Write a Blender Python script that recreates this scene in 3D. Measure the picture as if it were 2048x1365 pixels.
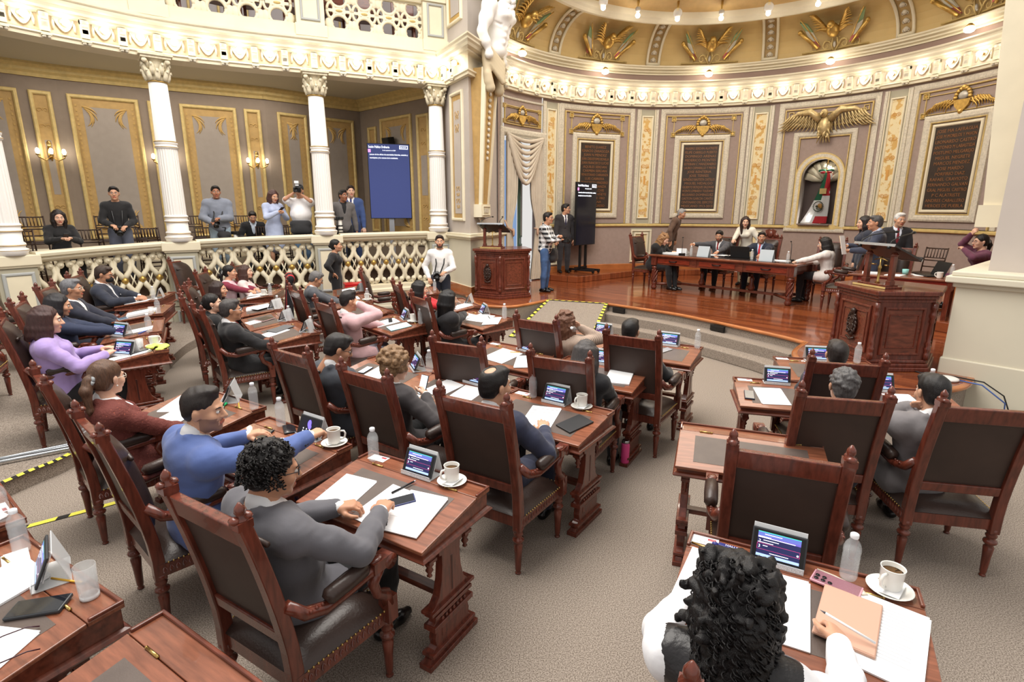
import bpy, bmesh, math, random
import numpy as np
from mathutils import Matrix, Vector
random.seed(7); RNG = np.random.default_rng(7)
PI = math.pi
S = bpy.context.scene
COL = S.collection
for o in list(bpy.data.objects): bpy.data.objects.remove(o)

# ---------------- camera, daylight, lamps, exposure ----------------
CAMZ = 2.205
_th, _ro = math.radians(13.673), math.radians(0.186)
_F = Vector((0, math.cos(_th), -math.sin(_th))); _R = Vector((1, 0, 0)); _U = _R.cross(_F)
_R2 = math.cos(_ro)*_R + math.sin(_ro)*_U; _U2 = -math.sin(_ro)*_R + math.cos(_ro)*_U
cam = bpy.data.objects.new('camera', bpy.data.cameras.new('camera')); COL.objects.link(cam)
cam.data.sensor_width = 36.0; cam.data.lens = 1089.42/2048*36
cam.data.clip_start = .05; cam.data.clip_end = 200
_m = Matrix((_R2, _U2, -_F)).transposed().to_4x4(); _m.translation = (0, 0, CAMZ)
cam.matrix_world = _m
S.camera = cam
W = bpy.data.worlds.new('daylight'); S.world = W; W.use_nodes = True
_bg = W.node_tree.nodes['Background']; _bg.inputs[0].default_value = (1.0, .97, .93, 1); _bg.inputs[1].default_value = .58
S.view_settings.view_transform = 'Standard'; S.view_settings.look = 'None'
S.view_settings.exposure = 0.45; S.view_settings.gamma = 1.0; S.view_settings.use_curve_mapping = False
S.cycles.use_denoising = True
S.cycles.max_bounces = 6; S.cycles.diffuse_bounces = 3; S.cycles.glossy_bounces = 3; S.cycles.transmission_bounces = 6; S.cycles.transparent_max_bounces = 8
S.cycles.caustics_reflective = False; S.cycles.caustics_refractive = False
S.cycles.sample_clamp_indirect = 4.0
def area(name, loc, rot, size, power, color=(1, .95, .88)):
    l = bpy.data.lights.new(name, 'AREA'); l.shape = 'RECTANGLE'; l.size, l.size_y = size; l.energy = power; l.color = color
    o = bpy.data.objects.new(name, l); COL.objects.link(o); o.location = loc; o.rotation_euler = rot; return o
# unseen area lights added over the hall and in the stage vault
area('hall_overhead_fill', (-1.5, 5.2, 8.6), (0, 0, math.radians(45)), (7.5, 6.0), 900)
area('stage_vault_fill', (3.9, 10.2, 6.55), (0, 0, 0), (4.2, 4.2), 170, (1, .9, .76))

# lamps inside the flag niche; fill light added under the side gallery ceiling
def lamp(name, loc, power, r=.04, color=(1, .95, .88)):
    l = bpy.data.lights.new(name, 'POINT'); l.energy = power; l.shadow_soft_size = r; l.color = color; o = bpy.data.objects.new(name, l); COL.objects.link(o); o.location = loc; return o
lamp('niche_lamp', (7.38, 13.92, 2.0), 7); lamp('niche_lamp', (7.62, 13.72, 3.2), 5)
area('gallery_ceiling_fill', (-6.6, 11.7, 4.8), (0, 0, .6), (5.0, 1.0), 60)
# ---------------- materials ----------------
MATS = {}
def srgb(c):
    return tuple(x/12.92 if x <= .04045 else ((x+.055)/1.055)**2.4 for x in c)
def rgb(r, g, b): return srgb((r/255, g/255, b/255))
def mat(name, col, rough=.6, metal=0., var=.0, vscale=8., stretch=None, bump=0., bscale=60., emit=None, spec=.5, trans=0., ior=1.45, alpha=1., coat=0., sheen=0.):
    """procedural principled material: base colour broken up by noise, optional bump"""
    if name in MATS: return MATS[name]
    m = bpy.data.materials.new(name); m.use_nodes = True; nt = m.node_tree; N = nt.nodes; L = nt.links
    b = N['Principled BSDF']
    if len(col) == 3: col = (*col, 1)
    b.inputs['Base Color'].default_value = col; b.inputs['Roughness'].default_value = rough; b.inputs['Metallic'].default_value = metal
    b.inputs['Specular IOR Level'].default_value = spec; b.inputs['Transmission Weight'].default_value = trans; b.inputs['IOR'].default_value = ior
    b.inputs['Alpha'].default_value = alpha; b.inputs['Coat Weight'].default_value = coat; b.inputs['Sheen Weight'].default_value = sheen
    if emit: b.inputs['Emission Color'].default_value = (*emit[0], 1); b.inputs['Emission Strength'].default_value = emit[1]
    if var or bump:
        tc = N.new('ShaderNodeTexCoord'); mp = N.new('ShaderNodeMapping'); L.new(tc.outputs['Object'], mp.inputs[0])
        if stretch: mp.inputs['Scale'].default_value = stretch
    if var:
        n = N.new('ShaderNodeTexNoise'); n.inputs['Scale'].default_value = vscale; n.inputs['Detail'].default_value = 5; L.new(mp.outputs[0], n.inputs[0])
        r = N.new('ShaderNodeValToRGB'); e = r.color_ramp.elements
        e[0].position = .3; e[1].position = .7
        e[0].color = (*[c*(1-var) for c in col[:3]], 1); e[1].color = (*[min(1, c*(1+var)) for c in col[:3]], 1)
        L.new(n.outputs[0], r.inputs[0]); L.new(r.outputs[0], b.inputs['Base Color'])
    if bump:
        n2 = N.new('ShaderNodeTexNoise'); n2.inputs['Scale'].default_value = bscale; n2.inputs['Detail'].default_value = 3; L.new(mp.outputs[0], n2.inputs[0])
        bp = N.new('ShaderNodeBump'); bp.inputs['Strength'].default_value = bump; bp.inputs['Distance'].default_value = .01
        L.new(n2.outputs[0], bp.inputs['Height']); L.new(bp.outputs[0], b.inputs['Normal'])
    MATS[name] = m; return m
def two_tone(name, tex, c1, c2, scale, rough=.7, lo=.45, hi=.55, bump=0., stretch=None, detail=3.):
    m = mat(name, c1, rough); nt = m.node_tree; N = nt.nodes; L = nt.links; b = N['Principled BSDF']
    tc = N.new('ShaderNodeTexCoord'); mp = N.new('ShaderNodeMapping'); L.new(tc.outputs['Object'], mp.inputs[0])
    if stretch: mp.inputs['Scale'].default_value = stretch
    t = N.new(tex); t.inputs['Scale'].default_value = scale; L.new(mp.outputs[0], t.inputs['Vector'])
    if 'Detail' in t.inputs: t.inputs['Detail'].default_value = detail
    r = N.new('ShaderNodeValToRGB'); e = r.color_ramp.elements; e[0].position = lo; e[1].position = hi
    e[0].color = (*c1[:3], 1); e[1].color = (*c2[:3], 1)
    L.new(t.outputs[0], r.inputs[0]); L.new(r.outputs[0], b.inputs['Base Color'])
    if bump:
        bp = N.new('ShaderNodeBump'); bp.inputs['Strength'].default_value = bump; bp.inputs['Distance'].default_value = .01
        L.new(t.outputs[0], bp.inputs['Height']); L.new(bp.outputs[0], b.inputs['Normal'])
    return m
def planks(name, c1, c2, cm, ang, w=1.3, h=.085, rough=.16):
    m = mat(name, c1, rough, coat=.3); nt = m.node_tree; N = nt.nodes; L = nt.links; b = N['Principled BSDF']
    tc = N.new('ShaderNodeTexCoord'); mp = N.new('ShaderNodeMapping'); L.new(tc.outputs['Object'], mp.inputs[0]); mp.inputs['Rotation'].default_value = (0, 0, ang)
    t = N.new('ShaderNodeTexBrick'); L.new(mp.outputs[0], t.inputs[0]); t.inputs['Scale'].default_value = 1
    t.inputs['Brick Width'].default_value = w; t.inputs['Row Height'].default_value = h; t.inputs['Mortar Size'].default_value = .0012; t.offset = .37
    t.inputs['Color1'].default_value = (*c1, 1); t.inputs['Color2'].default_value = (*c2, 1); t.inputs['Mortar'].default_value = (*cm, 1)
    n = N.new('ShaderNodeTexNoise'); mp2 = N.new('ShaderNodeMapping'); L.new(mp.outputs[0], mp2.inputs[0]); mp2.inputs['Scale'].default_value = (2, 30, 30); L.new(mp2.outputs[0], n.inputs[0]); n.inputs['Scale'].default_value = 1.2; n.inputs['Detail'].default_value = 6
    mx = N.new('ShaderNodeMix'); mx.data_type = 'RGBA'; mx.blend_type = 'MULTIPLY'; mx.inputs[0].default_value = .55
    r = N.new('ShaderNodeValToRGB'); r.color_ramp.elements[0].color = (.45, .4, .36, 1); r.color_ramp.elements[1].color = (1.25, 1.2, 1.15, 1); L.new(n.outputs[0], r.inputs[0])
    L.new(t.outputs[0], mx.inputs[6]); L.new(r.outputs[0], mx.inputs[7]); L.new(mx.outputs[2], b.inputs['Base Color'])
    return m
WOODC = rgb(108, 56, 40)
M_WOOD = mat('mahogany', WOODC, .28, var=.42, vscale=3., stretch=(3, 14, 14), coat=.25)
M_WOODV = mat('mahogany_upright', rgb(100, 48, 35), .26, var=.38, vscale=3., stretch=(14, 14, 2.5), coat=.3)
M_WOODL = mat('mahogany_lit_top', rgb(132, 80, 58), .24, var=.30, vscale=2.5, stretch=(2.5, 22, 14), coat=.35)  # lighter than the other mahogany: light falling on tops put into the colour
M_LEATH = mat('brown_leather', rgb(56, 42, 37), .33, var=.25, vscale=5., bump=.12, bscale=90)
M_INLAY = mat('desk_leather', rgb(92, 80, 74), .42, var=.12, vscale=9., bump=.08, bscale=200)
M_BRASS = mat('brass', rgb(190, 158, 96), .28, 1.)
M_CREAM = mat('cream_plaster', rgb(226, 216, 190), .55, var=.05, vscale=3.)
M_CREAMW = mat('cream_wall', rgb(214, 207, 187), .6, var=.03, vscale=1.5)
M_WHITE = mat('white_plaster', rgb(236, 233, 228), .5)
M_TAUPE = mat('taupe_wall', rgb(158, 139, 130), .8, var=.06, vscale=14., bump=.05, bscale=120)
M_MAUVE = mat('mauve_plaster', rgb(190, 180, 172), .75, var=.03, vscale=3.)
M_SAGE = mat('sage_plaster', rgb(172, 166, 146), .7, var=.03, vscale=3.)
M_GREY = mat('grey_paint', rgb(172, 174, 172), .55)
M_GOLD = mat('gold_leaf', rgb(196, 160, 88), .38, .75, var=.25, vscale=16.)
M_GOLDP = mat('gold_paint', rgb(206, 180, 118), .5, .1, var=.12, vscale=12.)
M_SILV = mat('pale_relief', rgb(205, 196, 178), .5, var=.16, vscale=30.)
M_OCHRE = mat('ochre_border', rgb(182, 148, 92), .7, var=.1, vscale=10.)
M_GWALL = mat('gallery_wall', rgb(140, 124, 108), .85, var=.05, vscale=8.)
M_GWALL2 = mat('gallery_panel', rgb(158, 146, 134), .85, var=.04, vscale=8.)
M_CARPET = two_tone('carpet', 'ShaderNodeTexNoise', rgb(104, 92, 82), rgb(170, 158, 146), 150, .95, .36, .64, .16, detail=3.)
M_STAGE = planks('stage_boards', rgb(158, 88, 52), rgb(116, 60, 36), rgb(60, 30, 18), math.radians(47.5))
M_STAGEE = mat('stage_nosing', rgb(176, 108, 62), .2, var=.2, vscale=4., coat=.3)
M_BLACK = mat('black_plastic', rgb(22, 22, 24), .35)
M_BLACKM = mat('black_metal', rgb(20, 20, 22), .45)
M_CERAM = mat('white_ceramic', rgb(238, 236, 230), .18)
M_COFFEE = mat('coffee', rgb(150, 112, 74), .15)
M_PAPER = mat('paper', rgb(245, 246, 248), .7)
M_INK = mat('ink', rgb(110, 110, 116), .8)
M_STEEL = mat('steel', rgb(190, 192, 196), .25, 1.)
M_ACRYL = mat('clear_acrylic', (.93, .95, .96), .06, trans=.85, ior=1.2)
M_GLASS = mat('clear_glass', (.97, .98, .98), .02, trans=1., ior=1.25)
M_WATER = mat('bottle_water', (.93, .96, .97), .03, trans=.9, ior=1.2)
M_CAPW = mat('bottle_cap', rgb(240, 242, 246), .4)

# ---------------- mesh builder ----------------
class B:
    def __init__(s): s.v = []; s.f = []; s.m = []; s.s = []
    def add(s, vs, fs, mi=0, sm=False, M=None):
        o = len(s.v)
        if M is not None: vs = [tuple(M @ Vector(p)) for p in vs]
        s.v += [tuple(p) for p in vs]; s.f += [tuple(i+o for i in f) for f in fs]
        s.m += [mi]*len(fs); s.s += [sm]*len(fs); return s
    def box(s, c, d, mi=0, M=None, rz=0):
        x, y, z = d[0]/2, d[1]/2, d[2]/2
        vs = [(sx*x, sy*y, sz*z) for sz in (-1, 1) for sy in (-1, 1) for sx in (-1, 1)]
        if rz: cs, sn = math.cos(rz), math.sin(rz); vs = [(a*cs-b*sn, a*sn+b*cs, k) for a, b, k in vs]
        vs = [(a+c[0], b+c[1], k+c[2]) for a, b, k in vs]
        return s.add(vs, [(0, 2, 3, 1), (4, 5, 7, 6), (0, 1, 5, 4), (2, 6, 7, 3), (0, 4, 6, 2), (1, 3, 7, 5)], mi, False, M)
    def hexa(s, p, mi=0, M=None):  # 8 points: bottom 4 (ccw), top 4
        return s.add(p, [(3, 2, 1, 0), (4, 5, 6, 7), (0, 1, 5, 4), (1, 2, 6, 5), (2, 3, 7, 6), (3, 0, 4, 7)], mi, False, M)
    def lathe(s, prof, n=16, mi=0, M=None, sm=True):
        vs = []; fs = []
        for r, z in prof:
            for i in range(n): a = 2*PI*i/n; vs.append((r*math.cos(a), r*math.sin(a), z))
        for k in range(len(prof)-1):
            for i in range(n): j = (i+1) % n; fs.append((k*n+i, k*n+j, (k+1)*n+j, (k+1)*n+i))
        if prof[0][0] > 1e-6: fs.append(tuple(reversed(range(n))))
        if prof[-1][0] > 1e-6: fs.append(tuple(range((len(prof)-1)*n, len(prof)*n)))
        return s.add(vs, fs, mi, sm, M)
    def tube(s, pts, r, n=8, mi=0, M=None, sm=True, flat=1., up=None, caps=True):
        P = [Vector(p) for p in pts]; R = r if hasattr(r, '__len__') else [r]*len(P)
        vs = []; fs = []; prev = None
        for i, p in enumerate(P):
            t = (P[min(i+1, len(P)-1)]-P[max(i-1, 0)]).normalized()
            if prev is None:
                u = Vector(up) if up else (Vector((0, 0, 1)) if abs(t.z) < .9 else Vector((1, 0, 0)))
            else: u = prev
            a = (u - t*u.dot(t)).normalized(); b = t.cross(a); prev = a
            for k in range(n):
                g = 2*PI*k/n; q = p + a*(R[i]*flat*math.cos(g)) + b*(R[i]*math.sin(g)); vs.append(tuple(q))
        for i in range(len(P)-1):
            for k in range(n): j = (k+1) % n; fs.append((i*n+k, i*n+j, (i+1)*n+j, (i+1)*n+k))
        if caps: fs.append(tuple(reversed(range(n)))); fs.append(tuple(range((len(P)-1)*n, len(P)*n)))
        return s.add(vs, fs, mi, sm, M)
    def cyl(s, p0, p1, r0, r1=None, n=12, mi=0, M=None, sm=True): return s.tube([p0, p1], [r0, r0 if r1 is None else r1], n, mi, M, sm)
    def prism(s, poly, t0, t1, ax=2, mi=0, M=None, sm=False):
        def q(a, b, t): return (a, b, t) if ax == 2 else ((t, a, b) if ax == 0 else (a, t, b))
        n = len(poly); vs = [q(a, b, t0) for a, b in poly]+[q(a, b, t1) for a, b in poly]
        fs = [tuple(reversed(range(n))), tuple(range(n, 2*n))]+[(i, (i+1) % n, n+(i+1) % n, n+i) for i in range(n)]
        o = len(s.f); s.add(vs, fs, mi, False, M)
        if sm:
            for k in range(o+2, o+2+n): s.s[k] = True
        return s
    def ball(s, c, r, n=12, m=8, mi=0, M=None, rot=None):
        r = r if hasattr(r, '__len__') else (r, r, r); vs = []; fs = []
        for j in range(m+1):
            t = PI*j/m
            for i in range(n):
                a = 2*PI*i/n; p = Vector((r[0]*math.sin(t)*math.cos(a), r[1]*math.sin(t)*math.sin(a), -r[2]*math.cos(t)))
                if rot is not None: p = rot @ p
                vs.append((p.x+c[0], p.y+c[1], p.z+c[2]))
        for j in range(m):
            for i in range(n): k = (i+1) % n; fs.append((j*n+i, j*n+k, (j+1)*n+k, (j+1)*n+i))
        return s.add(vs, fs, mi, True, M)
    def sweep(s, path, prof, closed=False, mi=0, M=None, up=(0, 0, 1), sm=False, caps=True):
        """mitred sweep of a profile (out, up) along a path lying across `up`; out = left of travel"""
        P = [Vector(p) for p in path]; n = len(P); k = len(prof); U = Vector(up); vs = []; fs = []
        for i in range(n):
            a = P[i]-P[i-1] if (i > 0 or closed) else P[1]-P[0]
            b = P[(i+1) % n]-P[i] if (i < n-1 or closed) else P[-1]-P[-2]
            a = (a-U*a.dot(U)).normalized(); b = (b-U*b.dot(U)).normalized()
            na = U.cross(a); nb = U.cross(b); o = (na+nb); o = o/max(.3, (1+na.dot(nb)))
            for u, w in prof: vs.append(tuple(P[i]+o*u+U*w))
        m = n if closed else n-1
        for i in range(m):
            j = (i+1) % n
            for q in range(k-1): fs.append((i*k+q, j*k+q, j*k+q+1, i*k+q+1))
        if not closed and caps: fs.append(tuple(range(k))); fs.append(tuple(reversed(range((n-1)*k, n*k))))
        return s.add(vs, fs, mi, sm, M)
    def merge(s, o, M=None, mo=0):
        k = len(s.v); s.v += [tuple(M @ Vector(p)) for p in o.v] if M is not None else o.v
        s.f += [tuple(i+k for i in f) for f in o.f]; s.m += [i+mo for i in o.m]; s.s += o.s; return s
    def map(s, fn): s.v = [tuple(fn(*p)) for p in s.v]; return s
    def mesh(s, name, mats, bevel=0., seg=2):
        me = bpy.data.meshes.new(name); me.from_pydata(s.v, [], s.f)
        for m in (mats if isinstance(mats, (list, tuple)) else [mats]): me.materials.append(m)
        me.polygons.foreach_set('material_index', s.m); me.polygons.foreach_set('use_smooth', s.s)
        bm = bmesh.new(); bm.from_mesh(me)
        if bevel:
            ed = [e for e in bm.edges if len(e.link_faces) == 2 and e.calc_face_angle(0) > .6]
            bmesh.ops.bevel(bm, geom=ed, offset=bevel, segments=seg, affect='EDGES', profile=.5, clamp_overlap=True)
        bmesh.ops.recalc_face_normals(bm, faces=bm.faces); bm.to_mesh(me); bm.free(); me.update(); return me
    def build(s, name, mats, parent=None, bevel=0., seg=2):
        o = bpy.data.objects.new(name, s.mesh(name, mats, bevel, seg)); COL.objects.link(o)
        if parent is not None: o.parent = parent
        return o
def tag(o, label=None, cat=None, group=None, kind=None):
    if label: o['label'] = label
    if cat: o['category'] = cat
    if group: o['group'] = group
    if kind: o['kind'] = kind
    return o
def empty(name, loc=(0, 0, 0), rz=0., label=None, cat=None, group=None):
    o = bpy.data.objects.new(name, None); COL.objects.link(o); o.location = loc; o.rotation_euler = (0, 0, rz); o.empty_display_size = .1
    return tag(o, label, cat, group)
def struct(o, label=None): tag(o, label, None, None, 'structure'); return o
KIDS = {}
def dup(root, loc, rz=0., label=None, group=None, rot=None):
    """copy a thing with copies of its parts and sub-parts (mesh data shared)"""
    if root.name not in KIDS: KIDS[root.name] = [(c, list(c.children)) for c in root.children]
    r = root.copy(); COL.objects.link(r); r.location = loc; r.rotation_euler = rot or (0, 0, rz)
    if label: r['label'] = label
    if group: r['group'] = group
    for c, gs in KIDS[root.name]:
        k = c.copy(); COL.objects.link(k); k.parent = r
        for g in gs: d = g.copy(); COL.objects.link(d); d.parent = k
    return r
class Proto:
    """first placement moves the thing itself, later ones copy it"""
    def __init__(s, root): s.r = root; s.used = False; s.kids = [(c, list(c.children)) for c in root.children]; KIDS[root.name] = s.kids
    def put(s, loc, rz=0., label=None, group=None, rot=None):
        if not s.used:
            s.used = True; s.r.location = loc; s.r.rotation_euler = rot or (0, 0, rz)
            if label: s.r['label'] = label
            if group: s.r['group'] = group
            return s.r
        return dup(s.r, loc, rz, label, group, rot)
TXT = {}
def text(b, body, size, M, mi=0, align='CENTER', ext=.002, width=None):
    """raised lettering merged into builder b; M maps the text plane (x right, y up, z out)"""
    key = (body, size, align, ext)
    if key not in TXT:
        cu = bpy.data.curves.new('lettering', 'FONT'); cu.body = body; cu.size = size; cu.align_x = align; cu.extrude = ext; cu.resolution_u = 2
        ob = bpy.data.objects.new('lettering', cu); COL.objects.link(ob)
        dg = bpy.context.evaluated_depsgraph_get(); me = bpy.data.meshes.new_from_object(ob.evaluated_get(dg))
        TXT[key] = ([tuple(v.co) for v in me.vertices], [tuple(p.vertices) for p in me.polygons])
        bpy.data.objects.remove(ob); bpy.data.meshes.remove(me); bpy.data.curves.remove(cu)
    vs, fs = TXT[key]
    if not vs: return b
    if width:
        w = max(v[0] for v in vs)-min(v[0] for v in vs); k = min(1., width/max(w, 1e-6)); vs = [(v[0]*k, v[1], v[2]) for v in vs]
    return b.add(vs, fs, mi, False, M)
def frame_M(o, x, y):
    x = Vector(x).normalized(); z = x.cross(Vector(y)).normalized(); y = z.cross(x)
    m = Matrix((x, y, z)).transposed().to_4x4(); m.translation = o; return m

# ---------------- implicit surfaces (bodies, hair, drapery, carving) ----------------
def cap(a, b, ra, rb=None, k=.03): return ('c', np.array(a, float), np.array(b, float), float(ra), float(ra if rb is None else rb), k)
def ell(c, r, rot=None, k=.03): return ('e', np.array(c, float), np.array(r if hasattr(r, '__len__') else (r, r, r), float), None if rot is None else np.array(rot, float), 0, k)
def sub(p): return ('-',)+(p,)
def _ev(p, X):
    if p[0] == 'c':
        a, b, ra, rb = p[1:5]; d = b-a; L = max(d @ d, 1e-12); t = np.clip(((X-a) @ d)/L, 0, 1)
        return np.sqrt((((X-a)-t[..., None]*d)**2).sum(-1)) - (ra+(rb-ra)*t)
    q = X-p[1]
    if p[3] is not None: q = q @ p[3]
    r = p[2]; k0 = np.sqrt(((q/r)**2).sum(-1)); k1 = np.sqrt(((q/(r*r))**2).sum(-1))
    return k0*(k0-1)/np.maximum(k1, 1e-9)
def _bb(p):
    if p[0] == 'c': return np.minimum(p[1]-p[3], p[2]-p[4]), np.maximum(p[1]+p[3], p[2]+p[4])
    m = p[2].max() if p[3] is not None else p[2]; return p[1]-m, p[1]+m
def field(prims, h):
    bbs = [_bb(p) for p in prims if p[0] in 'ce']
    lo = np.min([a for a, b in bbs], 0)-2.5*h-.01; hi = np.max([b for a, b in bbs], 0)+2.5*h+.01
    n = np.ceil((hi-lo)/h).astype(int)+1
    D = np.full(n, 1e3, np.float32)
    ax = [lo[i]+h*np.arange(n[i]) for i in range(3)]
    for p in prims:
        neg = p[0] == '-'; q = p[1] if neg else p
        if q[0] == 'p':  # half-space cut: keep n.x <= d
            G = ax[0][:, None, None]*q[1][0]+ax[1][None, :, None]*q[1][1]+ax[2][None, None, :]*q[1][2]-q[2]
            D = np.maximum(D, G.astype(np.float32)); continue
        a, b = _bb(q); k = q[5]; mg = k+3*h
        i0 = np.maximum(np.floor((a-mg-lo)/h).astype(int), 0); i1 = np.minimum(np.ceil((b+mg-lo)/h).astype(int)+1, n)
        if (i1 <= i0).any(): continue
        X = np.stack(np.meshgrid(*[ax[i][i0[i]:i1[i]] for i in range(3)], indexing='ij'), -1)
        e = _ev(q, X).astype(np.float32); sl = tuple(slice(i0[i], i1[i]) for i in range(3)); d = D[sl]
        if neg:
            hh = np.maximum(k-np.abs(d+e), 0)/max(k, 1e-6); D[sl] = np.maximum(d, -e)+hh*hh*k*.25
        else:
            hh = np.maximum(k-np.abs(d-e), 0)/max(k, 1e-6); D[sl] = np.minimum(d, e)-hh*hh*k*.25
    return D, lo
def cut(n, d): return ('-', ('p', np.array(n, float), float(d), 0, 0, 0))
_C = np.array([(i, j, k) for i in (0, 1) for j in (0, 1) for k in (0, 1)])
_E = [(a, b) for a in range(8) for b in range(a+1, 8) if (abs(_C[a]-_C[b]).sum() == 1)]
def nets(D, lo, h):
    """naive surface nets: field -> verts, quads"""
    n = np.array(D.shape); ins = D < 0
    cs = [D[c[0]:n[0]-1+c[0], c[1]:n[1]-1+c[1], c[2]:n[2]-1+c[2]] for c in _C]
    cnt = sum((c < 0).astype(np.int8) for c in cs); act = (cnt > 0) & (cnt < 8); idx = np.argwhere(act)
    if not len(idx): return np.zeros((0, 3)), np.zeros((0, 4), int)
    val = np.stack([c[act] for c in cs], 1); acc = np.zeros((len(idx), 3)); w = np.zeros(len(idx))
    for a, b in _E:
        va, vb = val[:, a], val[:, b]; x = (va < 0) != (vb < 0); t = np.where(x, va/np.where(x, va-vb, 1), 0)
        acc += x[:, None]*(_C[a]+t[:, None]*(_C[b]-_C[a])); w += x
    V = lo+h*(idx+acc/w[:, None])
    ids = np.full(act.shape, -1, np.int64); ids[act] = np.arange(len(idx)); Q = []
    for d in range(3):
        s0 = [slice(None)]*3; s1 = [slice(None)]*3; s0[d] = slice(0, -1); s1[d] = slice(1, None)
        A = ins[tuple(s0)]; Bn = ins[tuple(s1)]; e = np.argwhere(A != Bn); u, v = (d+1) % 3, (d+2) % 3
        e = e[(e[:, u] > 0) & (e[:, v] > 0) & (e[:, u] < n[u]-1) & (e[:, v] < n[v]-1)]
        if not len(e): continue
        fl = A[tuple(e.T)]
        def g(du, dv): q = e.copy(); q[:, u] -= du; q[:, v] -= dv; return ids[tuple(q.T)]
        q = np.stack([g(1, 1), g(0, 1), g(0, 0), g(1, 0)], 1); q[~fl] = q[~fl][:, ::-1]; Q.append(q)
    return V, np.concatenate(Q)
def sdf(prims, h, disp=None):
    D, lo = field(prims, h); V, Q = nets(D, lo, h)
    if disp is not None and len(V): V = V+disp(V)
    return V, Q
def sdf_mesh(name, parts, mats, mfn=None):
    """parts: list of (V,Q,matindex)"""
    vs = []; fs = []; mi = []; o = 0
    for V, Q, m in parts:
        if not len(V): continue
        vs.append(V); fs.append(Q+o); o += len(V); mi.append(m if hasattr(m, '__len__') else np.full(len(Q), m))
    V = np.concatenate(vs); Q = np.concatenate(fs); mi = np.concatenate(mi).astype(np.int32)
    me = bpy.data.meshes.new(name); nv, nf = len(V), len(Q)
    me.vertices.add(nv); me.vertices.foreach_set('co', V.astype(np.float32).ravel())
    me.loops.add(nf*4); me.loops.foreach_set('vertex_index', Q.astype(np.int32).ravel())
    me.polygons.add(nf); me.polygons.foreach_set('loop_start', np.arange(0, nf*4, 4, dtype=np.int32))
    for m in (mats if isinstance(mats, (list, tuple)) else [mats]): me.materials.append(m)
    me.polygons.foreach_set('material_index', mi); me.polygons.foreach_set('use_smooth', np.ones(nf, bool))
    me.update(calc_edges=True); return me
def sdf_obj(name, parts, mats, parent=None):
    if not isinstance(parts, list): parts = [(*parts, 0)]
    o = bpy.data.objects.new(name, sdf_mesh(name, parts, mats)); COL.objects.link(o)
    if parent is not None: o.parent = parent
    return o
# ---------------- the setting ----------------
ACX, ACY, AR = 3.94, 10.17, 4.98      # centre and radius of the curved stage wall
STZ, PLZ, GFZ = .45, .60, .90         # stage, raised strip along its wall, side gallery
def ap(a, r, z): a = math.radians(a); return (ACX+r*math.cos(a), ACY+r*math.sin(a), z)
def amap(a0, R=AR):                   # (u to the right, z, depth off the wall) -> world
    def f(u, z, d): a = math.radians(a0)-u/R; return (ACX+(R-d)*math.cos(a), ACY+(R-d)*math.sin(a), z)
    return f
def pmap(p0, p1):                     # flat wall from p0 to p1 (seen left to right)
    x = Vector((p1[0]-p0[0], p1[1]-p0[1], 0)); L = x.length; x = x/L; n = Vector((x.y, -x.x, 0))
    def f(u, z, d): return (p0[0]+x.x*u+n.x*d, p0[1]+x.y*u+n.y*d, z)
    f.L = L; return f
def catmull(P, k=8):
    P = [Vector(p) for p in P]; out = []
    for i in range(len(P)-1):
        a, b, c, d = P[max(i-1, 0)], P[i], P[i+1], P[min(i+2, len(P)-1)]
        for j in range(k):
            t = j/k; out.append(.5*((2*b)+(c-a)*t+(2*a-5*b+4*c-d)*t*t+(3*b-a-3*c+d)*t**3))
    return out+[P[-1]]
def rect_path(u0, u1, z0, z1, n=10):
    p = []
    for i in range(n): p.append((u0+(u1-u0)*i/n, z0, 0))
    p.append((u1, z0, 0))
    for i in range(n): p.append((u1-(u1-u0)*i/n, z1, 0))
    p.append((u0, z1, 0))
    return p
PR_FLAT = [(0, 0), (0, .03), (.012, .04), (.045, .04), (.06, .025), (.06, 0)]
def rframe(b, u0, u1, z0, z1, w=.06, h=.04, mi=0, n=10):
    b.sweep(rect_path(u0, u1, z0, z1, n), [(0, 0), (0, h*.7), (w*.25, h), (w*.7, h), (w, h*.55), (w, 0)], True, mi, None, (0, 0, 1))
def panel(b, u0, u1, z0, z1, d=.004, mi=0, n=10):
    vs = []; fs = []
    for i in range(n+1): u = u0+(u1-u0)*i/n; vs += [(u, z0, d), (u, z1, d)]
    for i in range(n): fs.append((2*i, 2*i+2, 2*i+3, 2*i+1))
    b.add(vs, fs, mi)
def scroll(b, u, z, s, sx=1, sz=1, r=.012, mi=0, turns=1.3, d=.02):
    pts = []
    for i in range(22):
        t = i/21; a = t*turns*2*PI; q = s*(1-.82*t); pts.append((u+sx*(s-q*math.cos(a)), z+sz*q*math.sin(a), d))
    b.tube(pts, [r*(1-.4*i/21) for i in range(22)], 6, mi)
def leaf(b, u, z, ang, L, w=.03, mi=0, d=.02, curl=.3):
    pts = []; rr = []
    for i in range(7):
        t = i/6; a = ang+curl*t*t*2; pts.append((u+L*t*math.cos(a), z+L*t*math.sin(a), d+.05*L*math.sin(t*PI))); rr.append(w*(.35+.65*math.sin(PI*min(1, t*.8+.15)))*(1-.55*t))
    b.tube(pts, rr, 6, mi)

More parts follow.
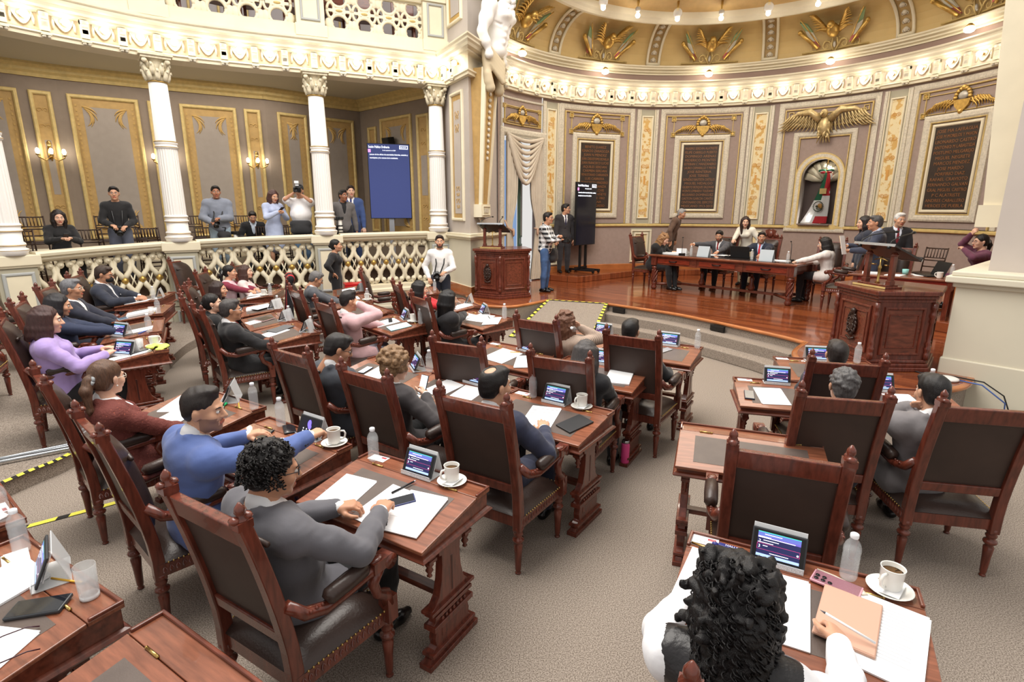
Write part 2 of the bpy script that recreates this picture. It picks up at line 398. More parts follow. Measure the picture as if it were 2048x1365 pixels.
# floor and the raised tier at the left
b = B(); b.box((0, 6, -.1), (26, 22, .2)); struct(b.build('floor', M_CARPET))
TIER = [(-3.99, 3.6), (-3.9, 4.0), (-3.82, 4.36), (-3.95, 5.0), (-4.3, 6.0), (-4.75, 7.2), (-4.92, 7.68), (-5.07, 8.21), (-5.19, 8.83), (-5.7, 10.3), (-9, 10.3), (-9.5, 6), (-8.5, 1), (-4.4, 1.2)]
tl = [(p.x, p.y) for p in catmull([(x, y, 0) for x, y in TIER[:10]], 5)]+TIER[10:]
b = B(); b.prism(tl, 0, .13); struct(b.build('floor_tier', M_CARPET))
M_TAPE = two_tone('hazard_tape', 'ShaderNodeTexWave', rgb(30, 28, 26), rgb(232, 222, 84), 2.2, .5, .42, .46)
M_TAPEY = mat('yellow_tape', rgb(224, 216, 84), .5); M_TAPEK = mat('black_tape', rgb(34, 32, 30), .5)
def tape(name, pts, w, label, seg=.11, z=.004):
    """striped warning tape laid along pts: slanted yellow bars on a black strip"""
    b = B(); P = [Vector(p) for p in pts]; U = Vector((0, 0, 1))
    for i in range(len(P)-1):
        a, c = P[i], P[i+1]; t = (c-a); L = t.length; t = t/L; n = U.cross(t).normalized(); up = t.cross(n)
        if up.z < 0: up = -up
        def q(s, o, h): return a+t*s+n*o+up*h
        b.hexa([q(0, -w/2, z-.003), q(L, -w/2, z-.003), q(L, w/2, z-.003), q(0, w/2, z-.003), q(0, -w/2, z), q(L, -w/2, z), q(L, w/2, z), q(0, w/2, z)], 1)
        k = max(1, int(L/seg))
        for j in range(k):
            s0 = j*L/k+.01; s1 = s0+L/k*.58; sh = w*.35
            b.hexa([q(s0, -w/2, z), q(s1, -w/2, z), q(min(L, s1+sh), w/2, z), q(min(L, s0+sh), w/2, z), q(s0, -w/2, z+.001), q(s1, -w/2, z+.001), q(min(L, s1+sh), w/2, z+.001), q(min(L, s0+sh), w/2, z+.001)], 0)
    return tag(b.build(name, [M_TAPEY, M_TAPEK]), label, 'floor tape')
tape('warning_tape', [(x+.035*0, y, .131) for x, y in tl[2:11]], .05, 'yellow and black tape along the edge of the raised tier by the crutch', .3)
tape('warning_tape', [(-3.0, 3.79, .001), (-3.15, 3.66, .001), (-3.29, 3.55, .001), (-3.5, 3.38, .001)], .05, 'yellow tape on the carpet beside the desk corner at lower left', .3)

# stage
EDGE = [(-.95, 11.25), (-.78, 10.62), (-.68, 10.24), (-.42, 10.03), (-.07, 9.97), (.2, 10.14), (.42, 10.38), (.71, 10.74)]
EDGE2 = [(1.83, 10.31), (2.30, 9.84), (2.84, 9.28), (3.27, 8.62), (3.61, 8.03), (3.85, 7.6), (4.0, 7.21)]
EDGE3 = [(4.0, 7.21), (3.62, 6.75), (3.46, 6.35), (3.44, 5.9), (3.6, 5.5), (3.88, 5.25), (4.17, 5.18), (4.64, 5.33), (5.0, 5.66)]
def c2(P, k=6): return [(p.x, p.y) for p in catmull([(x, y, 0) for x, y in P], k)]
edge = c2(EDGE)+c2(EDGE2)+c2(EDGE3)[1:]
poly = edge+[(5.6, 5.2), (10.5, 5.2), (10.5, 16.5), (-1.6, 16.5), (-1.6, 12.2)]
b = B(); b.prism(poly, STZ-.03, STZ); struct(b.build('floor_stage', M_STAGE))
b = B(); b.prism([(ACX+(x-ACX)*.994, ACY+(y-ACY)*.994) for x, y in poly], 0, STZ-.03); struct(b.build('floor_stage_base', M_CARPET))
b = B(); prof = [(-.035, -.045), (.012, -.045), (.03, -.03), (.03, -.01), (.02, .002), (-.035, .002)]
b.sweep([(x, y, STZ) for x, y in reversed(edge)], prof, False, 0, None, sm=True); struct(b.build('trim_1', M_STAGEE))
# two carpeted steps below the stage edge
e2 = c2(EDGE2)
def off(P, d):
    out = []
    for i, (x, y) in enumerate(P):
        a = Vector(P[max(i-1, 0)]); c = Vector(P[min(i+1, len(P)-1)]); t = (c-a).normalized(); out.append((x-(-t.y)*d*-1*-1, y-(t.x)*d*-1*-1))
    return out
for k, (o, z) in enumerate(((.27, .30), (.54, .15))):
    q = off(e2, o); pl = q+[(x+.05, y+.05) for x, y in reversed(e2)]
    b = B(); b.prism(pl, 0, z); struct(b.build('floor_step', M_CARPET, None, .012))
# louvred vents in the top riser
for (x, y), rz, lb in (((2.02, 10.08), -.78, 'dark louvred vent in the top riser beside the ramp'), ((3.30, 8.52), -1.0, 'dark louvred vent in the top riser near the right of the steps')):
    b = B(); b.box((0, 0, 0), (.26, .03, .09)); [b.box((0, -.018, -.03+.02*i), (.24, .012, .006), 1) for i in range(4)]
    o = tag(b.build('floor_vent', [M_BLACKM, mat('vent_slat', rgb(58, 52, 48), .5)]), lb, 'vent'); o.location = (x-.02, y-.02, .355); o.rotation_euler = (0, 0, rz)
# ramp with taped border
b = B(); A0, A1, B0, B1 = (-.06, 9.34), (1.22, 8.44), (.71, 10.72), (1.83, 10.29)
b.add([(*A0, 0), (*A1, 0), (*B1, 0), (*B0, 0), (*A0, .012), (*A1, .012), (*B1, STZ+.006), (*B0, STZ+.006)], [(0, 3, 2, 1), (4, 5, 6, 7), (0, 1, 5, 4), (1, 2, 6, 5), (2, 3, 7, 6), (3, 0, 4, 7)])
rp = tag(b.build('ramp', M_CARPET), 'carpeted wheelchair ramp with striped tape border up to the stage', 'ramp')
def rpt(s, t): a = Vector((*A0, .013)).lerp(Vector((*A1, .013)), s); c = Vector((*B0, STZ+.007)).lerp(Vector((*B1, STZ+.007)), s); return a.lerp(c, t)
for nm, pts in (('a', [rpt(.02, 0), rpt(.02, 1)]), ('b', [rpt(.98, 0), rpt(.98, 1)]), ('c', [rpt(0, .985), rpt(1, .985)]), ('d', [rpt(0, .02), rpt(1, .02)])):
    o = tape('border_tape', pts, .06, None, .13); o.parent = rp; del o['category']
# raised strip along the stage wall, and wooden skirting
def ring(b, a0, a1, r0, r1, z0, z1, n=40, mi=0):
    A = [a0+(a1-a0)*i/n for i in range(n+1)]
    b.prism([ap(a, r1, 0)[:2] for a in A]+[ap(a, r0, 0)[:2] for a in reversed(A)], z0, z1, 2, mi)
b = B(); b.prism([(.9, 13.72), (1.57, 13.2), (3.44, 14.75), (5.2, 14.95), (6.7, 14.1), (7.5, 12.6), (7.4, 11), (6.9, 9.3), (6.28, 8.0), (6.7, 7.0), (8.4, 8), (9.1, 12), (8, 14.6), (6, 15.6), (4, 15.5), (2.2, 14.95), (1.1, 14.3)], STZ, PLZ)
struct(b.build('floor_platform', M_STAGE, None, .012))
b = B()
for a0, a1 in ((-50, 130.2),):
    A = [a0+(a1-a0)*i/80 for i in range(81)]
    b.sweep([ap(a, AR, PLZ-.02) for a in A], [(0, 0), (.025, 0), (.025, .15), (.012, .165), (0, .165)], False, 0, None)
struct(b.build('baseboard_stage', M_STAGEE))

# curved stage wall with the doorway and the flag niche cut out
DOOR = (130.6, 146.6, 3.84); NICHE = (45.5, .41, 1.86, 2.98)   # centre angle, half width, sill, spring of the arch
b = B(); n = 520; amin, amax = -58., 149.
prev = None; T = 5.75
for i in range(n+1):
    a = amin+(amax-amin)*i/n
    segs = []
    if DOOR[0] < a < DOOR[1]: segs = [(DOOR[2], T)]
    else:
        u = abs(math.radians(a-NICHE[0])*AR)
        if u < NICHE[1]: segs = [(0., NICHE[2]), (NICHE[3]+math.sqrt(NICHE[1]**2-u*u), T)]
        else: segs = [(0., T)]
    if prev is not None:
        pa, ps = prev
        if len(ps) == len(segs): S2 = [(p, q) for p, q in zip(ps, segs)]
        elif len(ps) < len(segs): S2 = [((ps[0][0], NICHE[2]), segs[0]), ((NICHE[3], ps[0][1]), segs[1])]
        else: S2 = [(ps[0], (segs[0][0], NICHE[2])), (ps[1], (NICHE[3], segs[0][1]))]
        if abs(segs[0][0]-ps[0][0]) > 2: S2 = []
        for p, q in S2:
            b.add([ap(pa, AR, p[0]), ap(a, AR, q[0]), ap(a, AR, q[1]), ap(pa, AR, p[1])], [(0, 1, 2, 3)], 0, True)
    prev = (a, segs)
# reveals of doorway and niche, niche interior
for a in DOOR[:2]: b.add([ap(a, AR, 0), ap(a, AR+.3, 0), ap(a, AR+.3, DOOR[2]), ap(a, AR, DOOR[2])], [(0, 1, 2, 3)])
struct(b.build('wall_stage', M_TAUPE))
b = B(); f = amap(NICHE[0]); hw = NICHE[1]; ou = [(-hw, NICHE[2]), (hw, NICHE[2])]+[(hw*math.cos(t*PI/16), NICHE[3]+hw*math.sin(t*PI/16)) for t in range(17)]
vs = [f(u, z, .0) for u, z in ou]+[f(u, z, -.42) for u, z in ou]; k = len(ou)
b.add(vs, [(i, (i+1) % k, k+(i+1) % k, k+i) for i in range(k)], 0); b.add([f(u, z, -.42) for u, z in ou], [tuple(range(k))], 1)
# plaster shell half-dome in the top of the niche
for i in range(7):
    t = PI*(i+.5)/7; b.tube([f(.06*math.cos(t), NICHE[3]-.1+.05*math.sin(t), -.38), f(.22*math.cos(t), NICHE[3]-.08+.24*math.sin(t), -.33), f(.36*math.cos(t), NICHE[3]-.06+.40*math.sin(t), -.18)], [.04, .08, .085], 8, 2)
b.box(f(0, NICHE[2]-.02, -.2), (.7, .7, .02), 1, None, math.radians(NICHE[0]))
struct(b.build('wall_niche', [M_MAUVE, mat('niche_back', rgb(96, 82, 78), .6), M_CREAM]))
b = B(); b.add([f(u, z, -.03) for u, z in ou]+[f(u, z, -.036) for u, z in ou], [tuple(range(k)), tuple(reversed(range(k, 2*k)))]); struct(b.build('window_1', mat('niche_glass', (.97, .98, .98), .02, trans=1., ior=1.02, alpha=.35)))

# entablature profile (out, up) shared by gallery front and stage wall
ENT = [(0, -.02), (.10, -.02), (.10, .03), (.13, .05), (.13, .08), (.06, .10), (.06, .38), (.10, .40), (.16, .41), (.16, .45), (.24, .47), (.26, .52), (.30, .55), (.30, .59), (.33, .62), (.33, .65), (0, .67)]
ENT = [(o, u*.86) for o, u in ENT]
EZ = 4.78
def bracket():
    b = B(); b.box((0, -.10, .24), (.11, .10, .30)); b.box((0, -.135, .30), (.085, .05, .05)); b.box((0, -.13, .2), (.075, .04, .07), 1)
    b.tube([(-.055, -.12, .36), (.055, -.12, .36)], .045, 10, 0); b.tube([(-.05, -.14, .37), (.05, -.14, .37)], .03, 8, 1)
    b.box((0, -.12, .04), (.12, .10, .04)); b.ball((-.03, -.14, .0), .028, 8, 6, 1); b.ball((.03, -.14, .0), .028, 8, 6, 1)
    return b.mesh('bracket', [M_CREAM, M_SILV])
def swag():
    b = B()
    for q in range(3):
        b.tube([(-.12+.24*t/8, -.075-.01*q, .33-(.13+.025*q)*math.sin(PI*t/8)) for t in range(9)], .013, 6)
    for s in (-1, 1): b.tube([(s*.125, -.08, .36), (s*.135, -.085, .26), (s*.14, -.08, .16)], [.012, .022, .016], 6)
    b.lathe([(.055, 0), (.055, .02), (.03, .03), (.022, .05)], 10, 0, Matrix.Translation((0, -.06, .31)) @ Matrix.Rotation(PI/2, 4, 'X'))
    return b.mesh('swag', [M_CREAM])
ME_BR, ME_SW = bracket(), swag()
bb = B(); bb.ball((0, 0, 0), .05, 12, 8); bb2 = B(); bb2.lathe([(.026, 0), (.03, .03), (.022, .05), (.022, .07)], 10, 0, Matrix.Rotation(-PI/2, 4, 'X'))
M_BULB = mat('lit_bulb', (1, .96, .88), .3, emit=((1, .93, .80), 26.))
ME_BULB, ME_SOCK = bb.mesh('light_bulb', M_BULB), bb2.mesh('socket', M_GOLD)
def bulb(p, rz, label, group, down=False, s=1.):
    o = bpy.data.objects.new('light_bulb', ME_BULB); COL.objects.link(o); o.location = p; o.rotation_euler = (-PI/2 if down else 0, 0, rz); o.scale = (s, s, s)
    tag(o, label, 'light bulb', group); c = bpy.data.objects.new('socket', ME_SOCK); COL.objects.link(c); c.parent = o; c.location = (0, .03, 0); return o
def put_on(me, nm, p, rz, parent):
    o = bpy.data.objects.new(nm, me); COL.objects.link(o); o.location = p; o.rotation_euler = (0, 0, rz); o.parent = parent; o.scale = (1, 1, .86); return o

A = [149-207*i/140 for i in range(141)]
b = B(); b.sweep([ap(a, AR, EZ) for a in reversed(A)], ENT, False, 0, None); ent = struct(b.build('trim_2', [M_CREAM]))
b = B(); fr = [(.062, .09), (.066, .09), (.066, .32), (.062, .32)]; b.sweep([ap(a, AR, EZ) for a in reversed(A)], fr, False, 0, None); struct(b.build('frieze', [mat('frieze_pink', rgb(206, 188, 170), .6)], ent))
for k in range(31):
    a = 147.5-6.67*k; rz = math.radians(a)-PI/2
    put_on(ME_BR, 'bracket', ap(a, AR, EZ), rz, ent)
    a2 = a-3.335; rz2 = math.radians(a2)-PI/2; put_on(ME_SW, 'swag', ap(a2, AR, EZ), rz2, ent)
    if a2 > -10: bulb(ap(a2, AR-.20, EZ+.24), rz2, 'small lit globe bulb in the cornice ring around the stage wall', 'bulbs along the stage cornice')
# plum band, upper moulding, golden cove, ceiling ring and panelled ceiling
b = B(); b.sweep([ap(a, AR-.02, 5.40) for a in reversed(A)], [(0, 0), (.01, 0), (.01, .25), (0, .25)], False, 0); struct(b.build('wall_plum_band', mat('plum_paint', rgb(146, 122, 112), .7)))
UP = [(0, 0), (.06, 0), (.06, .03), (.12, .05), (.12, .08), (.2, .10), (.2, .13), (.24, .15), (.24, .18), (0, .2)]
b = B(); b.sweep([ap(a, AR, 5.52) for a in reversed(A)], UP, False, 0); struct(b.build('trim_3', M_CREAM))
b = B(); cv = [(.12+.95*(1-math.cos(t*PI/20)), .82*math.sin(t*PI/20)) for t in range(11)]
for i in range(len(A)-1):
    for j in range(10): b.add([ap(A[i], AR-cv[j][0], 5.70+cv[j][1]), ap(A[i+1], AR-cv[j][0], 5.70+cv[j][1]), ap(A[i+1], AR-cv[j+1][0], 5.70+cv[j+1][1]), ap(A[i], AR-cv[j+1][0], 5.70+cv[j+1][1])], [(0, 1, 2, 3)], 0, True)
struct(b.build('ceiling_cove', mat('cove_gold', rgb(208, 180, 122), .55, var=.05, vscale=3.)))
RG = [(0, 0), (0, -.06), (.06, -.10), (.06, -.14), (.12, -.16), (.18, -.16), (.22, -.1), (.26, -.06), (.26, .14), (0, .14)]
b = B(); b.sweep([ap(a, 3.92, 6.50) for a in reversed(A)], RG, False, 0); struct(b.build('trim_4', M_CREAM))
b = B()
for i in range(len(A)-1): b.add([ap(A[i], 3.68, 6.56), ap(A[i+1], 3.68, 6.56), ap(A[i+1], 3.0, 6.80), ap(A[i], 3.0, 6.80)], [(0, 1, 2, 3)], 0, True)
struct(b.build('ceiling_band', mat('ceiling_gold', rgb(206, 172, 116), .5, var=.06)))
b = B()
for i in range(len(A)-1): b.add([ap(A[i], 3.0, 6.80), ap(A[i+1], 3.0, 6.80), (ACX, ACY, 6.95)], [(0, 1, 2)], 0)
struct(b.build('ceiling', mat('ceiling_cream', rgb(226, 220, 196), .6, var=.03, vscale=1.)))
b = B(); b.sweep([ap(a, 3.02, 6.79) for a in reversed(A)], [(0, 0), (0, -.05), (.05, -.08), (.1, -.05), (.1, 0)], False, 0)
for a in range(-50, 150, 33):
    aa = a+45.5-33*3+16.5
for k in range(-3, 4):
    a = 45.5+33*k+16.5
    for s in (-2.2, 2.2): b.tube([ap(a+s, 3.0, 6.76), ap(a+s*2.6, .9, 6.86)], .045, 6, 0)
struct(b.build('trim_5', M_SILV))
for k in range(-3, 6):
    a = 45.5+16.4*k
    big = k % 2 != 0
    b = B(); b.ball((0, 0, .09), (.1 if big else .06,)*3, 12, 8, 0); b.ball((0, 0, -.03), .05, 10, 8, 1); b.cyl((0, 0, .12), (0, 0, .34), .02, .03, 8, 2)
    o = b.build('ceiling_lamp', [mat('lamp_crystal', (.85, .83, .8), .15, trans=.5), M_BULB, M_GOLD]); o.location = ap(a, 3.35, 6.36)
    tag(o, 'lit bulb lamp with crystal collar hanging from the golden ceiling ring', 'ceiling lamp', 'lamps on the ceiling ring')
for a in (144, 111.4, 78.5, 45.5, 12.5):
    b = B(); b.ball((0, 0, 0), (.09, .09, .06), 12, 8, 0); b.lathe([(.05, .03), (.07, .06), (.03, .1)], 10, 1)
    o = b.build('spot_lamp', [M_BULB, M_GOLD]); o.location = ap(a, AR-.36, 5.46)
    tag(o, 'bright lamp under the upper moulding above a wall bay', 'lamp', 'lamps under the upper moulding')

# wall bays: pilasters, frames, dado
PIL = (127.2, 95.0, 62.5, 29.0, -3.5)
BAY = (111.4, 78.5, 45.5, 13.5)
M_ARAB = two_tone('painted_arabesque', 'ShaderNodeTexNoise', rgb(226, 210, 168), rgb(206, 166, 98), 9, .7, .5, .56, detail=5.)
for q, a in enumerate(PIL):
    b = B(); panel(b, -.29, .29, 1.8, 4.70, .012, 2)
    for s in (-1, 1):
        b.sweep([(s*.25, 1.82, .0), (s*.25, 4.7, .0)], [(-.03, 0), (-.03, .05), (.03, .05), (.03, 0)], False, 3, None, (0, 0, 1))
        b.sweep([(s*.20, 1.82, .0), (s*.20, 4.7, .0)], [(-.012, 0), (-.012, .045), (.012, .045), (.012, 0)], False, 0, None, (0, 0, 1))
    rframe(b, -.155, .155, 1.95, 4.55, .04, .05, 0, 2); panel(b, -.12, .12, 1.99, 4.51, .02, 4)
    for z0, s in ((2.1, .055), (2.5, .05), (3.3, .06), (3.7, .05), (4.2, .05)):   # painted scrolls
        for sx in (-1, 1): scroll(b, 0, z0, s, sx, 1, .006, 1, 1.1, .022); scroll(b, 0, z0, s*.8, sx, -1, .006, 1, 1.1, .022)
    b.box((0, 2.95, .025), (.05, .22, .01), 1)
    rframe(b, -.29, .29, .78, 1.66, .05, .04, 0, 2); panel(b, -.29, .29, .76, 1.7, .008, 2); rframe(b, -.2, .2, .88, 1.58, .05, .05, 0, 2); panel(b, -.15, .15, .93, 1.53, .012, 5)
    b.map(amap(a)); struct(b.build('trim_6', [M_CREAM, mat('arabesque_orange', rgb(206, 152, 78), .6), M_SAGE, M_SILV, M_ARAB, mat('dado_yellow', rgb(222, 205, 158), .6)]))
b = B(); A2 = [a for a in A if a < 130.4]
b.sweep([ap(a, AR, 1.74) for a in reversed(A2)], [(0, 0), (.03, 0), (.06, .02), (.06, .06), (.03, .08), (0, .08)], False, 0); struct(b.build('trim_7', M_GOLDP))
for a in BAY:
    b = B(); hw = .94
    rframe(b, -hw-.14, hw+.14, 1.9-.6, 4.72, .12, .03, 0, 24); rframe(b, -hw, hw, 1.3, 4.56, .03, .045, 1, 24)
    b.v = [(u, max(z, 1.83), d) for u, z, d in b.v]
    b.map(amap(a)); struct(b.build('trim_8', [M_SILV, M_GOLDP]))
# band over the door bay
b = B(); rframe(b, -.78, .78, 3.9-.1, 4.64, .05, .03, 0, 16); rframe(b, -.66, .66, 4.06, 4.46, .025, .04, 1, 16); b.map(amap(138.7)); struct(b.build('trim_9', [M_SILV, M_GOLDP]))

def crest(a, zc, label, s=1.):
    """gilt crest in a key-cornered frame: helmet over a shield between two spread wings"""
    root = empty('gilt_crest', ap(a, AR, zc), 0, label, 'wall relief'); inv = Matrix.Translation(Vector(ap(a, AR, zc))).inverted(); f = amap(a)
    def fin(b, nm, m): b.map(lambda u, z, d: inv @ Vector(f(u*s, zc+z*s, d))); return b.build(nm, m, root)
    b = B(); rframe(b, -.78, .78, -.20, .20, .02, .03, 0, 10)
    for su in (-1, 1):
        for sz in (-1, 1): rframe(b, su*.78-.06, su*.78+.06, sz*.2-.06, sz*.2+.06, .022, .04, 0, 2); b.box((su*.78, sz*.2, .02), (.06, .06, .03), 1)
    fin(b, 'key_frame', [M_GOLDP, M_GOLD])
    b = B()
    b.prism([(-.18, .02), (.18, .02), (.14, -.10), (.05, -.2), (-.05, -.2), (-.14, -.10)], .0, .06, 2, 0)
    for t in range(9): q = PI*t/8; b.ball((.15*math.cos(q), .06+.17*math.sin(q), .05), (.045, .045, .035), 8, 6, 0)
    b.ball((0, .1, .03), (.11, .09, .05), 10, 8, 1); b.ball((0, .25, .05), (.05, .05, .04), 8, 6, 0); b.ball((0, -.21, .05), (.05, .06, .05), 8, 6, 0)
    fin(b, 'shield', [M_GOLD, mat('pewter', rgb(186, 180, 168), .4, .3)])
    for sx in (-1, 1):
        b = B()
        for t in range(9): leaf(b, sx*(.16+.05*t), -.02+.05*math.sin(t*.5), PI/2-sx*(PI/2+.35-.02*t), .24, .028, 0, .035, -sx*.25)
        for t in range(7): leaf(b, sx*(.18+.055*t), .03+.02*math.sin(t*.7), PI/2-sx*(PI/2+.75-.04*t), .18, .024, 0, .045, -sx*.3)
        fin(b, 'wing', M_GOLD)
    return root
for a, w in ((138.9, 'over the curtained doorway'), (111.4, 'above the plaque behind the stage screen'), (78.5, 'above the plaque left of the flag niche'), (14.2, 'above the plaque at far right of the stage')):
    crest(a, 4.28 if a < 130 else 4.27, 'gilt winged crest in a key-cornered frame '+w, .95 if a < 130 else .8)

PLQ = [(111.4, ['BENITO JUAREZ', 'IGNACIO ZARAGOZA', 'JUAN N MENDEZ', 'JUAN CRISOSTOMO BONILLA', 'JUAN FRANCISCO LUCAS', 'AQUILES SERDAN', 'CARMEN SERDAN', 'VENUSTIANO CARRANZA', 'LUIS CABRERA', 'FRANCISCO I MADERO', 'JESUS CARRANZA', 'DAVID VILCHIS', 'RAFAEL P CAÑETE', 'HEROES DE 1862', 'SOBERANA', 'DEL CONGRESO'], 'dark bronze name plaque behind the black screen on the stage'),
       (78.5, ['MAXIMO SERDAN ALATRISTE', 'FELIPE CARRILLO PUERTO', 'DOMINGO ARENAS', 'FEDERICO MONTES', 'ESTEBAN C MANZANERO', 'LAURO CAMARILLO Y MAYA', 'JOSE RENTERIA', 'JOSE TERRES', 'GONZALO BAUTISTA CASTILLO', 'MIGUEL HIDALGO', 'GILBERTO BOSQUES SALDIVAR', 'VICENTE LOMBARDO TOLEDANO', 'BELISARIO DOMINGUEZ', 'GASTON GARCIA CANTU', 'CENTENARIO DEL EJERCITO', 'MEXICANO 1913-2013'], 'dark bronze name plaque on the wall behind the dais, left of the flag'),
       (14.2, ['JOSE MA LAFRAGUA', 'JOSE M MORELOS Y PAVON', 'LEONARDO CASTRO', 'ANTONIO M LABASTIDA', 'POSTUMO MELGAREJO', 'MIGUEL NEGRETE', 'MARCOS MENDEZ', 'JOSE MARDO', 'PORFIRIO DIAZ', 'RAFAEL CRAVIOTO', 'FERNANDO GALVAN', 'GRAL MIGUEL CASTRO', 'P C ALATRISTE', 'ANDRES CABALLERO', 'HEROES DE PUEBLA'], 'dark bronze name plaque at far right of the stage wall, slanted in view')]
M_BRONZE = mat('plaque_bronze', rgb(62, 52, 46), .45, .3, var=.12, vscale=6.)
for a, lines, lb in PLQ:
    p0 = ap(a, AR, 3.02); root = empty('memorial_plaque', p0, 0, lb, 'plaque'); inv = Matrix.Translation(Vector(p0)).inverted(); f = amap(a)
    def fin(b, nm, m, bev=0.): b.map(lambda u, z, d: inv @ Vector(f(u, 3.02+z, d))); return b.build(nm, m, root, bev)
    b = B(); rframe(b, -.69, .69, -1.05, 1.05, .14, .06, 0, 14); fin(b, 'outer_frame', M_SILV)
    b = B(); rframe(b, -.555, .555, -.92, .92, .025, .05, 0, 14); rframe(b, -.50, .50, -.87, .87, .06, .055, 1, 14); fin(b, 'inner_frame', [M_GOLDP, M_CREAM])
    b = B(); panel(b, -.45, .45, -.82, .82, .02, 0, 14); fin(b, 'plate', M_BRONZE)
    b = B(); h = 1.56/len(lines)
    for i, t in enumerate(lines): text(b, t, .088, Matrix.Translation((0, .76-h*(i+.62), .022)), 0, 'CENTER', .006, .80)
    fin(b, 'lettering', mat('bronze_letters', rgb(150, 104, 70), .45, .4))
# niche frame
b = B(); rframe(b, -.69, .69, 1.66, 4.02, .12, .06, 0, 14); rframe(b, -.56, .56, 1.74, 3.9, .03, .05, 1, 14)
for o_, w_, mi in ((.41, .04, 1), (.45, .07, 0), (.52, .03, 1)):
    pa = [(-o_, 1.82, 0), (-o_, NICHE[3], 0)]+[(-o_*math.cos(t*PI/18), NICHE[3]+o_*math.sin(t*PI/18), 0) for t in range(1, 18)]+[(o_, NICHE[3], 0), (o_, 1.82, 0)]
    b.sweep(pa, [(0, 0), (0, .05), (w_, .05), (w_, 0)], False, mi, None, (0, 0, 1))
b.sweep([(-.5, 1.79, 0), (-.2, 1.79, 0), (.2, 1.79, 0), (.5, 1.79, 0)], [(-.05, 0), (-.05, .06), (.05, .06), (.05, 0)], False, 1, None, (0, 0, 1))
rframe(b, -.80, .80, 4.13, 4.44, .022, .03, 1, 12)
for su in (-1, 1):
    for z in (4.13, 4.44): rframe(b, su*.8-.06, su*.8+.06, z-.06, z+.06, .022, .04, 1, 2)
b.map(amap(45.5)); struct(b.build('trim_10', [M_SILV, M_GOLDP]))
# gilt eagle with spread wings over the niche
f = amap(45.5); p0 = ap(45.5, AR, 4.1); root = empty('gilt_eagle', p0, 0, 'large gilt eagle with spread wings perched over the flag niche', 'wall relief'); inv = Matrix.Translation(Vector(p0)).inverted()
def fin(b, nm, m=M_GOLD): b.map(lambda u, z, d: inv @ Vector(f(u, z, d))); return b.build(nm, m, root)
b = B(); b.ball((0, 4.12, .17), (.15, .24, .13), 14, 10); b.ball((-.02, 4.38, .26), (.085, .10, .10), 12, 8); b.tube([(-.03, 4.38, .33), (-.05, 4.36, .40), (-.05, 4.31, .42)], [.045, .03, .008], 8)
for t in range(14): leaf(b, .11*math.cos(t*2.4), 4.2-.02*t, -PI/2+.3*math.sin(t), .14, .03, 0, .24, .1)
for t in range(5): leaf(b, -.08+.04*t, 3.95, -PI/2-.3+.15*t, .22, .03, 0, .14, 0)
for s in (-1, 1): b.tube([(s*.07, 3.98, .2), (s*.08, 3.88, .2), (s*.09, 3.84, .26)], [.04, .03, .02], 8)
fin(b, 'body', mat('eagle_gilt', rgb(196, 174, 126), .42, .5, var=.3, vscale=14.))
for s in (-1, 1):
    b = B()
    b.tube([(s*.1, 4.25, .2), (s*.34, 4.44, .22), (s*.62, 4.43, .17), (s*.84, 4.30, .12)], [.09, .075, .055, .02], 10)
    for r_ in range(3):
        for t in range(11):
            x = .14+.066*t; z = 4.30+.13*math.sin((x-.1)*3.4)-.055*r_; leaf(b, s*x, z, -PI/2+s*(-.1+.075*t), (.17+.012*t)*(1-.1*r_)+.06*r_, .032, 0, .16-.03*r_, s*.12)
    fin(b, 'wing', mat('eagle_gilt', rgb(196, 174, 126)))
# flag standing in the niche
M_GRN, M_RED, M_FWH = mat('flag_green', rgb(24, 92, 62), .7), mat('flag_red', rgb(196, 42, 52), .7), mat('flag_white', rgb(236, 236, 236), .7)
p0 = f(.08, NICHE[2], -.17); root = empty('flag', p0, math.radians(45.5)-PI/2, 'green white and red flag draped on its pole inside the niche', 'flag')
b = B(); b.cyl((0, 0, 0), (0, 0, 1.42), .014, .012, 8); b.lathe([(.02, 1.40), (.035, 1.44), (.015, 1.47), (.03, 1.50), (.02, 1.54), (.004, 1.64)], 10); b.build('pole', M_BRASS, root)
b = B(); n = 26; rows = 22
def fl(i, j):
    v = j/rows; w = .05+.19*v+.06*v*v; s = i/n; ang = s*2*PI
    cx = .02-.17*v*v; rr = w*(1+.10*math.sin(5*ang+2*v))
    return (cx+rr*math.sin(ang)*.95, -rr*.42*math.cos(ang)*.8, 1.22-1.20*v)
for j in range(rows):
    for i in range(n):
        s = (i+.5)/n; v = (j+.5)/rows; x = ((s-.5)*2)
        h = s-.5  # front face is near s=.5
        k = -h*2.2+.2*(v-.4)
        mi = 0 if (k < -.16 if v < .5 else k < -.30) else (1 if k < .20+1.0*max(0, .86-v) and not (v < .36 and k > .08) else 2)
        if v > .45: mi = 0 if (v < .55 and k < .05) else (2 if v > .86 and k > -.12+(1-v) else 1)
        elif v < .36: mi = 0 if k < -.02 else (1 if k < .22 else 2)
        b.add([fl(i, j), fl(i+1, j), fl(i+1, j+1), fl(i, j+1)], [(0, 1, 2, 3)], mi, True)
fo = b.build('cloth', [M_GRN, M_FWH, M_RED], root)
b = B(); b.box((.0, -.10, .78), (.15, .02, .13)); b.build('gold_clasp', M_GOLDP, root)
b = B(); k = 20
for i in range(k): q = 2*PI*i/k; b.ball((-.06+.105*math.cos(q), -.125, .42+.115*math.sin(q)), (.02, .008, .014), 6, 4, 0)
b.ball((-.03, -.125, .44), (.045, .012, .05), 8, 6, 1); b.ball((.0, -.125, .42), (.03, .012, .07), 8, 6, 1); b.ball((-.09, -.125, .42), (.03, .012, .03), 8, 6, 0); b.tube([(-.1, -.125, .37), (-.04, -.125, .35), (.03, -.125, .37)], .012, 6, 0)
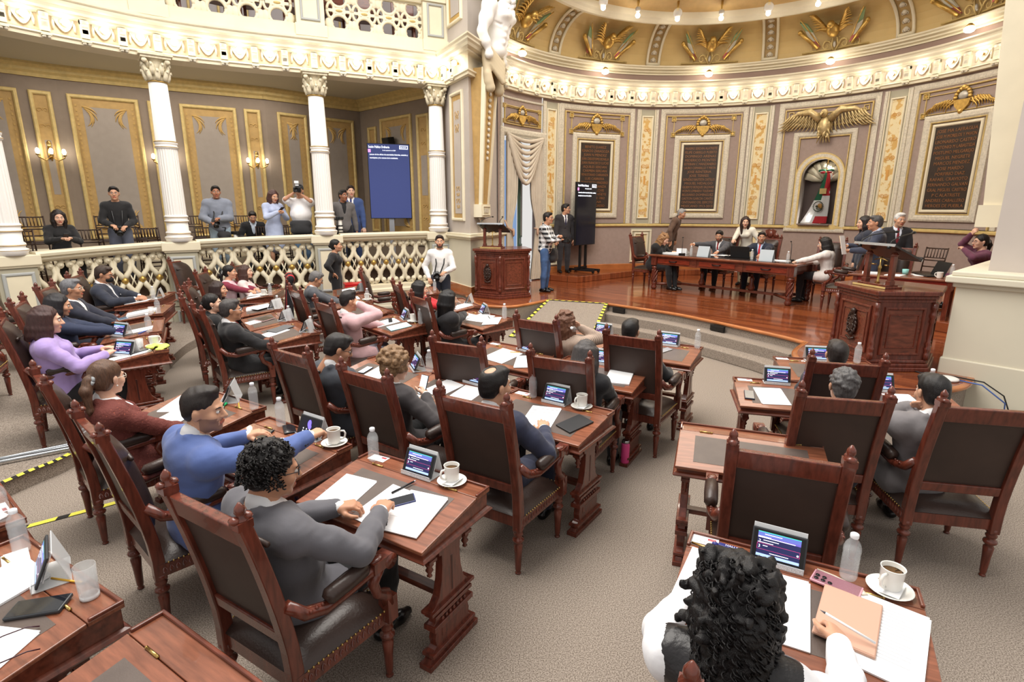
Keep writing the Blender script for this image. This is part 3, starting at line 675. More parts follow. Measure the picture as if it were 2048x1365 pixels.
b.build('emblem', [mat('emblem_dark', rgb(60, 66, 48), .6), mat('emblem_brown', rgb(168, 122, 58), .5)], root)
b = B()
for s, m in ((-1, 0), (1, 0)): b.ball((s*.09, -.05, 1.26), (.09, .03, .035), 8, 6, m); b.ball((s*.07, -.06, 1.22), (.06, .03, .03), 8, 6, 2); b.ball((s*.09, -.055, 1.24), (.05, .032, .02), 8, 6, 1)
b.tube([(.06, -.06, 1.2), (.1, -.07, 1.0), (.09, -.07, .86)], [.03, .025, .02], 6, 2); b.tube([(.12, -.05, 1.18), (.14, -.06, 1.05)], [.02, .015], 6, 1); b.build('bow', [M_GRN, M_FWH, M_RED], root)

# painted relief trophies in the cove and the ribs between them
M_PGRN, M_PRED, M_PWH = mat('relief_green', rgb(150, 176, 130), .6), mat('relief_red', rgb(176, 92, 88), .6), mat('relief_white', rgb(222, 216, 196), .6)
def cmap_(a0):
    def f(u, z, d):
        t = max(0., min(1., z))*PI/2; r = AR-(.12+.95*(1-math.cos(t)))-d*math.cos(t); zz = 5.70+.82*math.sin(t)-d*math.sin(t); a = math.radians(a0)-u/r; return (ACX+r*math.cos(a), ACY+r*math.sin(a), zz)
    return f
for a, w in ((144, 'next to the statue'), (111.4, 'second from the statue'), (78.5, 'at the middle of the cove'), (45.5, 'above the flag niche'), (13., 'at the right end by the pillar')):
    f = cmap_(a); p0 = f(0, .4, 0); root = empty('trophy_relief', p0, 0, 'relief of gilt wings and painted flags, '+w, 'wall relief'); inv = Matrix.Translation(Vector(p0)).inverted()
    def fin(b, nm, m): b.map(lambda u, z, d: inv @ Vector(f(u, z, d))); return b.build(nm, m, root)
    b = B()
    for s in (-1, 1):
        for r_ in range(3):
            for t in range(8): leaf(b, s*(.08+.03*t), .34+.045*t+.04*r_, PI/2-s*(.95-.13*t+.1*r_), .30-.02*t, .034, 0, .10+.03*r_, -s*.2)
    b.ball((0, .42, .2), (.13, .16, .12), 10, 8, 0); b.ball((0, .6, .26), (.08, .09, .09), 8, 6, 0)
    fin(b, 'wings', M_GOLD)
    for s in (-1, 1):
        b = B(); b.cyl((s*.30, .14, .08), (s*.62, .72, .10), .014, .012, 6, 3)
        q = [(s*.30, .12), (s*.47, .15), (s*.64, .66), (s*.52, .58), (s*.36, .40)]
        def band(t0, t1, mi):
            def L(i, j, t): return (q[i][0]+(q[j][0]-q[i][0])*t, q[i][1]+(q[j][1]-q[i][1])*t)
            p = [L(0, 3, t0), L(1, 2, t0), L(1, 2, t1), L(0, 3, t1)]; b.hexa([(x, z, .07+.03*math.sin(6*x)) for x, z in p]+[(x, z, .11+.03*math.sin(6*x)) for x, z in p], mi)
        band(0, .22, 2); band(.22, .62, 1); band(.62, 1, 0)
        fin(b, 'painted_flag', [M_PGRN, M_PWH, M_PRED, M_GOLD])
        b = B(); b.cyl((s*.34, .10, .1), (s*.66, .44, .14), .035, .045, 8, 0); b.ball((s*.67, .45, .14), .055, 8, 6, 0); fin(b, 'cannon', M_GOLD)
    b = B()
    for s in (-1, 1):
        b.tube([(s*.02, .02, .06), (s*.07, .12, .07), (s*.03, .26, .08), (s*.10, .24, .07)], [.016, .018, .018, .01], 6); scroll(b, s*.08, .12, .10, s, 1, .016, 0, 1.2, .06); scroll(b, s*.34, .10, .09, s, 1, .014, 0, 1.2, .05); b.tube([(s*.05, .05, .05), (s*.3, .06, .05), (s*.68, .05, .05)], .014, 6)
    b.ball((0, .13, .1), (.03, .06, .03), 8, 6, 1); fin(b, 'scrollwork', [M_GOLDP, mat('pewter', rgb(186, 180, 168))])
for a in (128, 95, 62, 29, -4):
    f = cmap_(a); b = B()
    for s in (-1, 1): b.tube([(s*.15, .02+.96*t/10, .04) for t in range(11)], .032, 6, 0)
    for t in range(7): b.ball((0, .12+.13*t, .04), (.05, .045, .04), 8, 6, 1); [scroll(b, 0, .1+.13*t, .04, s, 1, .01, 1, 1., .04) for s in (-1, 1)]
    vs = [(-.12, .02+.96*t/10, .015) for t in range(11)]+[(.12, .02+.96*t/10, .015) for t in range(11)]
    b.add(vs, [(t, t+11, t+12, t+1) for t in range(10)], 2); b.tube([(-.17, .04, .04), (.17, .04, .04)], .03, 6, 0)
    b.map(f); struct(b.build('trim_11', [M_CREAM, M_SILV, mat('rib_ochre', rgb(178, 150, 100), .6)]))
# ---------------- side gallery, piers, columns ----------------
GP = [(-9.3, 4.4), (-8.95, 5.6), (-8.45, 6.9), (-7.62, 8.35), (-6.95, 9.35), (-6.14, 10.2), (-5.05, 10.83), (-3.81, 11.35), (-2.72, 11.84), (-1.63, 12.33), (-1.36, 12.46)]
GC = [Vector((p.x, p.y)) for p in catmull([(x, y, 0) for x, y in GP], 12)]
GS = [0.]
for i in range(1, len(GC)): GS.append(GS[-1]+(GC[i]-GC[i-1]).length)
def gat(s):
    s = max(0, min(GS[-1]-1e-6, s)); i = max(k for k in range(len(GS)-1) if GS[k] <= s); t = (s-GS[i])/(GS[i+1]-GS[i])
    p = GC[i].lerp(GC[i+1], t); d = (GC[min(i+2, len(GC)-1)]-GC[max(i-1, 0)]).normalized(); return p, d
S_C = [GS[12*k] for k in (3, 5, 7, 9)]        # where the four columns stand
def railz(s): t = max(0, (S_C[3]-s)/(S_C[3]-S_C[0])); return 1.70-.05*t-.16*t*t
def gmap(s0=0):                                # (along, height over the rail line, towards the hall)
    def f(u, z, d): p, t = gat(s0+u); return (p.x+t.y*d, p.y-t.x*d, z+railz(s0+u))
    return f
def gmap0(s0=0):
    def f(u, z, d): p, t = gat(s0+u); return (p.x+t.y*d, p.y-t.x*d, z)
    return f
SEND = GS[-1]; n = 150
def gsweep(b, prof, f, s0=0., s1=None, mi=0, k=n):
    s1 = SEND if s1 is None else s1
    L = [(s0+(s1-s0)*i/k) for i in range(k+1)]
    vs = []; m = len(prof)
    for s in L: vs += [f(s, z, d) for d, z in prof]
    fs = [(i*m+q, (i+1)*m+q, (i+1)*m+q+1, i*m+q+1) for i in range(k) for q in range(m-1)]+[tuple(range(m)), tuple(reversed(range(k*m, k*m+m)))]
    b.add(vs, fs, mi)
# hall side wall below the balustrade, with its ledge
b = B(); gsweep(b, [(0, 0), (.03, 0), (.03, .12), (0, .13), (0, .38)], gmap0()); struct(b.build('wall_left', M_CREAMW))
b = B(); gsweep(b, [(-.16, -1.34), (.02, -1.34), (.05, -1.30), (.05, -1.27), (.09, -1.24), (.09, -1.19), (.05, -1.16), (.05, -1.10), (-.16, -1.10)], gmap()); struct(b.build('trim_12', M_CREAM))
# holes of the wall vents
for s, z in ((S_C[2]+.5, .26), (S_C[2]+1.0, .27), (S_C[2]+1.6, .28), (S_C[1]-.3, .24)):
    p, t = gat(s); b = B(); b.cyl((0, 0, 0), (0, -.01, 0), .022, .022, 12, 0); b.cyl((0, -.006, 0), (0, -.013, 0), .013, .013, 10, 1)
    o = tag(b.build('wall_outlet_hole', [M_BLACKM, M_BLACK]), 'small round dark hole in the cream wall under the balustrade', 'cable hole', 'cable holes in the wall'); o.location = (p.x+t.y*.002, p.y-t.x*.002, z); o.rotation_euler = (0, 0, math.atan2(t.y, t.x))
# balustrade: a pedestal under each column, pierced panels and hand rail between
def lattice_unit():
    b = B()
    for sx in (-1, 1):
        for sz in (-1, 1):
            pts = [(sx*.015, sz*.03, 0), (sx*.05, sz*.10, .01), (sx*.105, sz*.17, .015), (sx*.128, sz*.26, .01), (sx*.105, sz*.345, .0), (sx*.055, sz*.40, .0), (sx*.03, sz*.45, .0)]
            b.tube(pts, [.045, .046, .044, .040, .042, .045, .05], 8, 0, None, True, 1.)
            b.ball((sx*.067, sz*.375, .012), (.060, .060, .050), 10, 8, 0); b.ball((sx*.067, sz*.375, .055), (.026, .026, .02), 8, 6, 0)
        b.tube([(sx*.10, .17*0-.10, .01), (sx*.135, 0, .015), (sx*.10, .10, .01)], .012, 6, 0)
    b.box((0, .465, 0), (.28, .03, .09)); b.box((0, -.465, 0), (.28, .03, .09))
    b.ball((0, 0, .035), (.048, .06, .045), 10, 8, 1); b.box((0, 0, .03), (.11, .04, .05), 1)
    return b
LU = lattice_unit()
RAILP = [(-.13, -.13), (.06, -.13), (.09, -.10), (.09, -.07), (.13, -.05), (.14, -.01), (.12, .02), (-.13, .02)]
segs = [(0., S_C[0]-.26), (S_C[0]+.26, S_C[1]-.26), (S_C[1]+.26, S_C[2]-.26), (S_C[2]+.26, S_C[3]-.26)]
for (s0, s1), lb in zip(segs, ('cream pierced balustrade at the far left end of the side gallery', 'cream pierced balustrade between the two left columns', 'cream pierced balustrade between the middle columns of the side gallery', 'cream pierced balustrade in front of the large screen')):
    p, t = gat((s0+s1)/2); root = empty('balustrade', (p.x, p.y, .4), 0, lb, 'balustrade'); inv = Matrix.Translation(Vector((-p.x, -p.y, -.4)))
    b = B(); gsweep(b, RAILP, gmap(), s0, s1, 0, 24); b.v = [tuple(inv @ Vector(v)) for v in b.v]; b.build('hand_rail', M_CREAM, root)
    b = B(); L = s1-s0; k = max(1, round(L/.285)); f = gmap(s0)
    for i in range(k):
        u0 = (i+.5)*L/k; sc = L/k/.28
        b.merge(B().merge(LU).map(lambda x, z, d: f(u0+x*sc, -.615+z*1.02, -.06+d)))
    b.v = [tuple(inv @ Vector(v)) for v in b.v]; b.build('pierced_panel', [M_CREAM, M_GOLD], root)
for s, lb in zip(S_C, ('cream pedestal at the far left edge', 'cream pedestal under the second column from the left', 'cream pedestal under the middle column, behind the woman in the embroidered blouse', 'cream pedestal under the column nearest the stage')):
    p, t = gat(s); z = railz(s); root = empty('balustrade_pedestal', (p.x, p.y, 0), math.atan2(t.y, t.x), lb, 'pedestal')
    b = B(); b.box((0, .03, z-.08), (.62, .40, .16)); b.box((0, .02, z-.17), (.56, .34, .04)); b.build('cap', M_CREAM, root, .015)
    b = B(); b.box((0, .03, (z-.18+.42)/2), (.50, .30, z-.60)); b.build('body', M_SAGE, root)
    b = B(); rframe(b, -.2, .2, .52, z-.26, .05, .03, 0, 2); panel(b, -.155, .155, .56, z-.30, .012, 1); b.v = [(u, -.12-d, w) for u, w, d in b.v]; b.build('front_panel', [M_GREY, M_CREAM], root)
    b = B(); b.box((0, -.02, .2), (.56, .2, .40)); rframe(b, -.2, .2, .05, .34, .04, .03, 1, 2)
    nb = len(b.v)-0
    b.v = b.v[:8]+[(u, -.12-d, w) for u, w, d in b.v[8:]]; b.build('base', [M_SAGE, M_GREY], root)
# columns
def column_parts(zb, zt):
    H = zt-zb; b = B(); prof = [(.21, 0), (.21, .04), (.225, .06), (.225, .09), (.19, .11), (.19, .13), (.205, .15), (.20, .18), (.175, .2), (.175, .34)]
    b.lathe(prof, 24, 0); g = B(); [g.lathe([(r-.01, z-.008), (r, z), (r-.01, z+.008)], 24, 0) for r, z in ((.23, .075), (.21, .15), (.20, .36), (.195, .44))]
    b.lathe([(.175, .34), (.195, .36), (.195, .385), (.178, .395), (.178, .42), (.192, .44), (.192, .46), (.176, .475)], 24, 0)
    f0, f1 = .475, .475+(H-.475)*.43
    vs = []; k = 48
    for z, r in ((f0, .172), (f1, .163)):
        for i in range(k): a = 2*PI*i/k; q = r-(.009 if i % 2 else 0); vs.append((q*math.cos(a), q*math.sin(a), z))
    b.add(vs, [(i, (i+1) % k, k+(i+1) % k, k+i) for i in range(k)], 0)
    b.lathe([(.163, f1), (.185, f1+.015), (.185, f1+.04), (.168, f1+.05), (.168, f1+.075), (.182, f1+.09), (.182, f1+.11), (.160, f1+.13), (.142, H-.42)], 24, 0)
    [g.lathe([(r-.012, z-.01), (r, z), (r-.012, z+.01)], 24, 0) for r, z in ((.192, f1+.03), (.19, f1+.12), (.165, H-.42))]
    c = B(); h0 = H-.42; c.lathe([(.14, h0), (.135, h0+.2), (.16, h0+.34), (.19, h0+.36)], 20, 0)
    for row, (r0, z0, L) in enumerate(((.135, h0+.02, .15), (.138, h0+.11, .16))):
        for i in range(8):
            a = 2*PI*(i+.5*row)/8; ca, sa = math.cos(a), math.sin(a)
            c.tube([((r0+q)*ca, (r0+q)*sa, z0+w) for q, w in ((.005, 0), (.03, L*.5), (.05, L*.9), (.085, L), (.09, L*.82))], [.042, .046, .036, .024, .012], 6, 0)
    for i in range(4):
        a = 2*PI*(i+.5)/4; ca, sa = math.cos(a), math.sin(a)
        c.tube([(.15*ca, .15*sa, h0+.2), (.19*ca, .19*sa, h0+.29), (.235*ca, .235*sa, h0+.33)], [.03, .03, .035], 6, 0)
        c.ball((.235*ca, .235*sa, h0+.315), .045, 8, 6, 0)
    c.box((0, 0, H-.045), (.44, .44, .05), 0, None, 0); c.box((0, 0, H-.01), (.5, .5, .04))
    return b, g, c
M_COLW, M_COLC = mat('column_white', rgb(238, 234, 230), .5), mat('column_cream', rgb(232, 222, 198), .55)
for s, lb in zip(S_C, ('white column at the far left edge of the gallery', 'white fluted column second from the left, tallest in view', 'white fluted column in the middle of the gallery', 'white fluted column beside the pier and large screen')):
    p, t = gat(s); zb = railz(s)+.0; root = empty('column', (p.x, p.y, zb), math.atan2(t.y, t.x), lb, 'column')
    sh, g, c = column_parts(zb, 4.72); sh.build('shaft', M_COLW, root); g.build('gilt_ring', M_GOLD, root); c.build('capital', mat('capital_plaster', rgb(222, 212, 186), .6, var=.18, vscale=20.), root)
# gallery entablature with its bulbs, floor, ceiling and upper balustrade
GEZ = 4.70
b = B(); gsweep(b, [(-.3, -.02)]+ENT+[(-.3, .58)], lambda u, z, d: gmap0()(u, GEZ+z, d)); gent = struct(b.build('trim_13', M_CREAM))
b = B(); gsweep(b, [(.062, .09), (.066, .09), (.066, .32), (.062, .32)], lambda u, z, d: gmap0()(u, GEZ+z, d)); struct(b.build('frieze', mat('frieze_tan', rgb(204, 184, 150), .6), gent))
k0 = S_C[3]+.17
for i in range(26):
    s = k0-.51*i; p, t = gat(s); rz = math.atan2(t.y, t.x)
    if s < .3: break
    put_on(ME_BR, 'bracket', (p.x, p.y, GEZ), rz, gent)
    p, t = gat(s-.255); rz = math.atan2(t.y, t.x); put_on(ME_SW, 'swag', (p.x, p.y, GEZ), rz, gent)
    bulb((p.x+t.y*.2, p.y-t.x*.2, GEZ+.24), rz, 'lit globe bulb in the gallery cornice over a swag', 'bulbs along the gallery cornice', False, 1.1)
b = B(); gsweep(b, [(-.2, .55), (.2, .55), (.2, .62), (.17, .64), (.17, .80), (.12, .82), (-.2, .82)], lambda u, z, d: gmap0()(u, GEZ+z, d)); struct(b.build('trim_14', M_CREAM))
UZ = GEZ+.82
usegs = [(0., S_C[0]-.3), (S_C[0]+.3, S_C[1]-.3), (S_C[1]+.3, S_C[2]-.3), (S_C[2]+.3, S_C[3]-.2)]
for (s0, s1), w in zip(usegs, ('far left', 'left', 'middle', 'nearest the statue')):
    p, t = gat((s0+s1)/2); root = empty('upper_balustrade', (p.x, p.y, UZ), 0, 'cream upper balustrade with round openings, bay '+w, 'balustrade'); inv = Matrix.Translation(Vector((-p.x, -p.y, -UZ)))
    b = B(); gsweep(b, [(-.1, .66), (.1, .66), (.13, .70), (.11, .76), (-.1, .76)], lambda u, z, d: gmap0()(u, UZ+z, d), s0, s1, 0, 16); b.v = [tuple(inv @ Vector(v)) for v in b.v]; b.build('hand_rail', M_CREAM, root)
    b = B(); L = s1-s0; k = max(1, round(L/.5)); f = gmap0(s0)
    for i in range(k):
        u0 = (i+.5)*L/k; q = B(); w = L/k
        for z0, r in ((.12, .155), (.54, .155)):
            q.tube([(r*math.cos(2*PI*j/18), z0+r*math.sin(2*PI*j/18)*.95, 0) for j in range(19)], .035, 6, 0)
        q.ball((0, .33, .02), (.07, .025, .03), 8, 6, 1)
        for sx in (-1, 1):
            q.tube([(sx*(w/2-.085+.085*math.cos(2*PI*j/14)*.8), .33+.13*math.sin(2*PI*j/14), 0) for j in range(15)], .028, 6, 0)
            for z0 in (.10, .56): q.ball((sx*w*.40, z0, 0), (.085, .11, .03), 8, 6, 0)
            q.box((sx*.14, .33, 0), (.12, .05, .04), 0)
        q.box((0, .33, 0), (w*.5, .09, .05)); q.box((0, .01, 0), (w, .05, .06)); q.box((0, .65, 0), (w, .04, .06))
        b.merge(q.map(lambda x, z, d: f(u0+x, UZ+z, d)))
    b.v = [tuple(inv @ Vector(v)) for v in b.v]; b.build('pierced_panel', [M_CREAM, M_GOLDP], root)
for s in S_C:
    p, t = gat(s-(.0 if s < S_C[3] else -.0)); b = B(); b.box((0, 0, .38), (.5, .3, .78)); b.box((0, 0, .74), (.56, .38, .1)); b.box((0, -.03, -.11), (.56, .36, .2)); rframe(b, -.17, .17, .06, .66, .04, .03, 1, 2)
    b.v = b.v[:24]+[(u, -.152-d, w) for u, w, d in b.v[24:]]
    o = b.build('balustrade_post', [M_CREAM, M_GREY]); o.location = (p.x, p.y, UZ); o.rotation_euler = (0, 0, math.atan2(t.y, t.x)); tag(o, 'cream post of the upper balustrade above '+('the far left column' if s == S_C[0] else 'the tall left column' if s == S_C[1] else 'the middle column' if s == S_C[2] else 'the column beside the pier'), 'post')
# gallery floor slab, back wall, ceiling
BW = [(-13.2, 5.2), (-12.4, 7.2), (-11.4, 8.9), (-10.3, 10.2), (-8.9, 11.5), (-7.3, 12.55), (-5.7, 13.45), (-3.95, 15.05)]
bw = [(p.x, p.y) for p in catmull([(x, y, 0) for x, y in BW], 1)]
side = [(-3.95, 15.05), (-1.30, 12.62)]
gl = [tuple(p) for p in GC]
b = B(); b.prism([(gat(GS[i])[0].x-gat(GS[i])[1].y*.18, gat(GS[i])[0].y+gat(GS[i])[1].x*.18) for i in range(len(GC))]+[(-1.3, 12.62)]+list(reversed(bw)), .3, GFZ); struct(b.build('floor_gallery', mat('gallery_floor', rgb(86, 66, 50), .7)))
b = B(); b.prism(gl+[(-1.3, 12.62)]+list(reversed(bw)), 4.86, 4.9); struct(b.build('ceiling_gallery', mat('gallery_ceiling', rgb(196, 188, 164), .7)))
b = B(); b.prism([(-9.9, 10.0), (-8.6, 11.1), (-7.1, 12.05), (-5.5, 12.95), (-5.75, 13.4), (-7.3, 12.5), (-8.9, 11.45), (-10.3, 10.15)], GFZ, GFZ+.22); struct(b.build('floor_gallery_step', mat('gallery_step', rgb(206, 192, 164), .7)))
M_ARB2 = two_tone('gallery_arabesque', 'ShaderNodeTexNoise', rgb(168, 146, 116), rgb(188, 146, 78), 7, .8, .48, .6, detail=5.)
def gpanel(b, u0, u1, z0, z1, wide):
    rframe(b, u0, u1, z0, z1, .07, .05, 0, 3)
    panel(b, u0+.06, u1-.06, z0+.06, z1-.06, .006, 1, 3); w = .16 if wide else .07
    if wide:
        panel(b, u0+.06+w, u1-.06-w, z0+.06+w, z1-.06-w, .010, 2, 3)
        for k in range(int((z1-z0-.3)/.09)): b.box((u0+.12, z0+.2+.09*k, .012), (.03, .045, .006), 3); b.box((u1-.12, z0+.2+.09*k, .012), (.03, .045, .006), 3)
        for sx, uu in ((1, u0+.06+w), (-1, u1-.06-w)):
            for sz, zz in ((1, z0+.06+w), (-1, z1-.06-w)):
                for t in range(5): leaf(b, uu+sx*.03*t, zz+sz*.03*t, (0 if sx > 0 else PI)+sx*sz*(.15+.33*t), .26+.03*(t % 2), .028, 3, .006, .2*sx*sz)
    else:
        panel(b, u0+.06+w*.8, u1-.06-w*.8, z0+.9, z1-.9, .010, 2, 3)
        for z in (z1-.35, z1-.65, z0+.35, z0+.65):
            for sx in (-1, 1): scroll(b, (u0+u1)/2, z, .05, sx, 1, .008, 3, 1., .012)
GM = [M_GOLDP, M_OCHRE, M_GWALL2, mat('stencil_gold', rgb(192, 156, 92), .7)]
wi = 0
for i in range(len(bw)-1):
    f = pmap(bw[i], bw[i+1]); L = f.L
    b = B(); b.add([f(0, .3, 0), f(L, .3, 0), f(L, 5, 0), f(0, 5, 0)], [(0, 1, 2, 3)]); struct(b.build('wall_gallery', M_GWALL))
    b = B()
    if i < len(bw)-2:
        gpanel(b, .12, L-.62, 1.55, 4.38, True); gpanel(b, L-.46, L-.12, 1.55, 4.38, False)
    else: gpanel(b, .25, .95, 1.55, 4.38, True); gpanel(b, 1.25, L-.2, 1.55, 4.38, True)
    b.map(f); struct(b.build('trim_15', GM))
    b = B(); b.sweep([f(-.05, 4.62, 0), f(L+.05, 4.62, 0)], [(0, 0), (-.04, 0), (-.06, .06), (-.12, .1), (-.12, .15), (-.2, .2), (-.2, .26), (0, .28)], False, 0); b.box((0, 0, 0), (0, 0, 0)); struct(b.build('trim_16', M_GOLDP))
    b = B(); b.sweep([f(-.02, GFZ+.42, 0), f(L+.02, GFZ+.42, 0)], [(0, 0), (-.03, 0), (-.05, .03), (-.03, .07), (0, .07)], False, 0); b.sweep([f(-.02, GFZ, 0), f(L+.02, GFZ, 0)], [(0, 0), (-.02, 0), (-.02, .3), (0, .3)], False, 0); struct(b.build('trim_17', M_CREAM))
f = pmap(side[0], side[1]); L = f.L
b = B(); b.add([f(0, .3, 0), f(L+.4, .3, 0), f(L+.4, 5, 0), f(0, 5, 0)], [(0, 1, 2, 3)]); struct(b.build('wall_gallery_end', M_GWALL))
b = B(); gpanel(b, .35, .72, 1.6, 4.2, False); gpanel(b, .90, 2.15, 1.55, 4.35, True); gpanel(b, 2.35, 2.80, 1.6, 4.3, False); b.map(f); struct(b.build('trim_18', GM))
b = B(); b.sweep([f(-.05, 4.62, 0), f(L+.4, 4.62, 0)], [(0, 0), (-.04, 0), (-.06, .06), (-.12, .1), (-.12, .15), (-.2, .2), (-.2, .26), (0, .28)], False, 0); struct(b.build('trim_19', M_GOLDP))
b = B(); b.sweep([f(-.02, GFZ+.42, 0), f(L, GFZ+.42, 0)], [(0, 0), (-.03, 0), (-.05, .03), (-.03, .07), (0, .07)], False, 0); struct(b.build('trim_20', M_CREAM))
o = B(); o.box((0, 0, 0), (.26, .18, .24)); o.box((0, -.095, 0), (.23, .01, .21), 1); sp = o.build('wall_speaker', [M_BLACK, M_BLACKM], None, .01); sp.location = f(1.42, 3.75, .16); sp.rotation_euler = (.15, 0, math.atan2(side[1][1]-side[0][1], side[1][0]-side[0][0])); tag(sp, 'small black loudspeaker on the wall above the large screen', 'speaker')
# upper gallery back wall behind the upper balustrade
b = B()
for i in range(len(bw)-1):
    f2 = pmap(bw[i], bw[i+1]); b.add([f2(0, 4.9, .3), f2(f2.L, 4.9, .3), f2(f2.L, 7.5, .3), f2(0, 7.5, .3)], [(0, 1, 2, 3)]); q = B(); [rframe(q, .15+.55*k, .55+.55*k, 5.4, 7.3, .05, .04, 1, 1) for k in range(int(f2.L/.55))]; b.merge(q.map(lambda u, z, d: f2(u, z, d+.3)))
b.add([f(0, 4.9, .3), f(L, 4.9, .3), f(L, 7.5, .3), f(0, 7.5, .3)], [(0, 1, 2, 3)]); struct(b.build('wall_upper', [mat('upper_wall', rgb(178, 170, 170), .8), M_GOLDP]))
# seats seen through the upper balustrade
for k in range(7):
    s = S_C[1]+.3+.7*k; p, t = gat(s); b = B(); b.box((0, 0, .30), (.46, .06, .5)); b.box((0, .2, .1), (.46, .4, .1)); [b.box((x, y, -.1), (.05, .05, .4)) for x in (-.2, .2) for y in (.03, .36)]
    o = b.build('theatre_chair', M_WOOD, None, .01); o.location = (p.x-t.y*.55, p.y+t.x*.55, UZ+.28); o.rotation_euler = (0, 0, math.atan2(t.y, t.x)+PI+.3*math.sin(k*2)); tag(o, 'reddish wooden seat glimpsed through the upper balustrade openings', 'seat', 'seats behind the upper balustrade')
# wall sconces
def sconce():
    r = empty('wall_sconce', (0, 0, 0), 0, 'x', 'wall lamp'); b = B(); b.ball((0, -.03, .1), (.05, .03, .14), 10, 8); b.ball((0, -.05, .26), (.04, .03, .06), 8, 6)
    for s in (-1, 0, 1): b.tube([(0, -.05, .02), (s*.10, -.12, -.06), (s*.20, -.16-.06*(s == 0), .0), (s*.20, -.16-.06*(s == 0), .04)], .012, 6); b.lathe([(.03, 0), (.04, .02), (.02, .03)], 8, 0, Matrix.Translation((s*.2, -.16-.06*(s == 0), .03)))
    b.build('bracket', M_BRASS, r)
    for s in (-1, 0, 1): c = B(); c.ball((s*.2, -.16-.06*(s == 0), .11), (.032, .032, .055), 10, 8); c.build('flame_bulb', M_BULB, r)
    return Proto(r)
SC = sconce()
for i, (u, lb) in ((5, (.0, 'brass wall sconce with three lit bulbs to the right of the tall left column')), (3, (.0, 'brass wall sconce with three lit bulbs near the left edge of the gallery')), (4, (.0, 'brass wall sconce with three lit bulbs left of the tall column'))):
    f3 = pmap(bw[i], bw[i+1]); SC.put(f3(f3.L-.29, 3.15, .02), math.atan2(bw[i+1][1]-bw[i][1], bw[i+1][0]-bw[i][0]), lb)

# ---------------- piers either side of the stage ----------------
def pier(name, pts, zs, mats):
    b = B(); b.prism(pts, zs[0], zs[1], 2, 0); return struct(b.build(name, mats))
PCL = (-.86, 11.42)   # left pier corner
PL = [(-1.45, 12.50), PCL, (-.28, 12.95), (-1.0, 13.6)]
pier('wall_pier', PL, (1.6, 7.6), M_MAUVE)
def grow(P, d):
    c = Vector((sum(p[0] for p in P)/len(P), sum(p[1] for p in P)/len(P))); out = []
    for i, p in enumerate(P):
        a, q = Vector(P[i-1]), Vector(P[(i+1) % len(P)]); p = Vector(p); e1, e2 = (p-a).normalized(), (q-p).normalized(); n1, n2 = Vector((-e1.y, e1.x)), Vector((-e2.y, e2.x)); s = -1 if (p-c).dot(n1) < 0 else 1
        m = (n1+n2); m = m/max(.4, 1+n1.dot(n2)); out.append(tuple(p+m*d*s))
    return out
pier('wall_pier_base', grow(PL, .07), (0, 1.62), M_CREAMW)
b = B(); b.prism(grow(PL, .12), 1.58, 1.62); b.prism(grow(PL, .16), 1.62, 1.66); b.prism(grow(PL, .13), 1.66, 1.70); b.prism(grow(PL, .10), STZ-.2, STZ+.17); struct(b.build('trim_21', [M_CREAM], None, .01))
b = B(); gq = grow(PL, .085); b.sweep([(*gq[0], STZ), (*gq[1], STZ), (*gq[2], STZ)], [(0, -.0), (-.025, 0), (-.025, .16), (0, .17)], False, 0); struct(b.build('baseboard_pier', M_STAGEE))
f = pmap(PL[0], PL[1])
b = B(); rframe(b, .34, .98, 1.95, 4.5, .06, .05, 0, 2); panel(b, .40, .92, 2.0, 4.44, .006, 1, 2); panel(b, .48, .84, 2.1, 4.34, .012, 2, 2)
for z0, sg in ((4.1, -1), (3.85, -1), (2.35, 1), (2.6, 1)):
    for s in (-1, 1): scroll(b, .66, z0, .06, s, sg, .008, 3, 1.2, .014); scroll(b, .66, z0-.1, .045, s, -sg, .008, 3, 1.2, .014)
rframe(b, .30, 1.0, 5.75, 7.4, .06, .05, 0, 2); panel(b, .36, .94, 5.8, 7.36, .006, 3, 2); panel(b, .44, .86, 5.9, 7.3, .012, 2, 2)
b.map(f); struct(b.build('trim_22', [M_CREAM, M_OCHRE, M_MAUVE, mat('stencil_gold', rgb(192, 156, 92))]))
b = B(); pt = [(*PL[0], GEZ), (*PL[1], GEZ), (*PL[2], GEZ)]; b.sweep(pt, [(-o, u) for o, u in ENT], False, 0); pe = struct(b.build('trim_23', M_CREAM))
for u in (.25, .72): p = f(u, GEZ, 0); put_on(ME_BR, 'bracket', p, math.atan2(PL[1][1]-PL[0][1], PL[1][0]-PL[0][0]), pe)
p = f(.48, GEZ+.24, .2); bulb(p, -.9, 'lit globe bulb on the pier cornice left of the statue', 'bulbs on the pier cornice')
p = f(1.02, GEZ+.24, .2); bulb(p, -.9, 'lit globe bulb on the pier cornice left of the statue', 'bulbs on the pier cornice')
b = B(); b.prism([(-1.35, 12.3), (-.72, 11.2), (-.1, 11.6), (-.2, 12.9), (-1.0, 13.3)], 6.62, 6.7); b.prism([(-1.35, 12.3), (-.8, 11.3), (-.2, 11.7), (-.2, 12.9), (-1.0, 13.3)], 6.4, 6.62); struct(b.build('trim_24', M_CREAM))
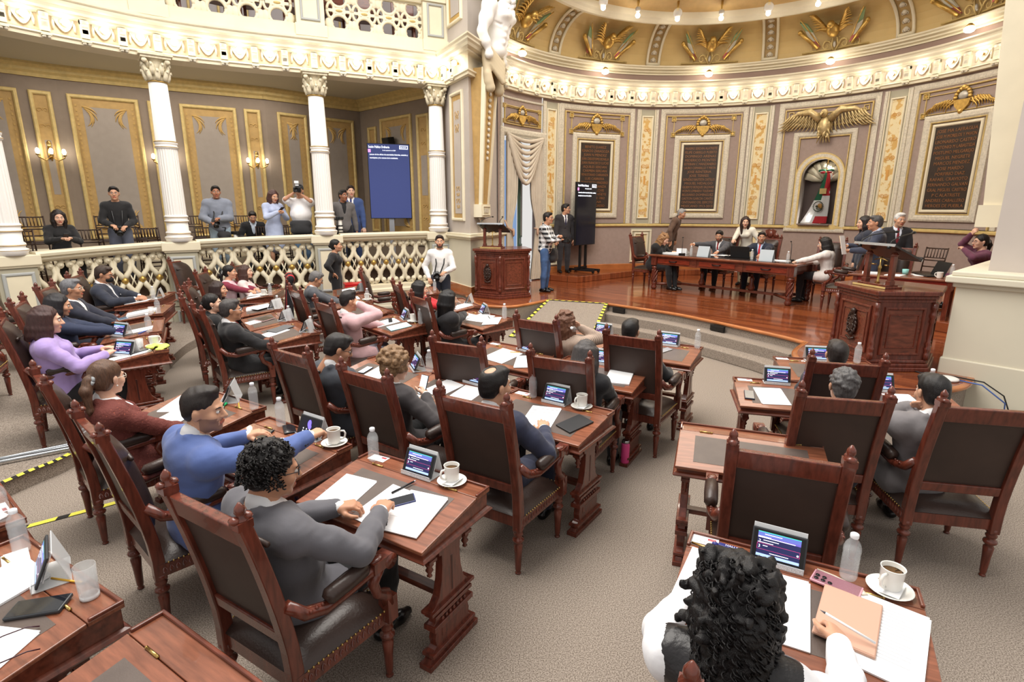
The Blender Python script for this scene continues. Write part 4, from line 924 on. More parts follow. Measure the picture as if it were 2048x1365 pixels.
# herm pilaster on the stage face of the left pier, with the bearded atlas figure on top
fh = pmap(PL[1], PL[2]); hL = fh.L; hu = .40
hp = fh(hu, 2.2, 0); root = empty('atlas_statue', hp, 0, 'white bearded atlas statue on a tapering herm pilaster at the corner of the stage', 'statue'); inv = Matrix.Translation(Vector(hp)).inverted()
def fin(b, nm, m): b.map(lambda u, z, d: inv @ Vector(fh(hu+u, z, d))); return b.build(nm, m, root)
def trap(w0, w1, z0, z1, d0, d1): return [(-w0, z0, d0), (w0, z0, d0), (w0, z0, 0), (-w0, z0, 0), (-w1, z1, d1), (w1, z1, d1), (w1, z1, 0), (-w1, z1, 0)]
b = B(); b.hexa(trap(.17, .30, 2.25, 4.85, .14, .30)); fin(b, 'herm_shaft', M_OCHRE)
b = B()
for s in (-1, 1): b.hexa([(s*.17-.03, 2.25, .17), (s*.17+.03, 2.25, .17), (s*.17+.03, 2.25, .1), (s*.17-.03, 2.25, .1), (s*.30-.03, 4.85, .34), (s*.30+.03, 4.85, .34), (s*.30+.03, 4.85, .25), (s*.30-.03, 4.85, .25)])
b.box((0, 2.16, .09), (.46, .26, .18)); rframe(b, -.19, .19, 2.06, 2.26, .03, .2, 0, 1); fin(b, 'herm_edge', M_CREAM)
b = B()
for t in range(12): b.ball((0, 3.2+.11*t, .215+.007*t), (.03+.005*math.sin(t*2.1)+.002*t, .04, .03), 8, 6)
b.ball((0, 4.62, .32), (.07, .11, .04), 10, 8)
for s in (-1, 0, 1): b.ball((s*.1, 2.0, .08), .03, 8, 6); b.tube([(s*.1, 2.02, .08), (s*.05, 1.93, .08), (0, 1.86, .08)], .02, 6)
b.ball((0, 1.84, .08), .035, 8, 6); b.ball((0, 1.76, .08), (.022, .04, .022), 8, 6); b.box((0, 2.16, .19), (.2, .08, .02)); fin(b, 'gilt_ornament', M_SILV)
X = lambda u, z, d: np.array(inv @ Vector(fh(hu+u, z, d)))
P_ = []
P_ += [ell(X(0, 5.20, .42), (.20, .20, .17), None, .08), ell(X(0, 5.45, .44), (.22, .22, .22), None, .1), ell(X(0, 5.72, .46), (.30, .30, .25), None, .12)]
P_ += [cap(X(0, 5.85, .45), X(.12, 6.06, .56), .12, .10, .06)]
for s in (-1, 1):
    sh, el, wr = X(s*.36, 5.88, .44), X(s*.50, 5.42, .34), X(s*.36, 5.10, .42)
    P_ += [ell(sh, .155, None, .08), cap(sh, (sh+el)/2, .125, .13, .05), cap((sh+el)/2, el, .12, .085, .05), cap(el, (el+wr)/2, .09, .095, .04), cap((el+wr)/2, wr, .085, .055, .04), ell(wr+np.array([0, 0, -.05]), .085, None, .03)]
    P_ += [ell(X(s*.14, 5.74, .63), (.15, .15, .09), None, .05)]
    for r_ in range(3): P_.append(ell(X(s*.07, 5.52-.11*r_, .62-.02*r_), (.065, .065, .05), None, .035)); P_.append(sub(cap(X(s*.2, 5.58-.08*r_, .60), X(s*.28, 5.62-.08*r_, .5), .018, .012, .03)))
P_ += [sub(cap(X(0, 5.72, .70), X(0, 5.3, .66), .012, .012, .05)), sub(ell(X(0, 5.28, .62), .018, None, .02))]
hc = X(.15, 6.20, .62)
P_ += [ell(hc, (.13, .14, .16), None, .04), ell(hc+np.array([.02, -.06, -.07]), (.10, .10, .1), None, .04), cap(hc+np.array([.02, -.13, .0]), hc+np.array([.03, -.16, -.05]), .02, .03, .02)]
for t in range(16): P_.append(ell(hc+np.array([.10*math.sin(t*1.9), -.08-.05*math.cos(t), -.14-.018*t]), .05-.001*t, None, .012))
for t in range(22): a_ = t*2.4; P_.append(ell(hc+np.array([.13*math.cos(a_), .11*math.sin(a_)+.03, .07+.006*(t % 7)]), .05, None, .012))
sdf_obj('figure', sdf(P_, .018), M_WHITE, root)
P_ = [cap(X(-.30, 5.22, .30), X(-.26, 4.60, .36), .07, .085, .05), cap(X(.30, 5.22, .30), X(.27, 4.58, .36), .07, .085, .05), cap(X(-.3, 4.72, .36), X(-.22, 4.5, .38), .07, .1, .04), cap(X(.3, 4.7, .36), X(.24, 4.5, .38), .07, .1, .04)]
for t in range(5): P_ += [cap(X(-.28, 5.18-.07*t, .40), X(0, 4.92-.075*t, .56), .045, .05, .02), cap(X(0, 4.92-.075*t, .56), X(.28, 5.18-.07*t, .40), .05, .045, .02)]
sdf_obj('loincloth', sdf(P_, .02), mat('drapery_stone', rgb(196, 180, 150), .6), root)

# doorway: curtains, green door leaf, room behind with a glow put into its blue wall
f = amap(138.6); dW = 8.0*PI/180*AR
b = B(); rframe(b, -dW-.14, dW+.14, .2, 3.98, .15, .06, 0, 14); b.v = [(u, max(z, STZ), d) for u, z, d in b.v]; b.map(f); struct(b.build('trim_25', M_SILV))
M_CURT = mat('curtain_cloth', rgb(206, 194, 176), .85, var=.06, vscale=5.)
p0 = f(0, 3.8, .05); rz = math.radians(138.6)-PI/2
root = empty('curtain', p0, 0, 'cream swagged curtain hanging in the doorway left of the stage', 'curtain'); inv = Matrix.Translation(Vector(p0)).inverted()
b = B()
for q in range(8):
    zt = 3.83-.02*q; dp = .10+.062*q
    b.tube([(-.66+.075*q*.2+(1.32-.03*q)*t/16, zt-.0-dp*math.sin(PI*t/16)*1.05-.05*q*math.sin(PI*t/16), .10+.05*math.sin(PI*t/16)) for t in range(17)], .045, 8)
b.map(lambda u, z, d: inv @ Vector(f(u, z, d))); b.build('swag', M_CURT, root)
for s in (-1, 1):
    b = B(); rows = 30; cols = 26; vs = []
    for j in range(rows+1):
        v = j/rows; z = 3.78-(3.78-STZ-.03)*v; tie = math.exp(-((z-1.75)/.5)**2); w = .42-.20*tie if z > 1.75 else .22+.16*min(1, (1.75-z)/1.2)
        for i in range(cols+1):
            u = i/cols; x = .66-w*(1-u); d = .07+.035*math.cos(u*2*PI*6)*(1-.3*tie)
            vs.append(tuple(inv @ Vector(f(s*x, z, d))))
    b.add(vs, [(j*(cols+1)+i, j*(cols+1)+i+1, (j+1)*(cols+1)+i+1, (j+1)*(cols+1)+i) for j in range(rows) for i in range(cols)], 0, True); b.build('drape', M_CURT, root)
    b = B(); b.tube([(s*.42, 1.74, .06), (s*.52, 1.70, .14), (s*.64, 1.78, .1), (s*.68, 1.95, .04)], .02, 6); b.ball((s*.46, 1.66, .14), (.03, .10, .03), 8, 6); b.map(lambda u, z, d: inv @ Vector(f(u, z, d))); b.build('tieback', mat('tieback_cord', rgb(196, 160, 136), .7), root)
b = B(); q0, q1 = Vector(f(.02, STZ, -.1)), Vector(f(.42, STZ, -.42)); fd = pmap(q0, q1); L = fd.L
b.merge(B().box((L/2, 2.1, 0), (L, 3.3, .05)).map(fd)); q = B()
for z0, z1 in ((.62, 1.05), (1.15, 1.35), (1.5, 3.5)): rframe(q, .08, L-.08, z0, z1, .03, .05, 0, 1)
panel(q, .11, L-.11, 1.55, 3.45, .04, 1, 1); panel(q, .14, L-.14, 1.19, 1.31, .04, 1, 1); b.merge(q.map(fd)); b.build('door_1', [mat('door_green', rgb(70, 92, 78), .5), M_MAUVE]); struct(bpy.data.objects['door_1'])
b = B(); q = B(); q.add([(-.8, STZ, -1.2), (.9, STZ, -1.2), (.9, 3.9, -1.2), (-.8, 3.9, -1.2)], [(0, 1, 2, 3)], 0)
for r_ in range(6): q.box((-.3, .9+.5*r_, -1.15), (1.0, .06, .1), 1); [q.box((-.75+.09*c, 1.05+.5*r_, -1.13), (.07, .24, .08), 2+(c+r_) % 3) for c in range(11)]
b.merge(q.map(f)); struct(b.build('wall_back_room', [mat('back_room_glow', rgb(96, 130, 176), .7, emit=((.30, .45, .75), .5)), M_STAGEE, mat('shelf_blue', rgb(70, 110, 170), .6), mat('shelf_pale', rgb(190, 205, 225), .6), mat('shelf_dark', rgb(52, 66, 96), .6)]))
# right pier
PR = [(4.98, 5.72), (5.42, 5.02), (7.4, 6.2), (6.8, 7.3), (5.55, 6.6)]
b = B(); PRB = [(4.78, 5.84), (5.9, 4.55), (8.4, 6.3), (6.8, 7.6)]; b.prism(PRB, 0, 1.44); struct(b.build('wall_right_base', M_CREAMW))
b = B(); b.prism(grow(PRB, .03), 1.40, 1.45); b.prism(grow(PRB, .09), 1.45, 1.52); b.prism(grow(PRB, .05), 1.52, 1.57); b.prism(grow(PRB, .02), 0, STZ+.17); struct(b.build('trim_26', M_CREAMW, None, .012))
PRS = [(5.14, 5.90), (6.0, 4.80), (8.3, 6.5), (6.8, 7.5)]
b = B(); b.prism(PRS, 1.55, 7.6); struct(b.build('wall_right', M_MAUVE))
fr_ = pmap(PRS[0], PRS[1]); b = B(); rframe(b, .34, 1.25, 1.95, 7.2, .09, .05, 0, 2); panel(b, .42, 1.17, 2.03, 7.1, .006, 1, 2); panel(b, .56, 1.03, 2.2, 7.0, .012, 2, 2); b.map(fr_); struct(b.build('trim_27', [M_CREAM, M_OCHRE, M_MAUVE]))
# herm pilaster on the stage face of the right pier
fq = pmap((6.2, 7.1), PRS[0]); hq = fq(fq.L-.52, 2.2, 0); root = empty('herm_pilaster', hq, 0, 'tapering cream and grey herm pilaster edge beside the right pier', 'pilaster'); inv = Matrix.Translation(Vector(hq)).inverted()
b = B(); b.hexa([(x+fq.L-.52, z, d) for x, z, d in trap(.13, .25, 2.25, 5.6, .16, .40)]); b.box((fq.L-.52, 2.14, .1), (.36, .24, .2)); b.map(lambda u, z, d: inv @ Vector(fq(u, z, d))); b.build('shaft', M_CREAM, root)
# ---------------- furniture ----------------
def turned_leg(h, r=.028, sx=0, sy=0, mi=0):
    b = B(); p = [(.4, 0), (.62, .012), (.62, .03), (.45, .045), (.5, .06), (.62, .10), (.78, .42), (.95, .62), (.62, .66), (1.15, .70), (1.25, .73), (1.15, .76), (.7, .79), (.95, .83), (1.05, .86), (.8, .9), (1., .92), (1., 1.)]
    b.lathe([(r*a, h*z) for a, z in p], 14, mi, Matrix.Translation((sx, sy, 0))); return b
def leather_chair(crest=False):
    root = empty('armchair', (0, 0, 0), 0, 'x', 'chair')
    YB, ZS, ZT = -.24, .40, 1.12
    def yb(z): return YB-.05*max(0, z-.45)/.7-.09*max(0, (z-.45)/.7)**1.6
    b = B()
    for s in (-1, 1):
        Z = (.30, .42, .52, .62, .72, .82, .92, 1.02, 1.14); w = .027; vs = []
        for z in Z: y = yb(z); q = .03-.004*z; vs += [(s*.235-w, y-q, z), (s*.235+w, y-q, z), (s*.235+w, y+q, z), (s*.235-w, y+q, z)]
        b.add(vs, [(4*i+j, 4*i+(j+1) % 4, 4*i+4+(j+1) % 4, 4*i+4+j) for i in range(len(Z)-1) for j in range(4)]+[(3, 2, 1, 0), (4*len(Z)-4, 4*len(Z)-3, 4*len(Z)-2, 4*len(Z)-1)])
    b.hexa([(-.21, yb(1.03)-.022, 1.03), (.21, yb(1.03)-.022, 1.03), (.21, yb(1.03)+.024, 1.03), (-.21, yb(1.03)+.024, 1.03), (-.21, yb(1.12)-.02, 1.125), (.21, yb(1.12)-.02, 1.125), (.21, yb(1.12)+.022, 1.125), (-.21, yb(1.12)+.022, 1.125)])
    b.hexa([(-.21, yb(.55)-.02, .55), (.21, yb(.55)-.02, .55), (.21, yb(.55)+.02, .55), (-.21, yb(.55)+.02, .55), (-.21, yb(.61)-.02, .61), (.21, yb(.61)-.02, .61), (.21, yb(.61)+.02, .61), (-.21, yb(.61)+.02, .61)])
    b.build('back_frame', M_WOODV, root, .006)
    for s in (-1, 1):
        f = B(); y = yb(1.14); f.box((s*.235, y, 1.145), (.055, .058, .03)); f.lathe([(.024, 1.15), (.028, 1.165), (.014, 1.175), (.02, 1.19), (.018, 1.205), (.004, 1.225)], 10, 0, Matrix.Translation((s*.235, y, 0))); f.ball((s*.235, y+.025, 1.165), (.022, .018, .015), 8, 6); f.ball((s*.235, y-.025, 1.165), (.022, .018, .015), 8, 6); f.build('finial', M_WOODV, root)
    b = B(); rows = 10
    vs = []
    for j in range(rows+1):
        z = .61+.42*j/rows
        for i in range(7): x = -.208+.416*i/6; vs.append((x, yb(z)-.006-.008*math.sin(PI*i/6)*math.sin(PI*j/rows), z))
    b.add(vs, [(j*7+i, j*7+i+1, (j+1)*7+i+1, (j+1)*7+i) for j in range(rows) for i in range(6)], 0, True); b.build('back_panel', mat('back_leatherette', rgb(58, 43, 37), .5, var=.2, vscale=4.), root)
    b = B(); vs = []; R_, Cn = 14, 10
    for j in range(R_+1):
        v = j/R_; z = .54+.57*v
        for i in range(Cn+1):
            u = i/Cn*2-1; e = (1-abs(u)**5)*(1-abs(2*v-1)**7); vs.append((u*.212, yb(z)+.018+.062*e+.012*e*math.sin(v*PI*1.0), z))
    b.add(vs, [(j*(Cn+1)+i, j*(Cn+1)+i+1, (j+1)*(Cn+1)+i+1, (j+1)*(Cn+1)+i) for j in range(R_) for i in range(Cn)], 0, True)
    b.tube([(-.2, yb(.99)+.07, .985), (0, yb(.99)+.083, .975), (.2, yb(.99)+.07, .985)], .012, 6); b.build('back_cushion', M_LEATH, root)
    # seat
    b = B(); b.hexa([(-.26, -.25, .32), (.26, -.25, .32), (.29, .26, .32), (-.29, .26, .32), (-.26, -.25, .39), (.26, -.25, .39), (.29, .26, .39), (-.29, .26, .39)])
    for k in range(18): b.ball((-.27+.54*k/17, 0.262, .355), (.013, .006, .02), 6, 4)
    for s in (-1, 1):
        for k in range(16): b.ball((s*(.262+.027*k/15), -.22+.46*k/15, .355), (.006, .013, .02), 6, 4)
    b.build('seat_frame', M_WOODV, root, .005)
    b = B(); vs = []; R_, Cn = 10, 10
    for j in range(R_+1):
        v = j/R_*2-1
        for i in range(Cn+1):
            u = i/Cn*2-1; e = max(0, (1-abs(u)**4))*max(0, (1-abs(v)**4)); w = .262+.03*(v+1)/2; vs.append((u*w, v*.255, .395+.07*e**.6))
    b.add(vs, [(j*(Cn+1)+i, j*(Cn+1)+i+1, (j+1)*(Cn+1)+i+1, (j+1)*(Cn+1)+i) for j in range(R_) for i in range(Cn)], 0, True); b.build('seat_cushion', M_LEATH, root)
    b = B()
    for k in range(22): b.ball((-.28+.56*k/21, 0.268, .395), .006, 6, 4)
    for s in (-1, 1):
        for k in range(20): b.ball((s*(.268+.027*k/19), -.2+.45*k/19, .395), .006, 6, 4)
    b.build('nail_trim', M_BRASS, root)
    for s in (-1, 1):
        a = B(); y0 = yb(.70)
        a.tube([(s*.25, y0+.02, .73), (s*.275, y0+.08, .665), (s*.295, y0+.16, .645), (s*.305, -.02, .655), (s*.31, .10, .67), (s*.31, .19, .68)], [.026, .028, .027, .026, .028, .034], 8, 0)
        a.box((s*.31, .17, .685), (.066, .11, .052)); a.cyl((s*.276, .215, .675), (s*.344, .215, .675), .036, .036, 12); a.ball((s*.31, .15, .712), (.028, .04, .01), 8, 6)
        a.tube([(s*.31, .17, .665), (s*.31, .13, .60), (s*.305, .155, .53), (s*.295, .215, .485), (s*.287, .235, .43)], [.03, .026, .024, .03, .034], 8, 0); a.box((s*.287, .235, .40), (.062, .06, .13))
        for k in range(7): a.ball((s*.30, y0+.09+.028*k, .678-.002*k), .009, 6, 4)
        am = a.build('arm', M_WOODV, root)
        q = B(); q.tube([(s*.302, -.115, .682), (s*.304, -.10, .69), (s*.308, .0, .70), (s*.31, .08, .704), (s*.31, .10, .694)], [.022, .036, .038, .036, .022], 10, 0); q.build('arm_pad', M_LEATH, am)
    for x, y in ((-.235, -.24), (.235, -.24), (-.27, .235), (.27, .235)): turned_leg(.33, .03, x, y).build('leg', M_WOODV, root)
    if crest:
        b = B(); b.prism([(-.20, 1.12), (.20, 1.12), (.18, 1.20), (.10, 1.24), (.12, 1.30), (.04, 1.34), (0, 1.30), (-.04, 1.34), (-.12, 1.30), (-.10, 1.24), (-.18, 1.20)], yb(1.12)-.015, yb(1.12)+.02, 1); b.ball((0, yb(1.12)+.02, 1.22), (.07, .03, .08), 8, 6)
        for s in (-1, 1): b.ball((s*.12, yb(1.12)+.02, 1.2), (.06, .02, .05), 8, 6)
        b.build('carved_crest', M_WOODV, root)
    return Proto(root)
DW, DL, DF, DR, DH = .85, .43, .12, .062, .78
def desk():
    root = empty('writing_desk', (0, 0, 0), 0, 'x', 'desk'); hw = DW/2
    b = B(); zl = .663
    b.prism([(-DL+.02, zl), (DF-.01, zl), (DF-.01, DH-.008), (0, DH-.012), (-DL+.02, DH-DR-.016)], -hw+.012, hw-.012, 0); b.build('desk_body', M_WOOD, root, .003)
    b = B(); b.sweep([(-hw+.012, -DL+.02, zl), (hw-.012, -DL+.02, zl), (hw-.012, DF-.01, zl), (-hw+.012, DF-.01, zl)], [(0, -.012), (-.016, -.012), (-.022, -.002), (-.014, .008), (0, .014)], True, 0); b.box((0, (-DL+DF)/2+.005, zl-.004), (DW-.03, DL+DF-.04, .016)); b.build('base_moulding', M_WOOD, root)
    b = B(); sl = DR/DL; t = .018
    def lz(y): return DH+sl*y
    b.hexa([(-hw, -DL, lz(-DL)-t), (hw, -DL, lz(-DL)-t), (hw, -.002, lz(0)-t), (-hw, -.002, lz(0)-t), (-hw, -DL, lz(-DL)), (hw, -DL, lz(-DL)), (hw, -.002, lz(0)), (-hw, -.002, lz(0))]); lid = b.build('lid', M_WOODL, root, .004)
    b = B(); y0, y1, x0 = -DL+.07, -.055, hw-.10
    b.hexa([(-x0, y0, lz(y0)-.004), (x0, y0, lz(y0)-.004), (x0, y1, lz(y1)-.004), (-x0, y1, lz(y1)-.004), (-x0, y0, lz(y0)+.0012), (x0, y0, lz(y0)+.0012), (x0, y1, lz(y1)+.0012), (-x0, y1, lz(y1)+.0012)]); b.build('leather_inset', M_INLAY, lid)
    b = B(); b.box((0, DF/2, DH-.009), (DW, DF-.002, .018)); led = b.build('ledge', M_WOODL, root, .003)
    b = B(); b.box((0, DF-.007, DH+.006), (DW, .014, .014)); b.box((-hw+.007, DF/2, DH+.006), (.014, DF-.01, .014)); b.box((hw-.007, DF/2, DH+.006), (.014, DF-.01, .014)); b.build('rail', M_WOOD, led, .004)
    for x in (-.26, .26): h = B(); h.cyl((x-.032, 0, DH+.003), (x+.032, 0, DH+.003), .006, .006, 8); h.ball((x-.035, 0, DH+.003), .007, 6, 4); h.ball((x+.035, 0, DH+.003), .007, 6, 4); h.build('hinge', M_BRASS, root)
    ym = -.165
    side = [(.195, .0), (.195, .022), (.185, .03), (.178, .05), (.165, .06), (.165, .08), (.15, .09), (.132, .10), (.140, .14), (.128, .19), (.150, .195), (.158, .21), (.150, .225), (.135, .235), (.13, .255), (.142, .265), (.142, .28), (.165, .295), (.168, .31), (.14, .318), (.10, .36), (.078, .44), (.070, .52), (.072, .575), (.09, .578), (.092, .60), (.115, .61), (.118, .57), (.165, .57), (.165, .65)]
    for s in (-1, 1):
        x = s*(hw-.065)
        b = B(); pl = [(ym+w, z) for w, z in side]+[(ym-w, z) for w, z in reversed(side)]; b.prism(pl, x-.022, x+.022, 0)
        for (w, z, h) in ((.195, .015, .03), (.172, .07, .02), (.152, .21, .03), (.144, .272, .02), (.168, .303, .018)): b.box((x, ym, z), (.044+.03, 2*w+.012, h))
        b.box((x, ym, .44), (.048, .016, .2), 1); b.box((x, ym, .155), (.05, .18, .05), 0)
        for k in range(7): b.ball((x+s*.03, ym-.09+.03*k, .24), (.008, .011, .011), 6, 4)
        tr = b.build('trestle', [M_WOODV, mat('groove_shadow_wood', rgb(60, 22, 14), .4)], root, .002, 1)
        for q in (-1, 1):
            p = B(); y = ym+q*.142; p.box((x, y, .585), (.052, .056, .016)); p.lathe([(.004, .49), (.014, .50), (.008, .512), (.02, .53), (.012, .545), (.022, .56), (.018, .58)], 10, 0, Matrix.Translation((x, y, 0))); p.build('pendant', M_WOODV, tr)
        c = B()
        for k in range(9): c.ball((x+s*.028, ym-.19+.048*k, .643), (.008, .022, .014), 6, 4)
        c.build('carved_frieze', M_WOODV, tr)
    b = B(); b.box((0, ym, .30), (DW-.13, .06, .03)); b.build('stretcher', M_WOOD, root, .004)
    return Proto(root)
DESK = desk(); CH = leather_chair()
R_ = math.radians
def dloc(d, u, v, dz=0.):   # desk-local (u right, v away) -> world, on the desk top
    x, y, yaw, z = d; c, s = math.cos(yaw), math.sin(yaw); h = DH+(DR/DL*v if v < 0 else 0)
    return Vector((x+c*u-s*v, y+s*u+c*v, z+h+dz))
def D_(x, y, yaw, z=0.): return (x, y, R_(yaw), z)
DK = {
 'A1': (D_(-.54, 2.71, -31.), 'writing desk with open papers in front of the man in the grey suit'),
 'A2': (D_(-1.40, 3.24, -33.), 'writing desk where the man in the blue suit touches his tablet'),
 'A3': (D_(-2.22, 3.89, -32.), 'writing desk in front of the woman in the red tweed jacket'),
 'B1': (D_(.33, 3.85, -35.), 'writing desk with a black folder in front of the man in navy'),
 'B2': (D_(-.36, 4.36, -36.5), 'writing desk in the middle row between the navy man and the woman with short curls'),
 'B3': (D_(-1.06, 4.85, -34.), 'writing desk with a small phone in front of the woman with short curly hair'),
 'C1': (D_(.86, 4.89, -31.), 'writing desk holding a pink tin and a stack of white paper'),
 'C2': (D_(.07, 5.46, -36.), 'writing desk with spread white papers behind an empty high-backed chair'),
 'D1': (D_(1.60, 5.70, -31.), 'writing desk at the right end of the row nearest the carpeted steps'),
 'D2': (D_(.82, 6.28, -34.), 'writing desk in front of the woman drinking, beside the ramp'),
 'E': (D_(1.52, 3.24, -20.), 'bare writing desk behind the dark empty chair at the right aisle'),
 'F': (D_(1.14, 1.90, -27.), 'writing desk of the curly-haired woman at the lower right'),
 'I1': (D_(2.30, 4.31, -15.), 'writing desk with phone and paper in the right block, left seat'),
 'I2': (D_(3.02, 4.14, -11.), 'writing desk with a printed page in the right block, nearest the wall'),
 'J1': (D_(2.98, 5.02, -10.6), 'writing desk at the foot of the right lectern'),
 'H': (D_(-1.86, 1.84, -30.), 'writing desk with a glass of water at the lower left'),
 'H2': (D_(-2.68, 2.45, -38.), 'writing desk cut by the left edge of the picture'),
 'G': (D_(-.96, 1.36, -32.), 'bare writing desk with a dark leather inset at the bottom edge'),
 'P1': (D_(-3.55, 5.17, -52., .13), 'writing desk with a lime cloth beside the woman in lilac'),
 'P2': (D_(-4.05, 5.98, -60., .13), 'writing desk on the tier with a tablet stand and a sheet of paper'),
 'P3': (D_(-4.62, 7.02, -68., .13), 'writing desk on the tier carrying a thick stack of papers'),
 'P4': (D_(-5.28, 8.05, -74., .13), 'writing desk of the masked man by the balustrade'),
 'L1': (D_(-2.60, 6.49, -52.), 'writing desk with a grey notebook in front of the man with the red tie'),
 'L2': (D_(-3.12, 7.18, -57.), 'writing desk with a dark tablet lying flat, beside the red tie man'),
 'L3': (D_(-3.58, 8.05, -66.), 'writing desk with fanned papers near the dark-haired woman'),
 'L4': (D_(-4.15, 9.35, -80.), 'writing desk of the woman in the pink waistcoat'),
 'M1': (D_(-1.42, 6.99, -48.), 'writing desk with turquoise folder in front of the man in the pink suit'),
 'M2': (D_(-2.02, 7.86, -52.), 'bare writing desk behind the desk of the man in pink'),
 'M3': (D_(-2.45, 8.75, -66.), 'writing desk of the grey-suited man reading with glasses'),
 'M4': (D_(-2.80, 9.80, -72.), 'writing desk beside the red fire box'),
 'N1': (D_(-.35, 7.32, -47.), 'writing desk with scattered papers in front of the woman with long black hair'),
 'N2': (D_(-.74, 8.36, -66.), 'writing desk in front of the woman in the red blouse'),
 'N3': (D_(-1.45, 9.70, -76.), 'writing desk nearest the man in the white shirt'),
}
for k, (d, lb) in DK.items(): DESK.put((d[0], d[1], d[3]), d[2], lb, 'writing desks of the chamber')
# chairs: desk key -> (lateral, back distance of the seat centre, yaw offset, label)
CHS = {
 'A1': (-0.04, -0.71, 0, 'dark wood armchair occupied by the man in the grey suit'), 'A2': (-0.17, -0.60, -8, 'dark wood armchair seen edge-on behind the man in the blue suit'),
 'A3': (-0.28, -0.54, -11, 'dark wood armchair behind the woman in the red tweed jacket'), 'B1': (0.03, -0.68, 4, 'dark wood armchair of the man in navy with the raised hand on his desk'),
 'B2': (0.05, -0.73, 0, 'dark wood armchair of the woman with short curly hair'), 'B3': (-0.05, -0.67, -2, 'dark wood armchair of the man in glasses reading in the middle row'),
 'C1': (0.06, -0.76, 4, 'dark wood armchair whose sitter shows only a grey crown and black sleeve'), 'C2': (0.18, -0.86, 10, 'empty dark wood armchair facing the desk with spread papers'),
 'D1': (0.09, -0.87, 0, 'dark wood armchair before the steps, sitter with black hair'), 'D2': (0.10, -0.80, -2, 'dark wood armchair of the woman drinking by the ramp'),
 'E': (0.09, -0.65, -2, 'empty armchair in deep shade behind the tablet at the lower right'), 'F': (-.03, -.74, 2, 'armchair of the curly-haired woman, its finial at the bottom edge'),
 'I1': (-0.02, -0.96, 2, 'armchair of the sitter with wavy grey hair in the right block'), 'I2': (-0.10, -0.95, -1, 'armchair at the far right, its sitter in a grey suit'),
 'J1': (-0.30, -0.95, -4, 'armchair just below the right lectern'),
 'P1': (-0.05, -0.66, 0, 'dark armchair of the woman in lilac'), 'P2': (0.00, -0.72, 0, 'armchair with red-brown top rail at the left, behind the woman in lilac'), 'P3': (0.10, -0.74, 0, 'armchair behind the grey-haired man at the left'), 'P4': (0.05, -0.60, 4, 'armchair of the masked man by the balustrade'),
 'L1': (0.08, -0.69, 2, 'dark armchair of the man with the red tie'), 'L2': (0.05, -0.72, 0, 'armchair of the smiling woman with black hair'), 'L3': (0.00, -0.70, 0, 'armchair of the woman with long dark brown hair'), 'L4': (-0.10, -0.76, 0, 'armchair of the woman in the pink waistcoat'),
 'M1': (0.08, -0.71, 0, 'dark wood armchair of the man in the pink suit'), 'M2': (0.00, -0.72, 0, 'empty armchair directly behind the pink suit man'), 'M3': (0.00, -0.70, 0, 'armchair with a black shawl hung over it'),
 'N1': (0.00, -0.66, -8, 'armchair of the woman with long black hair'), 'N2': (0.15, -0.70, 0, 'armchair of the woman in the red blouse'), 'N3': (0.00, -0.82, 0, 'empty armchair next to the red fire box'),
}
SEAT = {}
for k, (u, v, dy, lb) in CHS.items():
    d = DK[k][0]; c, s = math.cos(d[2]), math.sin(d[2]); x, y = d[0]+c*u-s*v, d[1]+s*u+c*v
    SEAT[k] = (x, y, d[2]+R_(dy), d[3]); CH.put((x, y, d[3]), d[2]+R_(dy), lb, 'armchairs of the chamber')
for x, y, yw, z, lb in ((-5.75, 10.0, -100, .13, 'armchair with dark leather back against the balustrade, left of the pink waistcoat'), (-4.9, 10.55, -95, 0, 'armchair with dark leather back nearest the pedestal behind the women'), (-5.75, 5.5, -60, .13, 'armchair with carved crest rail at the far left edge'), (-6.4, 7.0, -66, .13, 'armchair at the far left, behind the grey-haired man'), (-4.35, 3.55, -50, .13, 'dark empty armchair in the left foreground beside the crutch')):
    CH.put((x, y, z), R_(yw), lb, 'armchairs of the chamber')
# ---- stage furniture ----
TBX, TBN = Vector((.673, -.740)), Vector((.740, .673))   # along the dais table, and away from the hall
TB0 = Vector((3.12, 12.28)); TBL, TBD = 3.05, 1.0; TBZ = .78
def tb(t, o=0.): return TB0+TBX*t+TBN*o
TBA = math.atan2(TBX.y, TBX.x)
root = empty('dais_table', (*tb(TBL/2, TBD/2), STZ), TBA, 'long carved wooden dais table with drawers on the stage', 'table')
b = B(); b.box((0, 0, TBZ-.02), (TBL+.12, TBD+.1, .035)); b.box((0, 0, TBZ-.045), (TBL+.06, TBD+.05, .02)); b.build('tabletop', M_WOODL, root, .008)
b = B(); b.box((0, 0, TBZ+.002), (TBL-.1, TBD-.1, .006)); b.build('glass_sheet', mat('table_glass', rgb(60, 50, 48), .06, coat=.6), root)
b = B(); b.box((0, -TBD/2+.06, TBZ-.14), (TBL-.1, .04, .17)); b.box((0, TBD/2-.06, TBZ-.14), (TBL-.1, .04, .17)); [b.box((s*(TBL/2-.07), 0, TBZ-.14), (.04, TBD-.1, .17)) for s in (-1, 1)]; [b.box((x, -TBD/2+.055, TBZ-.14), (.1, .06, .18)) for x in (-.5, .5)]; b.build('apron', M_WOOD, root, .006)
for x in (-1.0, 0, 1.0):
    b = B(); b.box((x, -TBD/2+.036, TBZ-.14), (.78, .02, .10)); dr = b.build('drawer', mat('drawer_front', rgb(128, 52, 34), .25, var=.3, vscale=3., stretch=(3, 14, 14), coat=.3), root, .006); h = B(); h.tube([(x-.09, -TBD/2+.02, TBZ-.13), (x-.06, -TBD/2-.01, TBZ-.145), (x+.06, -TBD/2-.01, TBZ-.145), (x+.09, -TBD/2+.02, TBZ-.13)], .012, 6); h.build('handle', M_BLACKM, dr)
